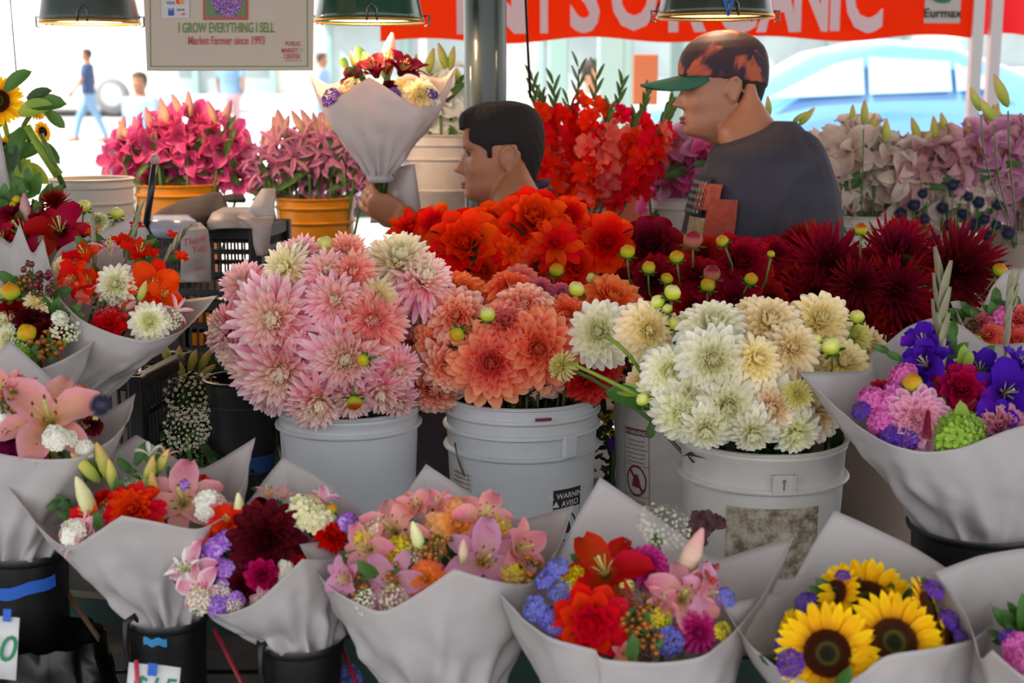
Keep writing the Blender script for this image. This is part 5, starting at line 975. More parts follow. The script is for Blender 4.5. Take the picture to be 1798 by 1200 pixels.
# 13 small cream dahlia behind
o13 = root('cream_dahlia', P(172, 388, 2.8), 'small pale green cream dahlia with orange eye, by the big tan bucket at left', 'dahlia')
q = aim(-F+U*.3); full, inner, seps = bloom_parts('cream', petalmat('c_greencream', [(0, '#c8d090'), (1, '#e9ecc8')], [(0, '#c88030'), (.5, '#c8cc70'), (1, '#e4e8b8')]), 0)
x = ob('petals', full, o13, None, q, .022); x['kind'] = 'stuff'; ob('calyx', CALYX, o13, None, q, .022)
stem_to(o13, P(172, 388, 2.8), (-F+U*.3).normalized(), P(150, 520, 2.8), .0025)
for (kd, px, py, lab) in (('c', 205, 375, 'green dahlia bud with sepals beside the small cream dahlia'), ('c', 148, 362, 'slim green bud left of the small cream dahlia')): bud(kd, px, py, 24, 2.82, lab, P(150, 520, 2.8), 'dahlia buds', (.3, .8))
# taped buckets --------------------------------------------------
LB = mat('light_tape', '#2f86bf', .6)
def tape(b, ang, dz, wd, ht, m, name='blue_tape', tilt=0):
    o_, b_, bc, Rr, H_ = b; rf = lambda z: lerp(Rr*.96, Rr*.82, z/H_)
    mb = MB(); n = 12; mb.grid([[(lerp(-wd, wd, i/n), y+tilt*(i/n-.5)+.002*math.sin(i), 0) for i in range(n+1)] for y in (-ht, ht)])
    wrap(mb, rf, H_, ang, H_-dz, .0014).build(name, m, b_)
tape(o1, -PI/2-.1, .022, .018, .006, LB); tape(o11, -PI/2+.1, .05, .06, .010, BT, tilt=.02)
def loop_handle(b, ang):
    o_, b_, bc, Rr, H_ = b; c, s = math.cos(ang), math.sin(ang); P0 = lambda u, z: Vector((c*(Rr*1.05+u), s*(Rr*1.05+u), H_+z))
    MB().tube([P0(-.012, .0), P0(-.006, .012), P0(.008, .006), P0(.010, -.03), P0(.004, -.07), P0(.0, -.09)], [.004, .005, .005, .004, .004, .008], 8).build('handle_hook', BLACKP, b_)
loop_handle(o1, -PI/2-.75); loop_handle(o2, -PI/2-.72)
# front bucket lids of foil (garbage bag) ------------------------
bag = MB(); p0 = P(95, 1130, 2.0)
rows = []
for i in range(14):
    v = i/13; row = []
    for j in range(40):
        a = 2*PI*j/40; r = .075+.02*v+.012*noise.noise(Vector((math.cos(a)*3, math.sin(a)*3, v*5)))+.006*math.sin(a*13+v*4); row.append((r*math.cos(a)*1.15, r*math.sin(a), -.22*v))
    rows.append(row)
bag.grid(rows, True)
tag(bag.build('rubbish_bag', mat('black_foil', '#060607', .3, coat=.1), loc=P(80, 1115, 2.06)), 'crinkled shiny black plastic bag in the lower left corner', 'bag')
# price tags -----------------------------------------------------
CARD = mat('card_white', '#d9d9d9', .7); GINK = mat('ink_green', '#1e7a50', .6)
def card(label, px, py, w, h, d, txt, size, tapes, rot=0, tx=0, ty=0):
    c = P(px, py, d); M = frame(c, R*math.cos(rot)+U*math.sin(rot), U*math.cos(rot)-R*math.sin(rot)); s = d/FPX; o = root('price_card', c, label, 'price tag', 'handwritten price cards')
    mb = MB(); n = 6; mb.grid([[M @ Vector((lerp(-w/2, w/2, i/n)*s, y*h*s, .002*math.sin(i*1.3))) for i in range(n+1)] for y in (-.5, .5)]); x = local(mb, c).build('card', CARD, o)
    x.modifiers.new('t', 'SOLIDIFY').thickness = .0006
    t_ = text_mb(txt, size*s, bold=.0002, shear=.2); mb = MB(); mb.merge(t_, M @ Matrix.Translation((tx*s, ty*s, .004))); local(mb, c).build('handwriting', GINK, o, smooth=False)
    for (x_, y_, w_, h_) in tapes:
        mb = MB(); mb.grid([[M @ Vector(((x_+i*w_)*s, (y_+k*h_)*s, .005)) for i in (0, 1)] for k in (0, 1)]); local(mb, c).build('blue_tape', BT, o)
    return o
card('white price card with green handwritten twenty at the left edge', -4, 1138, 72, 110, 1.92, '20', 66, [(8, 48, 14, 22)], rot=-.06, tx=0, ty=-22)
card('white price card with green handwritten dollar fifteen in front of a black bucket', 268, 1210, 92, 84, 1.90, '$15', 52, [(-10, 24, 16, 22)], rot=-.10, tx=0, ty=-14)
def stick(label, a, b, r, m, name='stick'):
    a, b = P(*a), P(*b); o = root(name, a, label, 'stick'); local(MB().tube([a, a.lerp(b, .5), b], r, 8), a).build('rod', m, o); return o
stick('red rod standing in front of the leftmost price card bucket', (239, 1160, 1.895), (246, 1290, 1.895), .0032, mat('red_plastic', '#c4304a', .4))
stick('long dark red rod slanting down behind the burgundy dahlia bouquet', (376, 1105, 2.02), (470, 1290, 1.95), .0035, mat('dark_red_plastic', '#8c1c30', .4))
stick('red rod below the pale pink lily bouquet at its left', (600, 1135, 2.02), (660, 1290, 1.95), .0035, mat('dark_red_plastic', '#8c1c30', .4))
stick('brown wooden stick slanting down between the two left black buckets', (118, 1042, 2.16), (192, 1148, 2.08), .0045, mat('brown_wood', '#6a4a34', .7, noise_amt=.3))
# ---------------------------------------------------------------- people
HEADR = [(-.10, -.10, .26, .20), (-.03, -.22, .25, .21), (.02, -.35, .20, .225), (.08, -.385, .24, .255), (.15, -.38, .29, .285), (.22, -.375, .32, .30), (.30, -.38, .35, .315), (.38, -.375, .38, .325), (.46, -.362, .405, .33), (.52, -.362, .415, .332),
         (.58, -.385, .42, .335), (.66, -.39, .42, .335), (.74, -.375, .41, .325), (.82, -.34, .38, .30), (.89, -.28, .32, .255), (.95, -.19, .23, .18), (.99, -.08, .11, .08), (1.0, -.02, .03, .01)]
def g(x, m, s): return math.exp(-((x-m)/s)**2)
def headfn(z):
    for i in range(len(HEADR)-1):
        a, b = HEADR[i], HEADR[i+1]
        if a[0] <= z <= b[0]:
            t = (z-a[0])/(b[0]-a[0]); return [lerp(a[k], b[k], t) for k in (1, 2, 3)]
    return HEADR[-1][1:]
def head_mb(grow=0, fn=None, n=72, m=76, z0=-.10, z1=1.0, face=True, jaw=0):
    """unit head, chin at z=0, crown at z=1, facing -X"""
    rows = []
    for i in range(m+1):
        u = i/m; z = z0+(z1-z0)*(1-(1-u)**1.25); xf, xb, hw = headfn(z); row = []
        for j in range(n):
            a = 2*PI*j/n; ca, sa = math.cos(a), math.sin(a)     # a=0 -> face front (-X)
            ex = 2.3; k = (abs(ca)**ex+abs(sa)**ex)**(-1/ex); r = hw*k
            x = (xf if ca > 0 else -xb)*abs(ca)*k*(1 if ca > 0 else 1); y = -sa*r
            x = xf*ca*k if ca > 0 else xb*(-ca)*k
            aa = a if a < PI else a-2*PI; out = 0
            if face:
                nose = (.04*g(z, .46, .05)+.075*g(z, .38, .05)+.115*g(z, .315, .035))*g(aa, 0, .17)+.030*g(z, .295, .022)*(g(aa, .2, .09)+g(aa, -.2, .09))
                lips = (.030*g(z, .205, .02)+.032*g(z, .155, .022))*g(aa, 0, .36)-.012*g(z, .18, .008)*g(aa, 0, .34)
                brow = .018*g(z, .565, .03)*(g(aa, .42, .28)+g(aa, -.42, .28)); eye = -.045*g(z, .485, .04)*(g(aa, .45, .2)+g(aa, -.45, .2))
                lid = .018*g(z, .475, .02)*(g(aa, .45, .13)+g(aa, -.45, .13))
                chin = .03*g(z, .05, .05)*g(aa, 0, .4)-.015*g(z, .11, .025)*g(aa, 0, .4); cheek = .02*g(z, .34, .09)*(g(aa, .8, .3)+g(aa, -.8, .3)); jw = jaw*g(z, .08, .12)*g(abs(aa), 1.2, .8)
                out = nose+lips+brow+eye+lid+chin+cheek+jw
            if fn: out += fn(z, aa)
            l = math.hypot(x, y)+1e-6; out += grow
            row.append((x+x/l*out, y+y/l*out, z+(grow*.9*max(0, z-.5)*2)))
        rows.append(row)
    mb = MB(); mb.grid(rows, True, flip=True); N_ = len(mb.v)
    mb.f.append(tuple(range(n))); mb.f.append(tuple(N_-n+k for k in range(n))[::-1]); mb.m += [0, 0]; return mb
def ear_mb(s):
    mb = MB(); M = Matrix.Translation((.05, -s*.34, .42)) @ Matrix.Rotation(s*.25, 4, 'Z') @ Matrix.Rotation(.15, 4, 'Y')
    mb.ball((0, 0, 0), (.075, .022, .125), 14, 10, fn=lambda v: 1-.12*(v.z < -.5))
    # rim
    pts = [(-.045, -.0, -.06), (-.055, -.01, .02), (-.04, -.02, .10), (.01, -.025, .128), (.06, -.02, .09), (.07, -.015, .02), (.045, -.01, -.05), (.01, -.005, -.11)]
    mb.tube([(p[0], p[1]*1.0*1, p[2]) for p in pts], [.012, .016, .018, .02, .018, .016, .015, .018], 8)
    mb.v = [(v[0], v[1]*s if s < 0 else v[1], v[2]) for v in mb.v]; r = MB(); return r.merge(mb, M)
def limb(mb, pts, rads, n=14):
    pts = [Vector(p) for p in pts]; P2 = []; R2 = []
    for i in range(len(pts)-1):
        for k in range(5): P2.append(pts[i].lerp(pts[i+1], k/5)); R2.append(lerp(rads[i], rads[i+1], k/5))
    P2.append(pts[-1]); R2.append(rads[-1])
    for _ in range(3): P2 = [P2[0]]+[(P2[i-1]+P2[i]*2+P2[i+1])/4 for i in range(1, len(P2)-1)]+[P2[-1]]
    mb.tube(P2, R2, n); mb.ball(P2[0], R2[0]*.98, n, 8); mb.ball(P2[-1], R2[-1]*.98, n, 8)
def hand(mb, wrist, d, palmn, L_=.175, curl=.9, thumbside=1, spread=.12):
    """wrist point, pointing direction d, palm normal; five unequal bent fingers"""
    d = Vector(d).normalized(); n = Vector(palmn); n = (n-d*n.dot(d)).normalized(); sd = d.cross(n)*thumbside; W_ = Vector(wrist); pl = L_*.50
    M = Matrix((d, sd, n)).transposed().to_4x4(); M.translation = W_+d*pl*.5
    mb.ball((0, 0, 0), (1, 1, 1), 4, 2); del mb.v[-12:], mb.f[-8:], mb.c[-12:], mb.m[-8:]
    b = MB(); b.ball((0, 0, 0), (pl*.62, L_*.23, L_*.085), 14, 10); mb.merge(b, M)
    for i, (off, ln) in enumerate(((.165, .43), (.06, .48), (-.045, .45), (-.145, .36))):
        p = W_+d*pl*.86+sd*off*L_; fd = (d+sd*off*spread*4).normalized(); a = 0; pts = [p-fd*.02, p]; c_ = curl*(1+.1*i)
        for k, q in enumerate((.45, .32, .23)):
            a += c_*(.75, .9, .6)[k]; p = p+(fd*math.cos(a)+n*math.sin(a))*ln*L_*q; pts.append(p)
        limb(mb, pts, [.0088, .0088, .0082, .0076, .0066], 8)
    p = W_+d*pl*.22+sd*.17*L_+n*.01; td = (d*.75+sd*.6+n*.35).normalized(); t2 = (d*.8+sd*.05+n*.6).normalized()
    limb(mb, [p-td*.01, p+td*L_*.2, p+td*L_*.2+t2*L_*.17, p+td*L_*.2+t2*L_*.30], [.014, .011, .0095, .0075], 8)
def vox(o, size, smooth=4, fac=.6):
    m = o.modifiers.new('body_surface', 'REMESH'); m.mode = 'VOXEL'; m.voxel_size = size; m.use_smooth_shade = True
    if smooth: k = o.modifiers.new('smooth', 'SMOOTH'); k.iterations = smooth; k.factor = fac
    return o
def loft(mb, rings_, n=40, ex=2.4):
    """rings (z, x_front, x_back, half width, y_off)"""
    rows = []
    for z, xf, xb, hw, yo in rings_:
        cx = (xf+xb)/2; hx = (xb-xf)/2; row = []
        for j in range(n):
            a = 2*PI*j/n; ca, sa = math.cos(a), math.sin(a); k = (abs(ca)**ex+abs(sa)**ex)**(-1/ex); row.append((cx-hx*ca*k, yo-hw*sa*k, z))
        rows.append(row)
    # densify
    R_ = []
    for i in range(len(rows)-1):
        for k in range(4): R_.append([tuple(lerp(a[q], b[q], k/4) for q in range(3)) for a, b in zip(rows[i], rows[i+1])])
    R_.append(rows[-1]); o = len(mb.v); mb.grid(R_, True, flip=True); N_ = len(R_)*n
    mb.f.append(tuple(o+k for k in range(n))); mb.f.append(tuple(o+N_-n+k for k in range(n))[::-1]); mb.m += [0, 0]
def skinmat(name, base, dark, lip, stub=0):
    m, nt, b = newmat(name); N = nt.nodes; L = nt.links
    tc = N.new('ShaderNodeTexCoord'); nz = N.new('ShaderNodeTexNoise'); nz.inputs['Scale'].default_value = 12; nz.inputs['Detail'].default_value = 5; L.new(tc.outputs['Object'], nz.inputs['Vector'])
    rp = N.new('ShaderNodeValToRGB'); rp.color_ramp.elements[0].color = lin(dark); rp.color_ramp.elements[1].color = lin(base); rp.color_ramp.elements[0].position = .3; rp.color_ramp.elements[1].position = .65; L.new(nz.outputs['Fac'], rp.inputs[0])
    L.new(rp.outputs[0], b.inputs['Base Color']); b.inputs['Roughness'].default_value = .48; b.inputs['Subsurface Weight'].default_value = .08; b.inputs['Subsurface Radius'].default_value = (.01, .004, .002); return m
def put_face(parent, hp, H, tilt, hq):
    """eyes, brows, lips as their own meshes"""
    EYE = mat('eye_white', '#8f8078', .3); IR = mat('iris', '#1a0f0c', .2); LIP = mat('lips', '#8a4a44', .5)
    for s in (-1, 1):
        mb = MB(); mb.ball((0, 0, 0), .046, 14, 10); e = ob('eye', mb.mesh('eye', EYE), parent, hp+hq @ (Vector((-.285, s*.135, .483))*H), hq, H)
        MB().ball((-.034, s*.004, 0), (.022, .026, .026), 10, 8).build('iris', IR, e)
        mb = MB(); mb.tube([(-.372, s*.07, .545), (-.352, s*.14, .562), (-.300, s*.205, .545)], [.010, .013, .006], 8); ob('eyebrow', mb.mesh('eyebrow', HAIR), parent, hp, hq, H)
        mb = MB(); mb.tube([(-.338, s*.085, .49), (-.342, s*.135, .506), (-.305, s*.19, .486)], [.006, .009, .005], 8); ob('eyelid', mb.mesh('eyelid', mat('lash', '#3a2018', .6)), parent, hp, hq, H)
    mb = MB(); mb.tube([(-.352, -.10, .176), (-.402, -.05, .186), (-.416, 0, .184), (-.402, .05, .186), (-.352, .10, .176)], [.008, .017, .02, .017, .008], 8); mb.tube([(-.352, -.09, .168), (-.400, -.045, .152), (-.412, 0, .150), (-.400, .045, .152), (-.352, .09, .168)], [.008, .018, .022, .018, .008], 8)
    ob('lips', mb.mesh('lips', LIP), parent, hp, hq, H)
def xf(mb, hq, H, hp): return MB().merge(mb, Matrix.Translation(hp) @ hq.to_matrix().to_4x4() @ Matrix.Scale(H, 4))
S1 = skinmat('skin_vendor_a', '#b27455', '#98603f', '#8a4a44'); S2 = skinmat('skin_vendor_b', '#b67a5c', '#a06a50', '#8a4a44')
# ---------- capped vendor
d2 = 3.38; k2 = d2/FPX; b2 = P(1330, 600, d2); B2 = Vector((b2.x, b2.y, .0))
m2 = root('person', B2, 'standing man in dark grey T-shirt with colourful chest print and patterned flat-brimmed cap', 'person')
def L2(px, py, dy=0): p = P(px, py, d2); return Vector((p.x, p.y+dy, p.z))-B2
hp = L2(1272, 236); H2 = .252; hq = Quaternion((0, 1, 0), math.radians(-4))
body = MB(); body.merge(xf(head_mb(jaw=.03), hq, H2, hp)); body.merge(xf(ear_mb(1), hq, H2, hp)); body.merge(xf(ear_mb(-1), hq, H2, hp))
ring = lambda y, x0, x1, hw, yo=0: (L2(0, y).z, L2(x0, y).x, L2(x1, y).x, hw, yo)
loft(body, [ring(148, 1298, 1312, .01), ring(170, 1294, 1318, .022), ring(188, 1284, 1330, .036), ring(206, 1268, 1342, .050), ring(226, 1252, 1360, .066), ring(246, 1252, 1374, .082), ring(268, 1264, 1396, .105)], ex=2.0)
tors = [ring(236, 1290, 1368, .09), ring(252, 1262, 1396, .165), ring(275, 1240, 1412, .205), ring(320, 1222, 1426, .205), ring(370, 1208, 1430, .20), ring(430, 1198, 1428, .20), ring(520, 1204, 1420, .20), ring(620, 1215, 1410, .19), ring(700, 1228, 1412, .185)]
loft(body, tors)
sh = L2(1376, 292, -.20); el = L2(1370, 480, -.25); wr = L2(1262, 610, -.22)
sh2 = L2(1352, 292, .19); el2 = L2(1340, 470, .24); wr2 = L2(1190, 540, .16)
for a, b, c in ((sh, el, wr), (sh2, el2, wr2)):
    limb(body, [a, a.lerp(b, .5), b, b.lerp(c, .35), c], [.062, .054, .044, .042, .028]); hand(body, c, (c-b), (0, 0, -1), thumbside=-1, curl=.45)
hip = L2(1320, 700).z
for s in (-1, 1):
    limb(body, [(L2(1320, 0).x, s*.09, hip), (L2(1315, 0).x, s*.10, .50), (L2(1330, 0).x, s*.10, .10)], [.095, .062, .042]); limb(body, [(L2(1335, 0).x, s*.10, .06), (L2(1190, 0).x, s*.11, .045)], [.045, .032])
vox(body.build('body', S2, m2), .0042, 3)
put_face(m2, hp, H2, 0, hq)
def hair2(z, a): 
    back = abs(a) > 1.75; return .022 if back and z > .14+.12*(abs(a) < 2.1) else -.06
vox(xf(head_mb(0, hair2, face=False), hq, H2, hp).build('hair', HAIR, m2), .0045, 1)
CAPM = newmat('cap_cloth')
def capmat():
    m, nt, b = CAPM; N = nt.nodes; L = nt.links; tc = N.new('ShaderNodeTexCoord'); nz = N.new('ShaderNodeTexNoise'); nz.inputs['Scale'].default_value = 16; nz.inputs['Detail'].default_value = 5; nz.inputs['Distortion'].default_value = .6; L.new(tc.outputs['Object'], nz.inputs['Vector'])
    r = N.new('ShaderNodeValToRGB'); e = r.color_ramp.elements; e[0].position = .50; e[0].color = lin('#2c1f2c'); e[1].position = .60; e[1].color = lin('#b0543a'); x = e.new(.54); x.color = lin('#5a3038'); L.new(nz.outputs['Fac'], r.inputs[0]); L.new(r.outputs[0], b.inputs['Base Color']); b.inputs['Roughness'].default_value = .8; return m
CAPM = capmat()
def capfn(z, a): lowz = .60-.20*(abs(a)/PI)**1.5; return .035 if z > lowz else -.09
cp_ = vox(xf(head_mb(0, capfn, face=False), hq, H2, hp).build('cap', CAPM, m2), .0035, 2)
br = MB(); rows = []
for k in range(9):
    v = k/8; row = []
    for j in range(25):
        t = lerp(-1, 1, j/24); a = t*1.15; base = Vector((-.40*math.cos(a*.98), .345*math.sin(a), .60-.02*abs(t)))
        out = Vector((-.40*(1-abs(t)**2.6), 0, -.06)); row.append(base+out*v+Vector((0, 0, -.16*abs(t)**2*(1-abs(t)**5)*v**.8)))
    rows.append(row)
br.grid(rows); b_ = xf(br, hq, H2, hp).build('cap_brim', [mat('brim_green', '#1d5f4c', .7)], m2); b_.modifiers.new('t', 'SOLIDIFY').thickness = .004
MB().ball((.02, 0, 1.045), (.035, .035, .015), 10, 6)
# T-shirt
TS = mat('tshirt_grey', '#3e3a46', .85, col2='#37333f', nscale=20, bump=.25)
sh_ = MB(); e_ = .012; off = lambda r, gx: (r[0], r[1]-gx, r[2]+gx, r[3]+gx*.8, r[4])
loft(sh_, [ring(212, 1340, 1382, .075), ring(226, 1314, 1394, .12), ring(240, 1278, 1404, .155), ring(254, 1248, 1414, .185), ring(266, 1240, 1424, .205), ring(280, 1238, 1430, .218), ring(320, 1216, 1444, .222), ring(370, 1202, 1450, .222), ring(430, 1190, 1446, .222), ring(520, 1196, 1440, .22), ring(640, 1205, 1430, .21), ring(690, 1212, 1426, .205)])
for s, a, b in ((-1, sh, el), (1, sh2, el2)): limb(sh_, [a+Vector((-.005, s*-.04, .02)), a.lerp(b, .25)+Vector((.002, s*.0, 0)), a.lerp(b, .56)+Vector((.004, s*.010, 0))], [.076, .090, .094], 18)
# open neck: carve by lowering the shirt away from the neck
vox(sh_.build('tshirt', TS, m2), .005, 6)
nk = MB(); cpt = [L2(1262, 262), L2(1290, 252, -.06), L2(1330, 232, -.082), L2(1368, 222, -.03), L2(1372, 222, .03), L2(1330, 232, .082), L2(1290, 252, .06), L2(1262, 262)]
nk.tube(cpt, .006, 8); pass
# chest print: laid over the left front of the chest
PR = [('print_black', '#2a2628', (.0, .60, .52, .98)), ('print_orange', '#c8583c', (.30, .66, .75, .92)), ('print_teal', '#5f9a90', (.02, .02, .30, .40)), ('print_sand', '#c8ac80', (.28, .0, .60, .58)), ('print_red', '#b84a38', (.60, .0, .98, .78)), ('print_blue', '#6f8fa0', (.0, .0, .12, .30))]
def chest(u, v, lift=.004):  # u 0 front .. 1 toward side ; v 0 bottom..1 top
    y = lerp(470, 300, v); yy = [(240, 1284, .105), (256, 1254, .185), (280, 1232, .218), (320, 1213, .222), (370, 1200, .222), (430, 1190, .222), (520, 1196, .22)]
    for i in range(len(yy)-1):
        if yy[i][0] <= y <= yy[i+1][0]: t = (y-yy[i][0])/(yy[i+1][0]-yy[i][0]); x0 = lerp(yy[i][1], yy[i+1][1], t); hw = lerp(yy[i][2], yy[i+1][2], t)
    x1 = lerp(1372, 1444, min(1, (y-240)/130)); cx, hx = (x0+x1)/2, (x1-x0)/2; a = lerp(.02, 1.12, u); ex = 2.4; ca, sa = math.cos(a), math.sin(a); k = (abs(ca)**ex+abs(sa)**ex)**(-1/ex)
    p = L2(cx-hx*ca*k, y); lw = 1+lift/.15; return Vector((L2(cx-hx*ca*k*lw, y).x, -hw*sa*k*lw, p.z))
for nm, col, (u0, v0, u1, v1) in PR:
    mb = MB(); mb.grid([[chest(lerp(u0, u1, i/10), lerp(v0, v1, j/10), .006) for i in range(11)] for j in range(11)]); mb.build('shirt_print', mat(nm, col, .8, noise_amt=.35, nscale=60), m2)
for r_ in range(5):
    for c_ in range(6):
        u, v = .06+c_*.075, .62+r_*.07; mb = MB(); mb.grid([[chest(u+i*.045, v+j*.035, .009) for i in range(2)] for j in range(2)]); mb.build('print_cell', mat('print_cell', '#8a8a86', .8), m2)
TR = mat('dark_trousers', '#23252e', .85, noise_amt=.2)
tr = MB(); loft(tr, [ring(660, 1215, 1415, .195), ring(740, 1222, 1418, .20), ring(800, 1225, 1415, .19)])
for s in (-1, 1): limb(tr, [(L2(1320, 0).x, s*.095, hip), (L2(1315, 0).x, s*.10, .50), (L2(1330, 0).x, s*.10, .06)], [.112, .085, .075])
vox(tr.build('trousers', TR, m2), .010, 4)
for s in (-1, 1):
    mb = MB(); limb(mb, [(L2(1345, 0).x, s*.10, .055), (L2(1180, 0).x, s*.11, .05)], [.055, .045]); vox(mb.build('shoe', mat('shoe_black', '#1a1a1c', .5), m2), .01, 3)
# ---------- vendor holding the bouquet
d1 = 3.38; b1 = P(905, 600, d1); B1 = Vector((b1.x, b1.y, .0))
m1 = root('person', B1, 'black-haired man in navy patterned shirt and green-dotted lanyard holding up a bouquet', 'person')
def L1_(px, py, dy=0): p = P(px, py, d1); return Vector((p.x, p.y+dy, p.z))-B1
hp1 = L1_(884, 350); H1 = .240; hq1 = Quaternion((0, 1, 0), math.radians(-3))
body = MB(); body.merge(xf(head_mb(jaw=.02), hq1, H1, hp1)); body.merge(xf(ear_mb(1), hq1, H1, hp1)); body.merge(xf(ear_mb(-1), hq1, H1, hp1))
rg1 = lambda y, x0, x1, hw, yo=0: (L1_(0, y).z, L1_(x0, y).x, L1_(x1, y).x, hw, yo)
loft(body, [rg1(268, 898, 918, .01), rg1(292, 892, 925, .026), rg1(310, 880, 933, .040), rg1(330, 868, 946, .053), rg1(352, 862, 962, .074), rg1(372, 850, 985, .12)], ex=2.0)
loft(body, [rg1(352, 885, 958, .10), rg1(372, 858, 985, .17), rg1(400, 838, 1000, .20), rg1(450, 822, 1008, .20), rg1(520, 815, 1005, .19), rg1(640, 820, 998, .18), rg1(760, 822, 1000, .18)])
a1 = L1_(930, 415, -.19); e1 = L1_(818, 505, -.16); w1 = L1_(716, 378, -.07)
limb(body, [a1, a1.lerp(e1, .5), e1, e1.lerp(w1, .35), w1], [.058, .050, .043, .042, .030]); hd = Vector((-1, .12, .42)); hand(body, w1, hd, (-.15, .95, .5), thumbside=1, curl=.62, L_=.185)
a3 = L1_(915, 415, .19); e3 = L1_(840, 560, .22); w3 = L1_(760, 620, .1)
limb(body, [a3, a3.lerp(e3, .5), e3, e3.lerp(w3, .35), w3], [.058, .050, .043, .042, .030]); hand(body, w3, w3-e3, (0, -.5, -.8), thumbside=-1, curl=.5)
h1 = L1_(905, 750).z
for s in (-1, 1):
    limb(body, [(L1_(905, 0).x, s*.09, h1), (L1_(900, 0).x, s*.10, .50), (L1_(912, 0).x, s*.10, .10)], [.092, .060, .042]); limb(body, [(L1_(915, 0).x, s*.10, .06), (L1_(780, 0).x, s*.11, .045)], [.045, .032])
vox(body.build('body', S1, m1), .0042, 3)
put_face(m1, hp1, H1, 0, hq1)
def hair1(z, a):
    A = abs(a); low = .74-.02*math.cos(A*3)
    if A > .75: low = .62-.10*min(1, (A-.75)/.45)
    if A > 1.15: low = .44
    if 1.35 < A < 1.95: low = .56
    if A >= 1.95: low = .58-.48*min(1, (A-1.95)/.35)
    if z <= low: return -.06
    return .038+.012*math.sin(A*23+z*40)*.4+(.05*g(z, .9, .1)*g(A, 0, .8))+.03*g(z, .95, .12)
vox(xf(head_mb(0, hair1, face=False), hq1, H1, hp1).build('hair', HAIR, m1), .0040, 1)
def shirtmat():
    m, nt, b = newmat('navy_patterned_cloth'); N = nt.nodes; L = nt.links; tc = N.new('ShaderNodeTexCoord'); v = N.new('ShaderNodeTexVoronoi'); v.inputs['Scale'].default_value = 22; L.new(tc.outputs['Object'], v.inputs['Vector'])
    r = N.new('ShaderNodeValToRGB'); e = r.color_ramp.elements; e[0].position = .12; e[0].color = lin('#8a8c98'); e[1].position = .22; e[1].color = lin('#22233a'); L.new(v.outputs['Distance'], r.inputs[0]); L.new(r.outputs[0], b.inputs['Base Color']); b.inputs['Roughness'].default_value = .85; return m
SM = shirtmat(); sb = MB()
loft(sb, [rg1(345, 888, 962, .09), rg1(366, 852, 990, .178), rg1(400, 828, 1008, .215), rg1(450, 812, 1018, .218), rg1(520, 805, 1015, .21), rg1(640, 810, 1008, .20), rg1(740, 812, 1008, .20)])
for s, a, b in ((-1, a1, e1), (1, a3, e3)): limb(sb, [a+Vector((0, s*-.03, .02)), a.lerp(b, .3), a.lerp(b, .6)], [.07, .075, .078], 16)
vox(sb.build('shirt', SM, m1), .006, 5)
col = MB(); cps = [L1_(862, 366, -.03), L1_(880, 350, -.07), L1_(915, 335, -.088), L1_(948, 322, -.06), L1_(960, 320, 0), L1_(948, 324, .06), L1_(915, 335, .088), L1_(880, 350, .07), L1_(862, 366, .02)]
col.tube(cps, .010, 8); col.build('collar', mat('collar_purple', '#2e2040', .8), m1)
ly = MB(); lps = [L1_(858, 385, -.10), L1_(885, 362, -.135), L1_(915, 345, -.13), L1_(945, 332, -.10), L1_(962, 330, -.05), L1_(968, 332, .0)]
ly.tube(lps, .006, 6); lo = ly.build('lanyard', mat('lanyard_navy', '#161a38', .7), m1)
for i in range(9):
    t = .25+i*.07; j = min(int(t*5), 4); p = lps[j].lerp(lps[j+1], t*5-j); MB().ball(p+Vector((0, -.006, .001)), .0032, 6, 4).build('lanyard_dot', mat('dot_green', '#6fb43a', .6), lo)
ob('earring', MB().ball((0, 0, 0), .004, 8, 6).mesh('earring', mat('gold', '#d8b030', .3, metal=1)), m1, L1_(957, 344, -.10))
tr = MB(); loft(tr, [rg1(720, 820, 1002, .19), rg1(780, 822, 1005, .19), rg1(860, 825, 1000, .18)])
for s in (-1, 1): limb(tr, [(L1_(905, 0).x, s*.095, h1), (L1_(900, 0).x, s*.10, .50), (L1_(912, 0).x, s*.10, .06)], [.108, .082, .074])
vox(tr.build('trousers', TR, m1), .010, 4)
for s in (-1, 1):
    mb = MB(); limb(mb, [(L1_(920, 0).x, s*.10, .055), (L1_(775, 0).x, s*.11, .05)], [.055, .045]); vox(mb.build('shoe', mat('shoe_black', '#1a1a1c', .5), m1), .01, 3)
# held bouquet
hb = bouquet('paper wrapped bouquet of maroon lilies and cream dahlias held up by the vendor', None, 3.32,
 [(541, 124, 0, 1), (556, 160, -.04), (572, 190, -.06), (608, 160, -.08), (648, 135, -.10, 1), (692, 162, -.10), (735, 192, -.09), (762, 184, -.06), (804, 112, .02, 1), (778, 140, .05), (740, 130, .08), (690, 140, .10), (630, 130, .11), (590, 145, .10), (575, 150, .06)], (668, 306, 24),
 [('decor2:warmcream', 738, 165, 66, dict(face=(.2, .5))), ('slim:maroon', 680, 118, 70, dict(face=(.1, 1.6))), ('half:maroon', 660, 128, 56, dict(face=(-.3, 1.3))), ('half:maroon', 705, 125, 56, dict(face=(.7, 1.2))), ('lbud:m', 683, 100, 84, dict(face=(.6, 3.4))), ('half:maroon', 625, 142, 44, dict(face=(-.9, .8))), ('decor:burgundy', 690, 150, 40), ('fill:purple', 582, 172, 36), ('cream:warmcream', 605, 160, 44), ('fill:purple', 692, 165, 26), ('lbud:g', 622, 110, 40, dict(face=(-1, 3))), ('lbud:g', 640, 108, 34, dict(face=(-.2, 3))), ('leaf:n', 648, 110, 40, dict(face=(-.6, 3))), ('fill:cream_stock', 618, 150, 34), ('slim:maroon', 728, 120, 44, dict(face=(1, 1.2))), ('fill:purple', 757, 165, 24), ('decor:warmcream', 715, 150, 50)], seed=13, leaves=4, paper_kw=dict(bulge=.20, pleat=.006, down=.12))
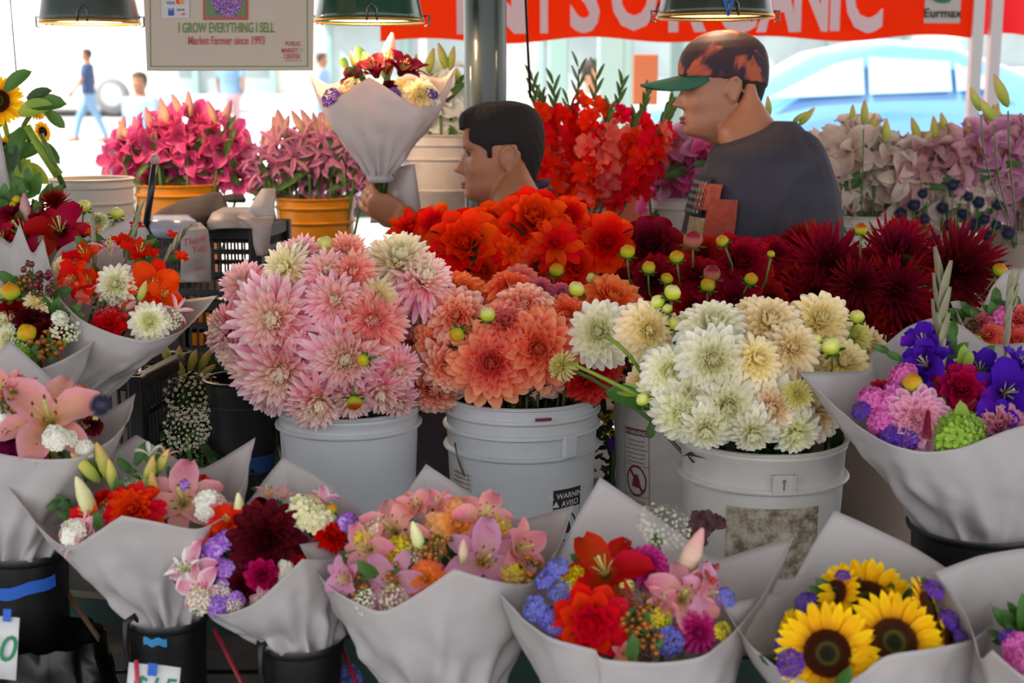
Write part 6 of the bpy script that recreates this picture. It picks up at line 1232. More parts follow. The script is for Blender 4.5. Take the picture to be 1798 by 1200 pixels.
# paper tail below the fist
tp = MB(); rows = []
for i in range(9):
    v = i/8; row = []
    for j in range(9): u = j/8; x = lerp(lerp(660, 728, v*.1), lerp(655, 745, 1), 0); row.append(P(lerp(lerp(662, 650, v), lerp(728, 742, v), u), lerp(300, 392, v)-12*u*(1-v), 3.35+.02*math.sin(u*5+v*2)))
    rows.append(row)
bl = hb.location; x = local(tp.grid(rows), bl).build('paper_tail', PAPER, hb); x.modifiers.new('t', 'SOLIDIFY').thickness = .001
# ---------------------------------------------------------------- lilies and gladioli behind the vendors
def lily_stem(name, label, cat, group, bk, pts, col, bcol, kw, nb, dia, seed, d, face=None, leaves=2, nbud=2):
    """one stem: several blooms (parts) round a head point"""
    rn = random.Random(seed); px, py = pts; c = bk[1]; base = Vector((c.x, c.y, c.z-bk[3]+.03)); pos = P(px, py, d); o = root(name, pos, label, cat, group)
    for i in range(nb):
        a = 2*PI*i/nb+rn.random(); off = Vector((math.cos(a)*dia*.42, math.sin(a)*dia*.35, 0)); p = R*off.x*d/FPX+U*off.y*d/FPX+F*rn.uniform(-.04, .04)
        dv = (R*off.x/dia*1.4+U*(off.y/dia*1.2+.25)-F*rn.uniform(.3, 1.0)).normalized(); s = dia/2*d/FPX*1.5
        lily_floret(o, 'flower', None, LCOL[col], kw, p-dv*s*.3, aim(dv, rn.random()*6), s*rn.uniform(.85, 1.1), onemesh=True)
    for i in range(nbud):
        dv = (R*rn.uniform(-.6, .6)+U*rn.uniform(.9, 1.6)-F*.2).normalized(); ob('bud', LBUD[bcol], o, U*dia*.35*d/FPX+R*rn.uniform(-.03, .03), aim(dv, rn.random()*6), rn.uniform(.055, .075)*d/3.5)
    for i in range(leaves):
        dv = (R*rn.uniform(-1, 1)+U*rn.uniform(-.6, .8)-F*.3).normalized(); ob('leaf', LEAFN, o, R*rn.uniform(-.02, .02)-U*rn.uniform(.02, .07), frame((0, 0, 0), dv, (-F).cross(dv)).to_quaternion(), rn.uniform(.08, .12))
    stem_to(o, pos, U, base, .004, up=.2)
    return o
yel = dict(base_z=.74)
bY1 = bucket('yellow_bucket', 'yellow bucket of bright pink lilies, left of the other yellow one', 312, 322, 150, 3.96, .3, YELP, [(.03, .006)], base_z=.74)
bY2 = bucket('yellow_bucket', 'yellow bucket of mauve lily buds beside the vendor\'s hand', 553, 345, 142, 3.96, .3, YELP, [(.028, .006), (.07, .006)], base_z=.74)
bW1 = bucket('white_bucket', 'big off-white ribbed bucket at the left in front of the street', 158, 312, 152, 3.42, .32, mat('bucket_offwhite', '#c4bab2', .5, noise_amt=.1, nscale=5), [(.02, .005), (.06, .005), (.10, .005)], base_z=.72)
bW2 = bucket('white_bucket', 'tall white ribbed bucket with wire handle holding white lilies behind the held bouquet', 775, 235, 150, 4.0, .4, WHITE2, [(.03, .006), (.07, .006), (.16, .004)], base_z=.74)
bail(bW2[0], bW2[2], bW2[3], .06, PI*.1, .16)
bW3 = bucket('white_bucket', 'white bucket holding the tall red gladioli', 1025, 358, 108, 3.96, .3, WHITEP, [(.02, .004)], base_z=.74)
bP1 = bucket('white_bucket', 'white bucket of magenta pink lilies between gladioli and capped man', 1190, 345, 110, 3.96, .3, WHITE2, [(.03, .006)], base_z=.74)
bP2 = bucket('white_bucket', 'pale bucket of blush lilies right of the capped man', 1512, 376, 120, 3.96, .3, WHITE2, [(.03, .006)], base_z=.74)
bP3 = bucket('tan_bucket', 'bucket of blush lilies and globe thistles at the right', 1640, 400, 120, 3.96, .3, TANP, [(.03, .006)], base_z=.74)
bP4 = bucket('tan_bucket', 'bucket of large pink lilies at the right edge', 1790, 400, 140, 3.96, .3, TANP, [(.03, .006)], base_z=.74)
def spread(n, x0, x1, y0, y1, seed, arch=.4):
    rn = random.Random(seed); o = []
    for i in range(n):
        t = (i+.5)/n; k = i % 3; x = lerp(x0, x1, t)+rn.uniform(-8, 8); top = y0+arch*(y1-y0)*(2*t-1)**2; o.append((x, lerp(top, y1, (k+.3)/3)+rn.uniform(-6, 6)))
    return o
adj = ['leftmost', 'second from the left', 'third from the left', 'fourth from the left', 'fifth from the left', 'sixth from the left', 'seventh from the left', 'eighth from the left', 'ninth from the left', 'tenth from the left', 'eleventh from the left', 'twelfth from the left', 'thirteenth from the left', 'fourteenth from the left', 'fifteenth from the left']
for i, p in enumerate(spread(12, 215, 420, 222, 312, 1, .5)): lily_stem('pink_lily', 'bright pink lily stem in the left yellow bucket, %s' % adj[i], 'lily', 'bright pink lilies in the left yellow bucket', bY1, p, 'hot', 'm', HALF, 6, 58, 100+i, 3.90+.04*(i % 3))
for i, p in enumerate(spread(14, 455, 645, 250, 330, 2, .4)): lily_stem('mauve_lily', 'mauve half closed lily stem in the right yellow bucket, %s' % adj[i], 'lily', 'mauve lilies in the right yellow bucket', bY2, p, 'orchid', 'm', SLIM, 6, 58, 200+i, 3.90+.04*(i % 3), nbud=4)
for i, p in enumerate(spread(6, 735, 815, 130, 250, 3, .2)): lily_stem('white_lily', 'white lily stem beside the dark column, %s' % adj[i], 'lily', 'white lilies behind the held bouquet', bW2, p, 'white', 'g', OPEN, 4, 66, 300+i, 3.95+.04*(i % 3))
for i, p in enumerate(spread(7, 1130, 1255, 255, 345, 4, .2)): lily_stem('pink_lily', 'magenta pink lily stem between the gladioli and the capped man, %s' % adj[i], 'lily', 'magenta lilies beside the gladioli', bP1, p, 'orchid' if i % 2 else 'hot', 'g', OPEN, 4, 66, 400+i, 3.88+.03*(i % 3))
for i, p in enumerate(spread(14, 1450, 1585, 240, 370, 5, .5)): lily_stem('blush_lily', 'pale blush lily stem right of the capped man\'s back, %s' % adj[i], 'lily', 'blush lilies right of the capped man', bP2, p, 'pale', 'g', OPEN, 5, 76, 500+i, 3.88+.04*(i % 3), nbud=1)
for i, p in enumerate(spread(12, 1590, 1715, 260, 360, 6, .3)): lily_stem('blush_lily', 'pale blush lily stem above the globe thistles, %s' % adj[i], 'lily', 'blush lilies above the thistles', bP3, p, 'pale' if i % 3 else 'dusty', 'g', OPEN, 4, 72, 600+i, 3.88+.04*(i % 3), nbud=2)
for i, p in enumerate(spread(9, 1735, 1830, 235, 370, 7, .2)): lily_stem('pink_lily', 'dusty pink lily stem at the right edge, %s' % adj[i], 'lily', 'dusty pink lilies at the right edge', bP4, p, 'dusty' if i % 2 else 'orchid', 'g', OPEN, 4, 84, 700+i, 3.88+.04*(i % 3), nbud=1)
# tall green lily buds at the right edge and beside the capped man
for i, (px, py, L_, fx, fy, d, b_) in enumerate(((1605, 195, 60, 0, 0, 0, 0),)): pass
for i, (px, py, ln, fx, fy, d, bk, lab) in enumerate(((1722, 195, 46, -.5, 1, 3.3, bP4, 'green lily bud leaning left near the white tent leg'), (1745, 212, 50, -.7, .9, 3.3, bP4, 'olive lily bud crossing in front of the right tent leg'), (1770, 188, 62, -.6, 1.2, 3.3, bP4, 'largest pale green lily bud high at the right edge'), (1350, 205, 36, -.1, 1, 3.6, bP2, 'green lily bud rising behind the capped man\'s neck'), (1392, 214, 34, 1, .6, 3.6, bP2, 'flat brownish lily bud behind the man\'s shoulder, the left of two'), (1403, 220, 40, .7, .8, 3.6, bP2, 'flat brownish lily bud behind the man\'s shoulder, the right of two'), (1516, 220, 44, 0, 1, 3.7, bP2, 'upright green shoot above the blush lilies'))):
    pos = P(px, py, d); o = root('lily_bud', pos, lab, 'flower bud', 'tall green lily buds'); ob('bud', LBUD['g'], o, None, aim(R*fx+U*fy-F*.2, i), ln*d/FPX); c = bk[1]; stem_to(o, pos, (U).normalized(), Vector((c.x, c.y, c.z-.2)), .002, up=.3)
# globe thistles
rn = random.Random(9)
TH = [(1588, 395), (1605, 360), (1622, 385), (1640, 420), (1655, 365), (1672, 325), (1665, 395), (1690, 375), (1700, 345), (1690, 410), (1710, 395), (1718, 355), (1728, 385), (1735, 415), (1748, 395), (1752, 360), (1770, 410), (1600, 412), (1620, 340), (1580, 375)]
for i, (px, py) in enumerate(TH):
    d = 3.7+rn.uniform(-.04, .06); pos = P(px, py, d); lab = 'the tallest blue globe thistle, in front of the blush lilies' if (px, py) == (1672, 325) else 'dark blue globe thistle among the others behind the maroon dahlias'
    o = root('globe_thistle', pos, lab, 'thistle', None if 'tallest' in lab else 'globe thistles'); ob('thistle_head', fillmesh('bluethistle'), o, None, aim(-F, i), rn.uniform(11, 15)*d/FPX); stem_to(o, pos, U, P(1670+(px-1670)*.3, 560, d+.05), .0018, up=.3)
# red gladioli
def glad_stem(label, px, py, ptip, d, seed, col, n=8, dia=52):
    rn = random.Random(seed); c = bW3[1]; base = Vector((c.x, c.y, c.z-.15)); a = P(px, py, d); t = P(*ptip, d); o = root('gladiolus', a, label, 'gladiolus', 'red gladioli'); ax = (t-a)
    for i in range(n):
        u = i/(n-1)*.92; s = dia/2*d/FPX*1.3*(1-.35*u); side = (1 if i % 2 else -1); dv = (R*side*rn.uniform(.3, .9)-F*rn.uniform(.5, 1)+ax.normalized()*.35).normalized()
        lily_floret(o, 'floret', None, LCOL[col if rn.random() < .8 else 'gladpink'], GLAD, ax*u+R*side*.012-dv*s*.25, aim(dv, rn.random()*6), s, onemesh=True)
    m = MB(); m.tube([(0, 0, 0), ax, ax*1.25], [.005, .004, .0015], 6)
    for i in range(5): m.merge(petal_tpl(.05, .016, 1.0, .3, .5, 'point', .003, 0), Matrix.Translation(ax*(.98+.07*i)) @ aim(ax).to_matrix().to_4x4() @ Matrix.Rotation(PI*i, 4, 'Z'))
    m.build('spike', STEM, o); stem_to(o, Vector(a), -ax.normalized()*-1, base, .004, up=.1)
GL = [(955, 345, 940, 185, 'left edge of the bunch, beside the vendor\'s head'), (985, 350, 975, 190, 'leftmost of the tall ones right of the vendor\'s head'), (1010, 345, 1015, 165, 'tallest, just left of the middle'), (1035, 350, 1045, 175, 'tall one in the middle'), (1060, 345, 1085, 190, 'tall one right of the middle'), (1085, 350, 1125, 205, 'right one leaning outwards'), (1105, 345, 1160, 220, 'far right one leaning to the street'), (970, 300, 955, 200, 'short one on the left'), (1000, 335, 1000, 215, 'lower front one on the left'), (1050, 335, 1065, 225, 'lower front one in the middle'), (1095, 325, 1110, 235, 'lower front one on the right'), (1130, 300, 1165, 225, 'short one at the far right')]
for i, (x, y, x2, y2, lab) in enumerate(GL): glad_stem('red gladiolus stem, '+lab, x, y, (x2, y2), 3.72+.05*(i % 3), 800+i, 'gladpink' if i in (9,) else 'gladred', dia=56)
# sunflowers at the left --------------------------------------
def sunstem(label, px, py, dia, d, face, seed, nl=3):
    rn = random.Random(seed); pos = P(px, py, d); o = root('sunflower', pos, label, 'sunflower', 'sunflowers at the left edge'); dv = (-F+R*face[0]+U*face[1]).normalized(); sunflower(o, Vector((0, 0, 0)), aim(dv, rn.random()), dia/2*d/FPX, 'flower_head')
    c = P(40, 430, d); stem_to(o, pos, dv, c, .006, LGREEN if seed == 1 else STEM, up=.5)
    for i in range(nl):
        t = .15+.25*i; p = (c-pos)*t; sd = rn.choice((-1, 1)); dr = (R*sd*rn.uniform(.5, 1)+U*rn.uniform(-.8, .3)-F*.3).normalized(); ob('leaf', LEAFL if i % 2 else LEAF, o, p, frame((0, 0, 0), dr, (-F).cross(dr)).to_quaternion(), rn.uniform(.07, .12))
sunstem('sunflower cut by the left edge, seen from the front', -4, 178, 92, 3.1, (.25, .1), 1)
sunstem('small sunflower turned away behind the big one at the left', 58, 196, 44, 3.15, (1.8, 1.5), 2)
sunstem('small drooping sunflower at the left', 74, 232, 40, 3.15, (2, .2), 3)
sunstem('low half closed sunflower under the big one at the left edge', 5, 258, 40, 3.12, (1, -.6), 4)
bS = bucket('white_bucket', 'bucket of sunflowers, only its rim showing at the left edge', 30, 420, 120, 3.36, .3, WHITE2, [(.03, .005)], base_z=.72)
so = root('sunflower_leaves', P(60, 260, 3.1), 'large green sunflower leaves and thick stalk hanging at the left', 'leaf')
for px, py, ln, fx, fy, m_ in ((10, 160, 60, 1, .8, LEAF), (50, 185, 70, 1.5, .1, LEAF), (82, 195, 46, 1, -.9, LEAF), (40, 225, 60, -.3, -1, LEAF), (72, 250, 52, .9, -1, LEAF), (48, 280, 70, -.1, -1, LEAFL), (20, 250, 70, .2, -1, LEAFD), (8, 285, 80, .2, -1, LEAF), (35, 200, 66, .8, .2, LEAFL), (48, 175, 50, .8, .3, LEAFD)):
    dr = (R*fx+U*fy-F*.2).normalized(); ob('leaf', m_, so, P(px, py, 3.08)-P(60, 260, 3.1), frame((0, 0, 0), dr, (-F+U*.2).cross(dr)).to_quaternion(), ln*3.1/FPX)
local(MB().tube([P(48, 222, 3.06), P(75, 268, 3.06), P(103, 308, 3.08)], [.009, .010, .012], 8), P(60, 260, 3.1)).build('stalk', LGREEN, so)
local(MB().tube([P(72, 235, 3.05), P(92, 280, 3.06), P(112, 330, 3.1)], [.005, .006, .007], 8), P(60, 260, 3.1)).build('stalk', STEM, so)
# ---------------------------------------------------------------- crates, bags
def crate(label, c, sx, sy, sz, yaw, name='black_crate'):
    o = root(name, c, label, 'crate', 'black plastic crates'); o.rotation_euler = (0, 0, yaw)
    mb = MB(); mb.box((0, 0, .006), (sx, sy, .012)); mb.build('crate_base', BLACKP, o, smooth=False)
    for (ax, L_, off) in (('x', sx, sy/2), ('x', sx, -sy/2), ('y', sy, sx/2), ('y', sy, -sx/2)):
        mb = MB(); n = max(6, int(L_/.018))
        for k in range(n+1):
            t = -L_/2+L_*k/n; mb.box((t, off, sz/2) if ax == 'x' else (off, t, sz/2), (.004, .006, sz) if ax == 'x' else (.006, .004, sz))
        for z in (sz*.02+.01, sz*.33, sz*.66): mb.box((0, off, z) if ax == 'x' else (off, 0, z), (L_, .008, .012) if ax == 'x' else (.008, L_, .012))
        x = mb.build('lattice_wall', BLACKP, o, smooth=False)
        mb = MB(); mb.box((0, off, sz-.015) if ax == 'x' else (off, 0, sz-.015), (L_+.02, .022, .03) if ax == 'x' else (.022, L_+.02, .03)); bevel(mb.build('crate_rim', BLACKP, o, smooth=False), .004)
    for i in (-1, 1):
        for j in (-1, 1): bevel(MB().box((i*sx/2, j*sy/2, sz/2), (.03, .03, sz)).build('crate_corner', BLACKP, o, smooth=False), .004)
    return o
pc = P(190, 660, 2.62); ctop = pc.z
crate('black lattice crate under the orange red gladiolus bouquet', (P(120, 660, 2.66).x, 2.72, ctop-.24), .32, .26, .24, -.12)
box_ = root('crate_stand', (P(120, 660, 2.66).x, 2.72, TZ), 'dark wooden box carrying the left black crate', 'box'); bevel(MB().box((0, 0, (ctop-.24-TZ)/2), (.34, .3, ctop-.24-TZ)).build('box_body', wood, box_, smooth=False), .005)
p_ = P(375, 398, 3.34); crate('black lattice crate with plastic bags draped over it, behind the pink dahlias', (p_.x-.01, p_.y+.1, p_.z-.17), .27, .26, .17, -.10)
p2_ = (p_.x-.01, p_.y+.1, p_.z-.36); crate('lower black crate supporting the one with bags', p2_, .29, .28, .185, -.08)
st = root('crate_stand', (p_.x, p_.y+.1, 0), 'dark box supporting the crates behind the pink dahlias', 'box'); bevel(MB().box((0, 0, (p_.z-.36)/2), (.36, .34, p_.z-.36)).build('box_body', wood, st, smooth=False), .005)
BAG = mat('thin_bag', '#cfc2bd', .45, trans=.35, col2='#c0b4b2', nscale=12, bump=.4)
def bagstrip(label, pts, th, d, m, name='plastic_bag', amp=.01, seed=0, txt=None):
    """soft draped sheet from outline rows [(xl, xr, y, dd)]"""
    c = P(pts[0][0], pts[0][2], d); o = root(name, c, label, 'bag'); rows = []
    K = []
    for i in range(len(pts)-1):
        for k in range(4): K.append(tuple(lerp(a, b, k/4) for a, b in zip(pts[i], pts[i+1])))
    K.append(pts[-1])
    for (xl, xr, y, dd) in K: rows.append([P(lerp(xl, xr, j/14), y, d+dd+amp*noise.noise(Vector((xl+(xr-xl)*j/14, y, seed))*.03)*1.6-.015*math.sin(PI*j/14)) for j in range(15)])
    x = local(MB().grid(rows), c).build('bag_sheet', m, o); x.modifiers.new('t', 'SOLIDIFY').thickness = th
    if txt:
        for s_, tx, ty, sz in txt:
            t_ = text_mb(s_, sz*d/FPX, bold=.0003, shear=.35); mb = MB(); mb.merge(t_, frame(P(tx, ty, d-.035), R+U*.25, U)); local(mb, c).build('red_lettering', mat('ink_bag_red', '#b04858', .7), o, smooth=False)
    return o
bagstrip('white plastic bag with red lettering hanging over the front of the crate', [(300, 352, 392, .06), (318, 365, 405, -.0), (318, 370, 440, -.01), (318, 371, 470, -.01), (316, 371, 496, 0)], .002, 3.22, BAG, seed=3, txt=[('Thank', 342, 428, 17), ('You', 350, 442, 17), ('again', 352, 472, 9)])
bagstrip('pinkish plastic bag hanging over the right corner of the crate', [(385, 470, 372, .08), (420, 482, 385, .02), (443, 476, 400, 0), (446, 473, 430, 0), (452, 468, 449, 0)], .002, 3.23, BAG, seed=5)
bagstrip('rumpled clear plastic bag lying on the crate beside the dark cloth', [(268, 330, 384, .05), (265, 345, 395, .0), (270, 348, 408, -.01), (285, 340, 414, 0)], .01, 3.24, mat('clear_bag', '#b9bcd0', .2, trans=.3), seed=8, amp=.02)
bagstrip('crumpled beige bag on top of the crate', [(395, 470, 372, .1), (375, 478, 382, .03), (368, 480, 394, 0), (375, 470, 402, 0)], .012, 3.26, BAG, seed=11, amp=.02)
bagstrip('dark brown cloth bag lying flat over the crates', [(375, 385, 346, .16), (320, 398, 360, .1), (285, 402, 375, .05), (270, 398, 386, .02), (330, 372, 400, 0)], .012, 3.30, mat('dark_cloth', '#2c2226', .8), seed=13, amp=.015)
bagstrip('dark strap end lying right of the dark cloth bag', [(392, 424, 345, .1), (402, 430, 356, .08)], .008, 3.3, mat('dark_cloth', '#2c2226', .8), name='strap')
bagstrip('crumpled pale paper standing between the two yellow buckets', [(462, 482, 333, .05), (450, 482, 350, .03), (440, 480, 368, 0), (450, 482, 380, 0)], .004, 3.2, mat('pale_paper', '#d9d0cc', .6, trans=.4), name='crumpled_paper')
bagstrip('grey newspaper leaning behind the bright pink lilies', [(196, 222, 233, .02), (188, 226, 265, .01), (178, 228, 302, 0), (175, 232, 400, 0)], .002, 3.98, mat('newsprint', '#a8a2a8', .8), name='newspaper')
hd_ = stick('black umbrella handle standing left of the left yellow bucket', (272, 288, 3.2), (256, 400, 3.22), .008, mat('black_metal', '#1b1b22', .3), name='umbrella')
MB().ball((0, 0, .01), (.012, .012, .014), 10, 8).build('handle_tip', mat('tip_pink', '#b08a90', .5), hd_)
# crates seen between buckets, lavender paper box
pb = P(765, 800, 3.0); gb = root('grey_crate', (pb.x, pb.y, TZ), 'dim grey plastic box between the pink and coral buckets', 'box'); bevel(MB().box((0, 0, .17), (.2, .16, .34)).build('box_body', mat('grey_box', '#5b5660', .6, noise_amt=.15), gb, smooth=False), .006)
bevel(MB().box((0, 0, .345), (.215, .175, .012)).build('box_lid', mat('grey_box_lid', '#4a4650', .6), gb, smooth=False), .004)
pv = P(1070, 860, 2.88); lb = root('lavender_box', (pv.x, pv.y+.04, TZ), 'lavender coloured rough board between coral bucket and red-print bucket', 'box'); bevel(MB().box((0, 0, .075), (.13, .10, .15)).build('box_body', mat('lavender', '#8e88b8', .8, noise_amt=.1, nscale=60, bump=.6), lb, smooth=False), .004)
# undergrowth behind black bucket: loose greens on the table
def greens(name, label, items, mats):
    o = None
    for i, it in enumerate(items): pass
for kind, px, py, dia, d, nm, lab in (('babys', 340, 700, 110, 2.72, 'babys_breath', 'dull cream baby\'s breath heap left of the empty black bucket'), ('babys', 330, 755, 90, 2.62, 'babys_breath', 'lower tuft of cream baby\'s breath left of the black bucket'), ('lace', 320, 795, 110, 2.75, 'green_filler', 'dark green filler sprays at the table edge left of the black bucket'), ('babys', 378, 735, 80, 2.75, 'babys_breath', 'small tuft of baby\'s breath against the black bucket'), ('yellow', 1075, 745, 60, 2.95, 'yellow_filler', 'small yellow and green sprays in the gap right of the ribbed bucket'), ('purple', 1078, 780, 30, 2.9, 'statice', 'lilac statice in the gap above the lavender board'), ('statice', 610, 1195, 60, 2.1, 'statice', 'blue statice below the pale pink lily bouquet at the bottom'), ('statice', 10, 1195, 1, 2.1, 'statice', '')):
    if not lab: continue
    pos = P(px, py, d); o = root(nm, pos, lab, 'filler flowers'); ob('florets', fillmesh(kind), o, None, aim(-F+U*.6), dia/2*d/FPX)['kind'] = 'stuff'; stem_to(o, pos, U, pos+Vector((0, .05, -.2)), .004)
go = root('garden_greens', P(330, 700, 3.0), 'heap of green leaves and fronds lying behind the empty black bucket', 'greenery'); rn = random.Random(4); mb = MB(); L_ = leaf_mb(1, .25)
for i in range(420):
    px, py = rn.uniform(270, 500), rn.uniform(640, 860); p = P(px, py, 3.0+rn.uniform(-.1, .1)-(py-640)/220*.25)-P(330, 700, 3.0); dr = Vector((rn.uniform(-1, 1), rn.uniform(-1, .2), rn.uniform(-.4, .8))).normalized()
    mb.merge(L_, Matrix.Translation(p) @ frame((0, 0, 0), dr, (-F).cross(dr)) @ Matrix.Scale(rn.uniform(.03, .08), 4))
x = mb.build('foliage', DGREEN, go); x['kind'] = 'stuff'
for i, (px, py, fx, fy) in enumerate(((300, 640, -.3, 1), (315, 650, .1, 1), (332, 655, .4, 1), (345, 665, .9, .6), (300, 665, -.8, .5), (322, 672, 0, .5), (350, 650, .6, .9))):
    p = P(px, py, 2.85); o = root('lily_bud', p, 'yellow green lily bud lying in the heap left of the empty black bucket', 'flower bud', 'yellow green lily buds by the black bucket'); ob('bud', LBUD['g'], o, None, aim(R*fx+U*fy-F*.4, i), .055); stem_to(o, p, U, p+Vector((0, .06, -.2)), .003)
# ---------------------------------------------------------------- hanging lamps and sign
LG = mat('enamel_green', '#1c4a36', .25, coat=.6, noise_amt=.25, nscale=40); LD = mat('enamel_dark', '#45504e', .35, noise_amt=.2, nscale=40); LO = mat('enamel_olive', '#2c3426', .3, coat=.4, noise_amt=.3, nscale=40); BR = mat('brass_rim', '#b08a50', .3, metal=.9)
INN = mat('lamp_inner', '#e8dcc0', .4)
def lamp(label, px, py, wpx, d, m, power):
    c = P(px, py, d); r = wpx/2*d/FPX; o = root('pendant_lamp', c, label, 'lamp', 'pendant lamps over the stall')
    pr = [(r, 0), (r*.985, .012), (r*.93, .05), (r*.80, .10), (r*.55, .15), (r*.33, .175), (r*.25, .20), (r*.25, .27), (.02, .285)]
    MB().lathe(pr, 48).build('lamp_shade', m, o).modifiers.new('t', 'SOLIDIFY').thickness = .002
    MB().lathe([(r*.97, .004), (r*.91, .048), (r*.78, .097), (r*.53, .147), (.02, .17)], 40).build('shade_lining', INN, o)
    rim = MB(); rim.lathe([(r*.99, -.004), (r*1.015, -.006), (r*1.02, .0), (r*1.0, .003)], 48); rim.build('rim_ring', BR, o)
    for k in range(3):
        a = -PI/2+.15+k*2*PI/3; q = Vector((math.cos(a), math.sin(a), 0)); s_ = Vector((-math.sin(a), math.cos(a), 0))
        MB().tube([q*r*1.03-s_*.012+Vector((0, 0, -.008)), q*r*1.02-s_*.012+Vector((0, 0, .02)), q*r*1.0+Vector((0, 0, .034)), q*r*1.02+s_*.012+Vector((0, 0, .02)), q*r*1.03+s_*.012+Vector((0, 0, -.008))], .0025, 6).build('rim_clip', mat('wire', '#6e6a68', .35, metal=.8), o)
    for s in (-1, 1): MB().tube([(s*r*1.0, 0, .01), (s*r*1.10, 0, .012), (s*r*1.10, 0, -.012), (s*r*1.02, 0, -.014)], .003, 6).build('rim_bolt', mat('wire', '#6e6a68', .35, metal=.8), o)
    MB().ball((0, 0, .06), (.035, .035, .045), 16, 12).build('bulb', mat('bulb_glow', '#ffd9a0', .5, emit=2), o)
    MB().tube([(0, 0, .28), (0, 0, 3.18-c.z)], .008, 8).build('pole', LD, o)
    l = bpy.data.lights.new('bulb_light', 'POINT'); l.energy = power; l.color = (1, .66, .40); l.shadow_soft_size = .04; lo_ = ob('bulb_light', l, o, (0, 0, .0)); return o
lamp('grey green enamel pendant lamp at the upper left, beside the sign', 158, 38, 172, 3.5, LD, 9)
lamp('dark green enamel pendant lamp right of the sign', 648, 36, 192, 3.35, LG, 5)
l3_ = lamp('olive pendant lamp with blue tape above the capped man', 1256, 28, 204, 3.3, LO, 1.5)
r3 = 102*3.3/FPX; tpm = mat('tape_bright', '#2a5fae', .6)
mb = MB(); mb.grid([[(lerp(-.022, .006, k/3)+w_*(.028 if k < 3 else .004), -r3*(.80+.21*k/3)-.006, lerp(.10, -.010, k/3)) for w_ in (0, 1)] for k in range(4)]); mb.build('blue_tape', tpm, l3_)
# cables and thin rods
def rod(label, x0, y0, x1, y1, d, r, m): a, b = P(x0, y0, d), P(x1, y1, d); a = a+(a-b).normalized()*((3.18-a.z)/max(.2, (a-b).normalized().z)); o = root('hanging_rod', b, label, 'rod'); local(MB().tube([a, b], r, 8), b).build('rod', m, o)
BM = mat('black_metal', '#1b1b22', .3)
rod('thin black rod hanging right of the dark column', 923, 0, 931, 172, 3.55, .0035, BM); rod('thin dark cable at the upper left above the sunflowers', 18, 0, 32, 168, 3.3, .0016, BM)
# the sign -----------------------------------------------------------
SD = 3.05; tl, tr_, br_, bl_ = P(243, -190, SD), P(555, -200, SD), P(549, 123, SD), P(258, 124, SD)
so = root('stall_sign', (bl_+br_)/2, 'cream stall sign with green border and red framed lilac picture', 'sign'); S0 = (bl_+br_)/2; sx_ = (br_-bl_).normalized(); sy_ = (tl-bl_).normalized(); nrm = sx_.cross(sy_)
SGM = mat('sign_cream', '#b9a898', .7, noise_amt=.04, nscale=5)
mb = MB(); q4 = [bl_, br_, tr_, tl]; mb.add([p+nrm*k*.004 for k in (0, -1) for p in q4], [(0, 1, 2, 3), (7, 6, 5, 4), (0, 4, 5, 1), (1, 5, 6, 2), (2, 6, 7, 3), (3, 7, 4, 0)]); local(mb, S0).build('sign_board', SGM, so, smooth=False)
SGN = mat('sign_green', '#5c7d3a', .7); SGR = mat('sign_red', '#b04a4a', .7)
def sp(px, py, lift=.002):
    # point on the board at a pixel
    dr = (P(px, py, 1)-CAM); t = (S0-CAM).dot(nrm)/dr.dot(nrm); return CAM+dr*t+nrm*lift-S0
def squad(x0, y0, x1, y1, m, name, lift=.002): mb = MB(); mb.add([sp(x0, y1, lift), sp(x1, y1, lift), sp(x1, y0, lift), sp(x0, y0, lift)], [(0, 1, 2, 3)]); return mb.build(name, m, so, smooth=False)
def stext(s_, px, py, wpx, hpx, m, name='lettering', rot=-.004):
    t_ = text_mb(s_, 1.0, bold=.012); xs = [v[0] for v in t_.v]; ys = [v[1] for v in t_.v]; w0, h0 = max(xs)-min(xs), max(ys)-min(ys); k = SD/FPX
    mb = MB(); mb.merge(t_, frame(sp(px, py, .003), sx_, sy_) @ Matrix.Diagonal((wpx*k/w0, hpx*k/h0, 1, 1)) @ Matrix.Translation((-(max(xs)+min(xs))/2, -min(ys), 0))); mb.build(name, m, so, smooth=False)
mb = MB()
for a, b in (((264, 117), (540, 117)), ((539, -150), (540, 117)), ((262, -150), (265, 117))):
    pa, pb_ = sp(*a), sp(*b); mb.beam(pa, pb_, .0015, .0006, up=nrm)
mb.build('border_line', SGN, so, smooth=False)
stext('I GROW EVERYTHING I SELL', 398, 58, 168, 18, SGN); stext('Market Farmer since 1993', 398, 79, 134, 15, SGR)
stext('PUBLIC', 515, 81, 27, 8, SGR); stext('MARKET', 509, 93, 28, 8, SGR); stext('CENTER', 513, 104, 29, 9, SGR); squad(500, 106.5, 531, 107.3, SGR, 'underline')
c_ = ringmb(.0048, .0012, 18, 0, 0, 1); mb = MB(); mb.merge(c_, frame(sp(528, 89, .003), sx_, sy_)); mb.build('round_mark', mat('mark_grey', '#9a98a8', .7), so)
squad(357, -40, 436, 35.5, SGR, 'picture_frame'); 
def lilac():
    m, nt, b = newmat('lilac_picture'); N = nt.nodes; L = nt.links; tc = N.new('ShaderNodeTexCoord'); v = N.new('ShaderNodeTexVoronoi'); v.inputs['Scale'].default_value = 260; L.new(tc.outputs['Object'], v.inputs['Vector']); r = N.new('ShaderNodeValToRGB'); e = r.color_ramp.elements; e[0].color = lin('#b88ac4'); e[1].color = lin('#5c2f70'); e[1].position = .7; L.new(v.outputs['Distance'], r.inputs[0])
    L.new(r.outputs[0], b.inputs['Base Color']); return m
squad(361, -40, 432, 31, mat('picture_green', '#61744e', .6), 'picture', .003)
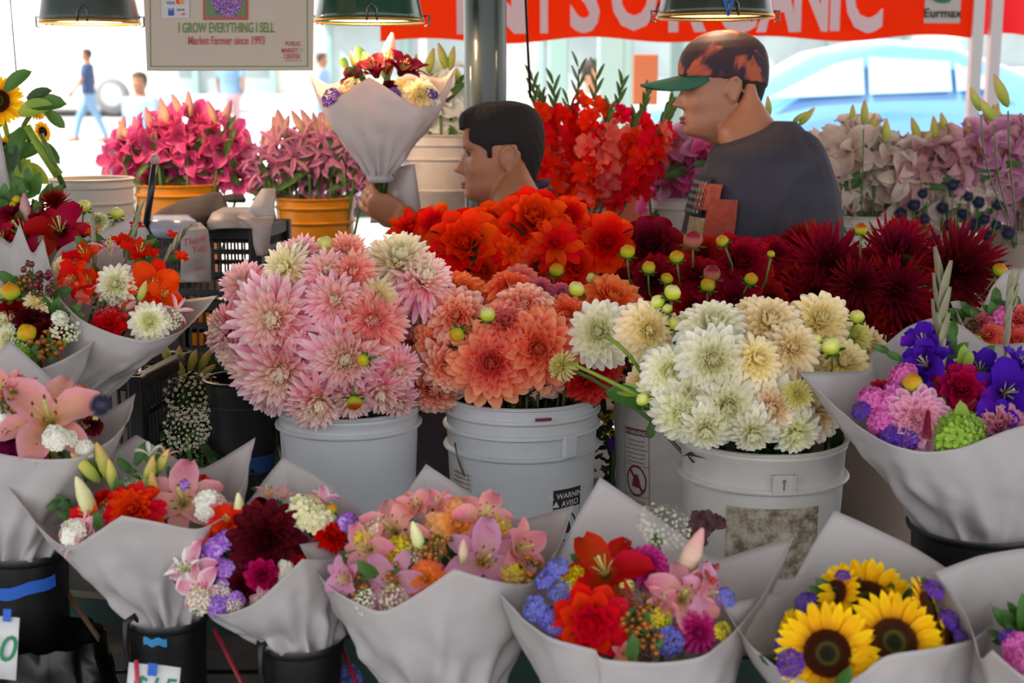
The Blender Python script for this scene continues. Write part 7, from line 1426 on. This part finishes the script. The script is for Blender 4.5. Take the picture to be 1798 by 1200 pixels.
mb = MB(); cc = sp(399, -4, .004); mb.add([cc]+[cc+sx_*.035*math.cos(2*PI*i/24)*(1+.1*math.sin(i*3))+sy_*.045*math.sin(2*PI*i/24)*(1+.08*math.cos(i*5)) for i in range(24)], [(0, i+1, (i+1) % 24+1) for i in range(24)]); mb.build('lilac_cluster', lilac(), so)
squad(284, -30, 333, 32, mat('sticker_grey', '#bdb4b4', .6), 'card_sticker', .002); CB = mat('card_blue', '#2c4a9a', .6)
stext('VISA', 300, 8.5, 15, 6, CB); squad(296, 15, 306, 28, CB, 'blue_card', .003); stext('AM EX', 301, 19, 8, 5, mat('card_white', '#d9d9d9', .7))
for x_, c3 in ((314, '#c8342c'), (319, '#d8862c')):
    mb = MB(); cc = sp(x_, 3, .003+(x_-314)*.0001); mb.add([cc]+[cc+sx_*.0058*math.cos(2*PI*i/20)+sy_*.0065*math.sin(2*PI*i/20) for i in range(20)], [(0, i+1, (i+1) % 20+1) for i in range(20)]); mb.build('card_disc', mat('disc'+c3[1:], c3, .6), so)
stext('MasterCard', 317, 1, 12, 3, mat('card_white', '#d9d9d9', .7)); stext('DISCOVER', 318, 20, 13, 4, INK); mb = MB(); mb.add([sp(317, 27, .003), sp(325, 27, .003), sp(325, 22, .003)], [(0, 1, 2)]); mb.build('card_corner', mat('card_orange', '#c84a34', .6), so)
for x_ in (270, 535): a = sp(x_, -185)+S0; local(MB().tube([a, Vector((a.x, a.y, 3.18))], .0015, 6), S0).build('hanging_wire', BM, so)
# ---------------------------------------------------------------- street: car, van, people
def vehicle(name, label, c, yaw, prof, W_, body, glass, win, wheels, wr_, cat='car'):
    """side profile [(x, z_top)] over a floor line; facing -X"""
    o = root(name, c, label, cat); o.rotation_euler = (0, 0, yaw); rows = []; n = len(prof)
    for i in range(n):
        x, zt = prof[i]; zb = .28; row = []
        for (fy, fz) in ((-1, 0), (-1, .25), (-1.0, .5), (-.97, .62), (-.86, .8), (-.76, .95), (-.6, 1), (0, 1.02), (.6, 1), (.76, .95), (.86, .8), (.97, .62), (1, .5), (1, .25), (1, 0)):
            zz = zb+(zt-zb)*fz if zt > 1.0 else zb+(zt-zb)*min(1, fz*1.25); row.append((x, fy*W_/2, zz))
        rows.append(row)
    mb = MB(); mb.grid(rows); k = len(rows[0]); mb.f.append(tuple(range(k))); mb.f.append(tuple(len(mb.v)-k+i for i in range(k))[::-1]); mb.m += [0, 0]
    x_ = mb.build('car_body', body, o, sharp=40)
    for s in (-1, 1):
        for q in win:
            mb = MB(); mb.add([(x, s*(W_/2)*wy+s*.012, z) for x, z, wy in q], [tuple(range(len(q)))]); y_ = mb.build('side_window', glass, o, smooth=False); y_.modifiers.new('t', 'SOLIDIFY').thickness = .01
        for wx in wheels:
            mb = MB(); M = Matrix.Translation((wx, s*(W_/2-.08), wr_)) @ Matrix.Rotation(PI/2, 4, 'X'); mb.lathe([(.001, -.11), (wr_*.6, -.11), (wr_*.95, -.10), (wr_, -.05), (wr_, .05), (wr_*.95, .10), (wr_*.6, .11), (.001, .11)], 28, M); w_ = mb.build('wheel', mat('tyre_overexposed', '#77787c', .7), o)  # tyre lightened to grey, street overexposure put into its colour
            mb = MB(); mb.lathe([(.001, -.125), (wr_*.5, -.125), (wr_*.6, -.115), (wr_*.6, .115), (wr_*.5, .125), (.001, .125)], 20, M); mb.build('wheel_rim', mat('rim_silver', '#c0c4c8', .3, metal=.6), w_)
    return o
BLU = mat('car_blue', '#5d93cf', .15, coat=1); GLS = mat('car_glass', '#9db6c0', .05, coat=1)
cpt_ = P(1500, 200, 13.5)
vehicle('blue_car', 'overexposed light blue car parked across the street behind the capped man', (cpt_.x-.2, cpt_.y, gz(cpt_.x, cpt_.y)), 0, [(-2.4, .75), (-2.3, .95), (-1.4, 1.12), (-.9, 1.25), (-.35, 1.55), (.3, 1.68), (.9, 1.64), (1.5, 1.42), (2.0, 1.2), (2.4, 1.05), (2.5, .8)], 1.9, BLU, GLS,
 [[(-.85, 1.13, .99), (.05, 1.17, .99), (.05, 1.50, .86), (-.2, 1.45, .87)], [(.10, 1.17, .99), (.85, 1.20, .99), (.85, 1.47, .87), (.10, 1.51, .86)], [(.90, 1.2, .99), (1.35, 1.24, .98), (.90, 1.46, .87)]], (-1.5, 1.55), .36)
vp = P(150, 120, 32)
VW = mat('van_white', '#e4e4e6', .3, coat=.5)
vehicle('white_van', 'large white van across the street at the upper left', (vp.x-1.0, vp.y, gz(vp.x, vp.y)), 0, [(-3.2, .8), (-3.1, 1.2), (-2.4, 2.2), (-2.0, 2.45), (2.6, 2.5), (2.9, 2.4), (2.95, .8)], 2.1, VW, GLS, [[(-2.4, 1.4, 1), (-1.5, 1.4, 1), (-1.5, 2.0, .9), (-2.2, 2.0, .9)]], (-2.1, 1.9), .42, cat='van')
v2 = P(790, 110, 17)
vehicle('silver_car', 'pale car across the street between the held bouquet and the column', (v2.x, v2.y, FZ), 0, [(-2.2, .75), (-2.1, .95), (-1.2, 1.1), (-.5, 1.5), (.6, 1.55), (1.3, 1.2), (2.1, 1.05), (2.2, .8)], 1.8, mat('car_silver', '#c8ccd0', .2, coat=1), GLS, [[(-.8, 1.12, .99), (1.0, 1.15, .99), (.6, 1.42, .87), (-.4, 1.42, .87)]], (-1.4, 1.4), .34)
def passer(label, px, yfoot, d, shirt, pants, yaw=0, stride=.25, arms=.1, sleeve=.6, hairc='#3a2a20', bag=None):
    c = P(px, 300, d); o = root('person', (c.x, c.y, gz(c.x, c.y)), label, 'person', None); o.rotation_euler = (0, 0, yaw); hp_ = Vector((0, 0, 1.50)); Hh = .225
    b = MB(); b.merge(xf(head_mb(n=32, m=30), Quaternion(), Hh, hp_)); loft(b, [(1.54, -.045, .06, .055, 0), (1.46, -.055, .065, .06, 0), (1.42, -.08, .09, .11, 0)], 20)
    loft(b, [(1.45, -.07, .08, .12, 0), (1.40, -.10, .10, .19, 0), (1.25, -.12, .10, .19, 0), (1.05, -.11, .09, .16, 0), (.90, -.11, .11, .17, 0), (.82, -.10, .11, .17, 0)], 24)
    feet = []
    for s in (-1, 1):
        ft = Vector((-stride*s, s*.09, .06)); limb(b, [(0, s*.09, .85), (-stride*s*.6-.03, s*.09, .46), ft], [.085, .058, .04], 10); limb(b, [ft+Vector((.04, 0, -.02)), ft+Vector((-.15, 0, -.03))], [.04, .03], 8); feet.append(ft)
        e = Vector((arms*s, s*.24, 1.12)); w_ = Vector((-.12+arms*s*1.5, s*.22, .92)); limb(b, [(0, s*.19, 1.38), e, w_], [.048, .038, .026], 10); hand(b, w_, w_-e, (0, -s, 0), curl=.3)
    vox(b.build('body', SKIN, o), .010, 2)
    sb_ = MB(); loft(sb_, [(1.44, -.08, .09, .13, 0), (1.40, -.115, .115, .205, 0), (1.25, -.14, .12, .21, 0), (1.05, -.13, .11, .185, 0), (.88, -.13, .13, .195, 0)], 24)
    for s in (-1, 1): e = Vector((arms*s, s*.24, 1.12)); limb(sb_, [(0, s*.18, 1.39), Vector((0, s*.19, 1.38)).lerp(e, sleeve*.5), Vector((0, s*.19, 1.38)).lerp(e, sleeve)], [.062, .06, .058], 10)
    vox(sb_.build('shirt', shirt, o), .012, 3)
    tb = MB(); loft(tb, [(.92, -.12, .12, .18, 0), (.82, -.12, .13, .185, 0), (.76, -.11, .12, .17, 0)], 24)
    for s in (-1, 1): limb(tb, [(0, s*.09, .84), (-stride*s*.6-.03, s*.09, .46), feet[0 if s == -1 else 1]+Vector((.0, 0, .06))], [.10, .075, .06], 10)
    vox(tb.build('trousers', pants, o), .012, 3)
    vox(xf(head_mb(0, lambda z, a: .04 if (z > .72 or (abs(a) > 1.3 and z > .4) or (abs(a) > 2 and z > .15)) else -.06, n=32, m=30, face=False), Quaternion(), Hh, hp_).build('hair', mat('hair'+hairc[1:], hairc, .7), o), .010, 1)
    return o
NV = mat('navy_shirt', '#34486e', .8); JN = mat('blue_jeans', '#7ea2c4', .85, noise_amt=.2); LBs = mat('light_blue_shirt', '#86a2c8', .8); WS = mat('white_shirt', '#e0e2ea', .8); KH = mat('khaki', '#b0a090', .85); TEE = mat('pink_tee', '#c8a0a8', .8)
passer('passer-by in navy top and pale jeans walking in the bright street at the left', 163, 260, 26, NV, JN, yaw=.2, stride=.28)
passer('passer-by in a light blue shirt walking toward the stall, beyond the pink lilies', 252, 376, 15.5, LBs, KH, yaw=1.2, stride=.1)
passer('passer-by in denim top far across the street right of the light blue one', 410, 300, 26, JN, TEE, yaw=-1.4, stride=.2)
passer('passer-by in a white shirt with dark hair beyond the red gladioli', 1040, 330, 11.5, WS, NV, yaw=2.6, stride=.1, hairc='#241a18')
passer('passer-by in blue top just right of the sign, far across the street', 570, 300, 24.0, LBs, JN, yaw=PI, stride=.2)
# orange crate with yellow card, brown board
oc = P(1155, 385, 4.3); ORM = mat('orange_crate', '#e08a6a', .6)
oo = root('orange_crate', (oc.x, oc.y, .74), 'salmon orange crate with a yellow price card behind the magenta lilies', 'crate')
if False: stx = root('side_table', (oc.x+.1, oc.y+.05, 0), 'small table under the orange crate behind the lilies', 'table'); bevel(MB().box((0, 0, .72), (.9, .4, .036)).build('table_top', mat('pale_top', '#b9aea0'), stx, smooth=False))
for i in ():
    for j in (-.15, .15): MB().box((i, j, .35), (.04, .04, .70)).build('leg', wood, stx, smooth=False)
ztop = P(1155, 352, 4.3).z-.74
for k in range(4): bevel(MB().box((0, -.15, .03+(ztop-.06)*k/3), (.46, .012, (ztop-.06)/3*.86)).build('slat', ORM, oo, smooth=False), .003)
for s in (-1, 1): MB().box((s*.23, 0, ztop/2), (.012, .3, ztop)).build('side_panel', ORM, oo, smooth=False)
MB().box((0, 0, .006), (.45, .3, .01)).build('crate_base', ORM, oo, smooth=False)
yp = P(1160, 370, 4.1); yc = root('yellow_card', (yp.x, oc.y-.165, yp.z-.0), 'small bright yellow card on the orange crate', 'price tag'); yc.location.z = P(1160, 370, 4.14).z
MB().box((0, 0, 0), (.05, .002, .05)).build('card', mat('card_yellow', '#f2b41c', .6), yc, smooth=False)
bp_ = P(1133, 140, 7.2); bo_ = root('brown_board', (bp_.x, bp_.y, FZ), 'brown board on a stand beyond the capped man\'s brim', 'board'); bevel(MB().box((0, 0, bp_.z-FZ), (.13, .03, .26)).build('board_panel', mat('board_brown', '#a86a44', .7), bo_, smooth=False), .004); MB().box((0, .03, (bp_.z-FZ)/2), (.03, .03, bp_.z-FZ)).build('post', wood, bo_, smooth=False)
lt = root('side_table', (-1.19, 3.40, 0), 'low pale table at the left under the off-white bucket and sunflower bucket', 'table')
bevel(MB().box((0, 0, .70), (.60, .36, .036)).build('table_top', mat('pale_top', '#b9aea0'), lt, smooth=False))
for i in (-.24, .24):
    for j in (-.16, .16): MB().box((i, j, .34), (.04, .04, .68)).build('leg', wood, lt, smooth=False)
gp = P(1078, 760, 2.98); gq = root('garden_greens', gp, 'dark leaves and small yellow sprays in the gap right of the ribbed bucket', 'greenery'); mb = MB(); rn = random.Random(14); L_ = leaf_mb(1, .3)
for i in range(160):
    dr = Vector((rn.uniform(-1, 1), rn.uniform(-1, .2), rn.uniform(-.4, .8))).normalized(); mb.merge(L_, Matrix.Translation((rn.uniform(-.08, .08), rn.uniform(-.04, .04), rn.uniform(-.10, .12))) @ frame((0, 0, 0), dr, (-F).cross(dr)) @ Matrix.Scale(rn.uniform(.02, .05), 4))
mb.build('foliage', DGREEN, gq)['kind'] = 'stuff'
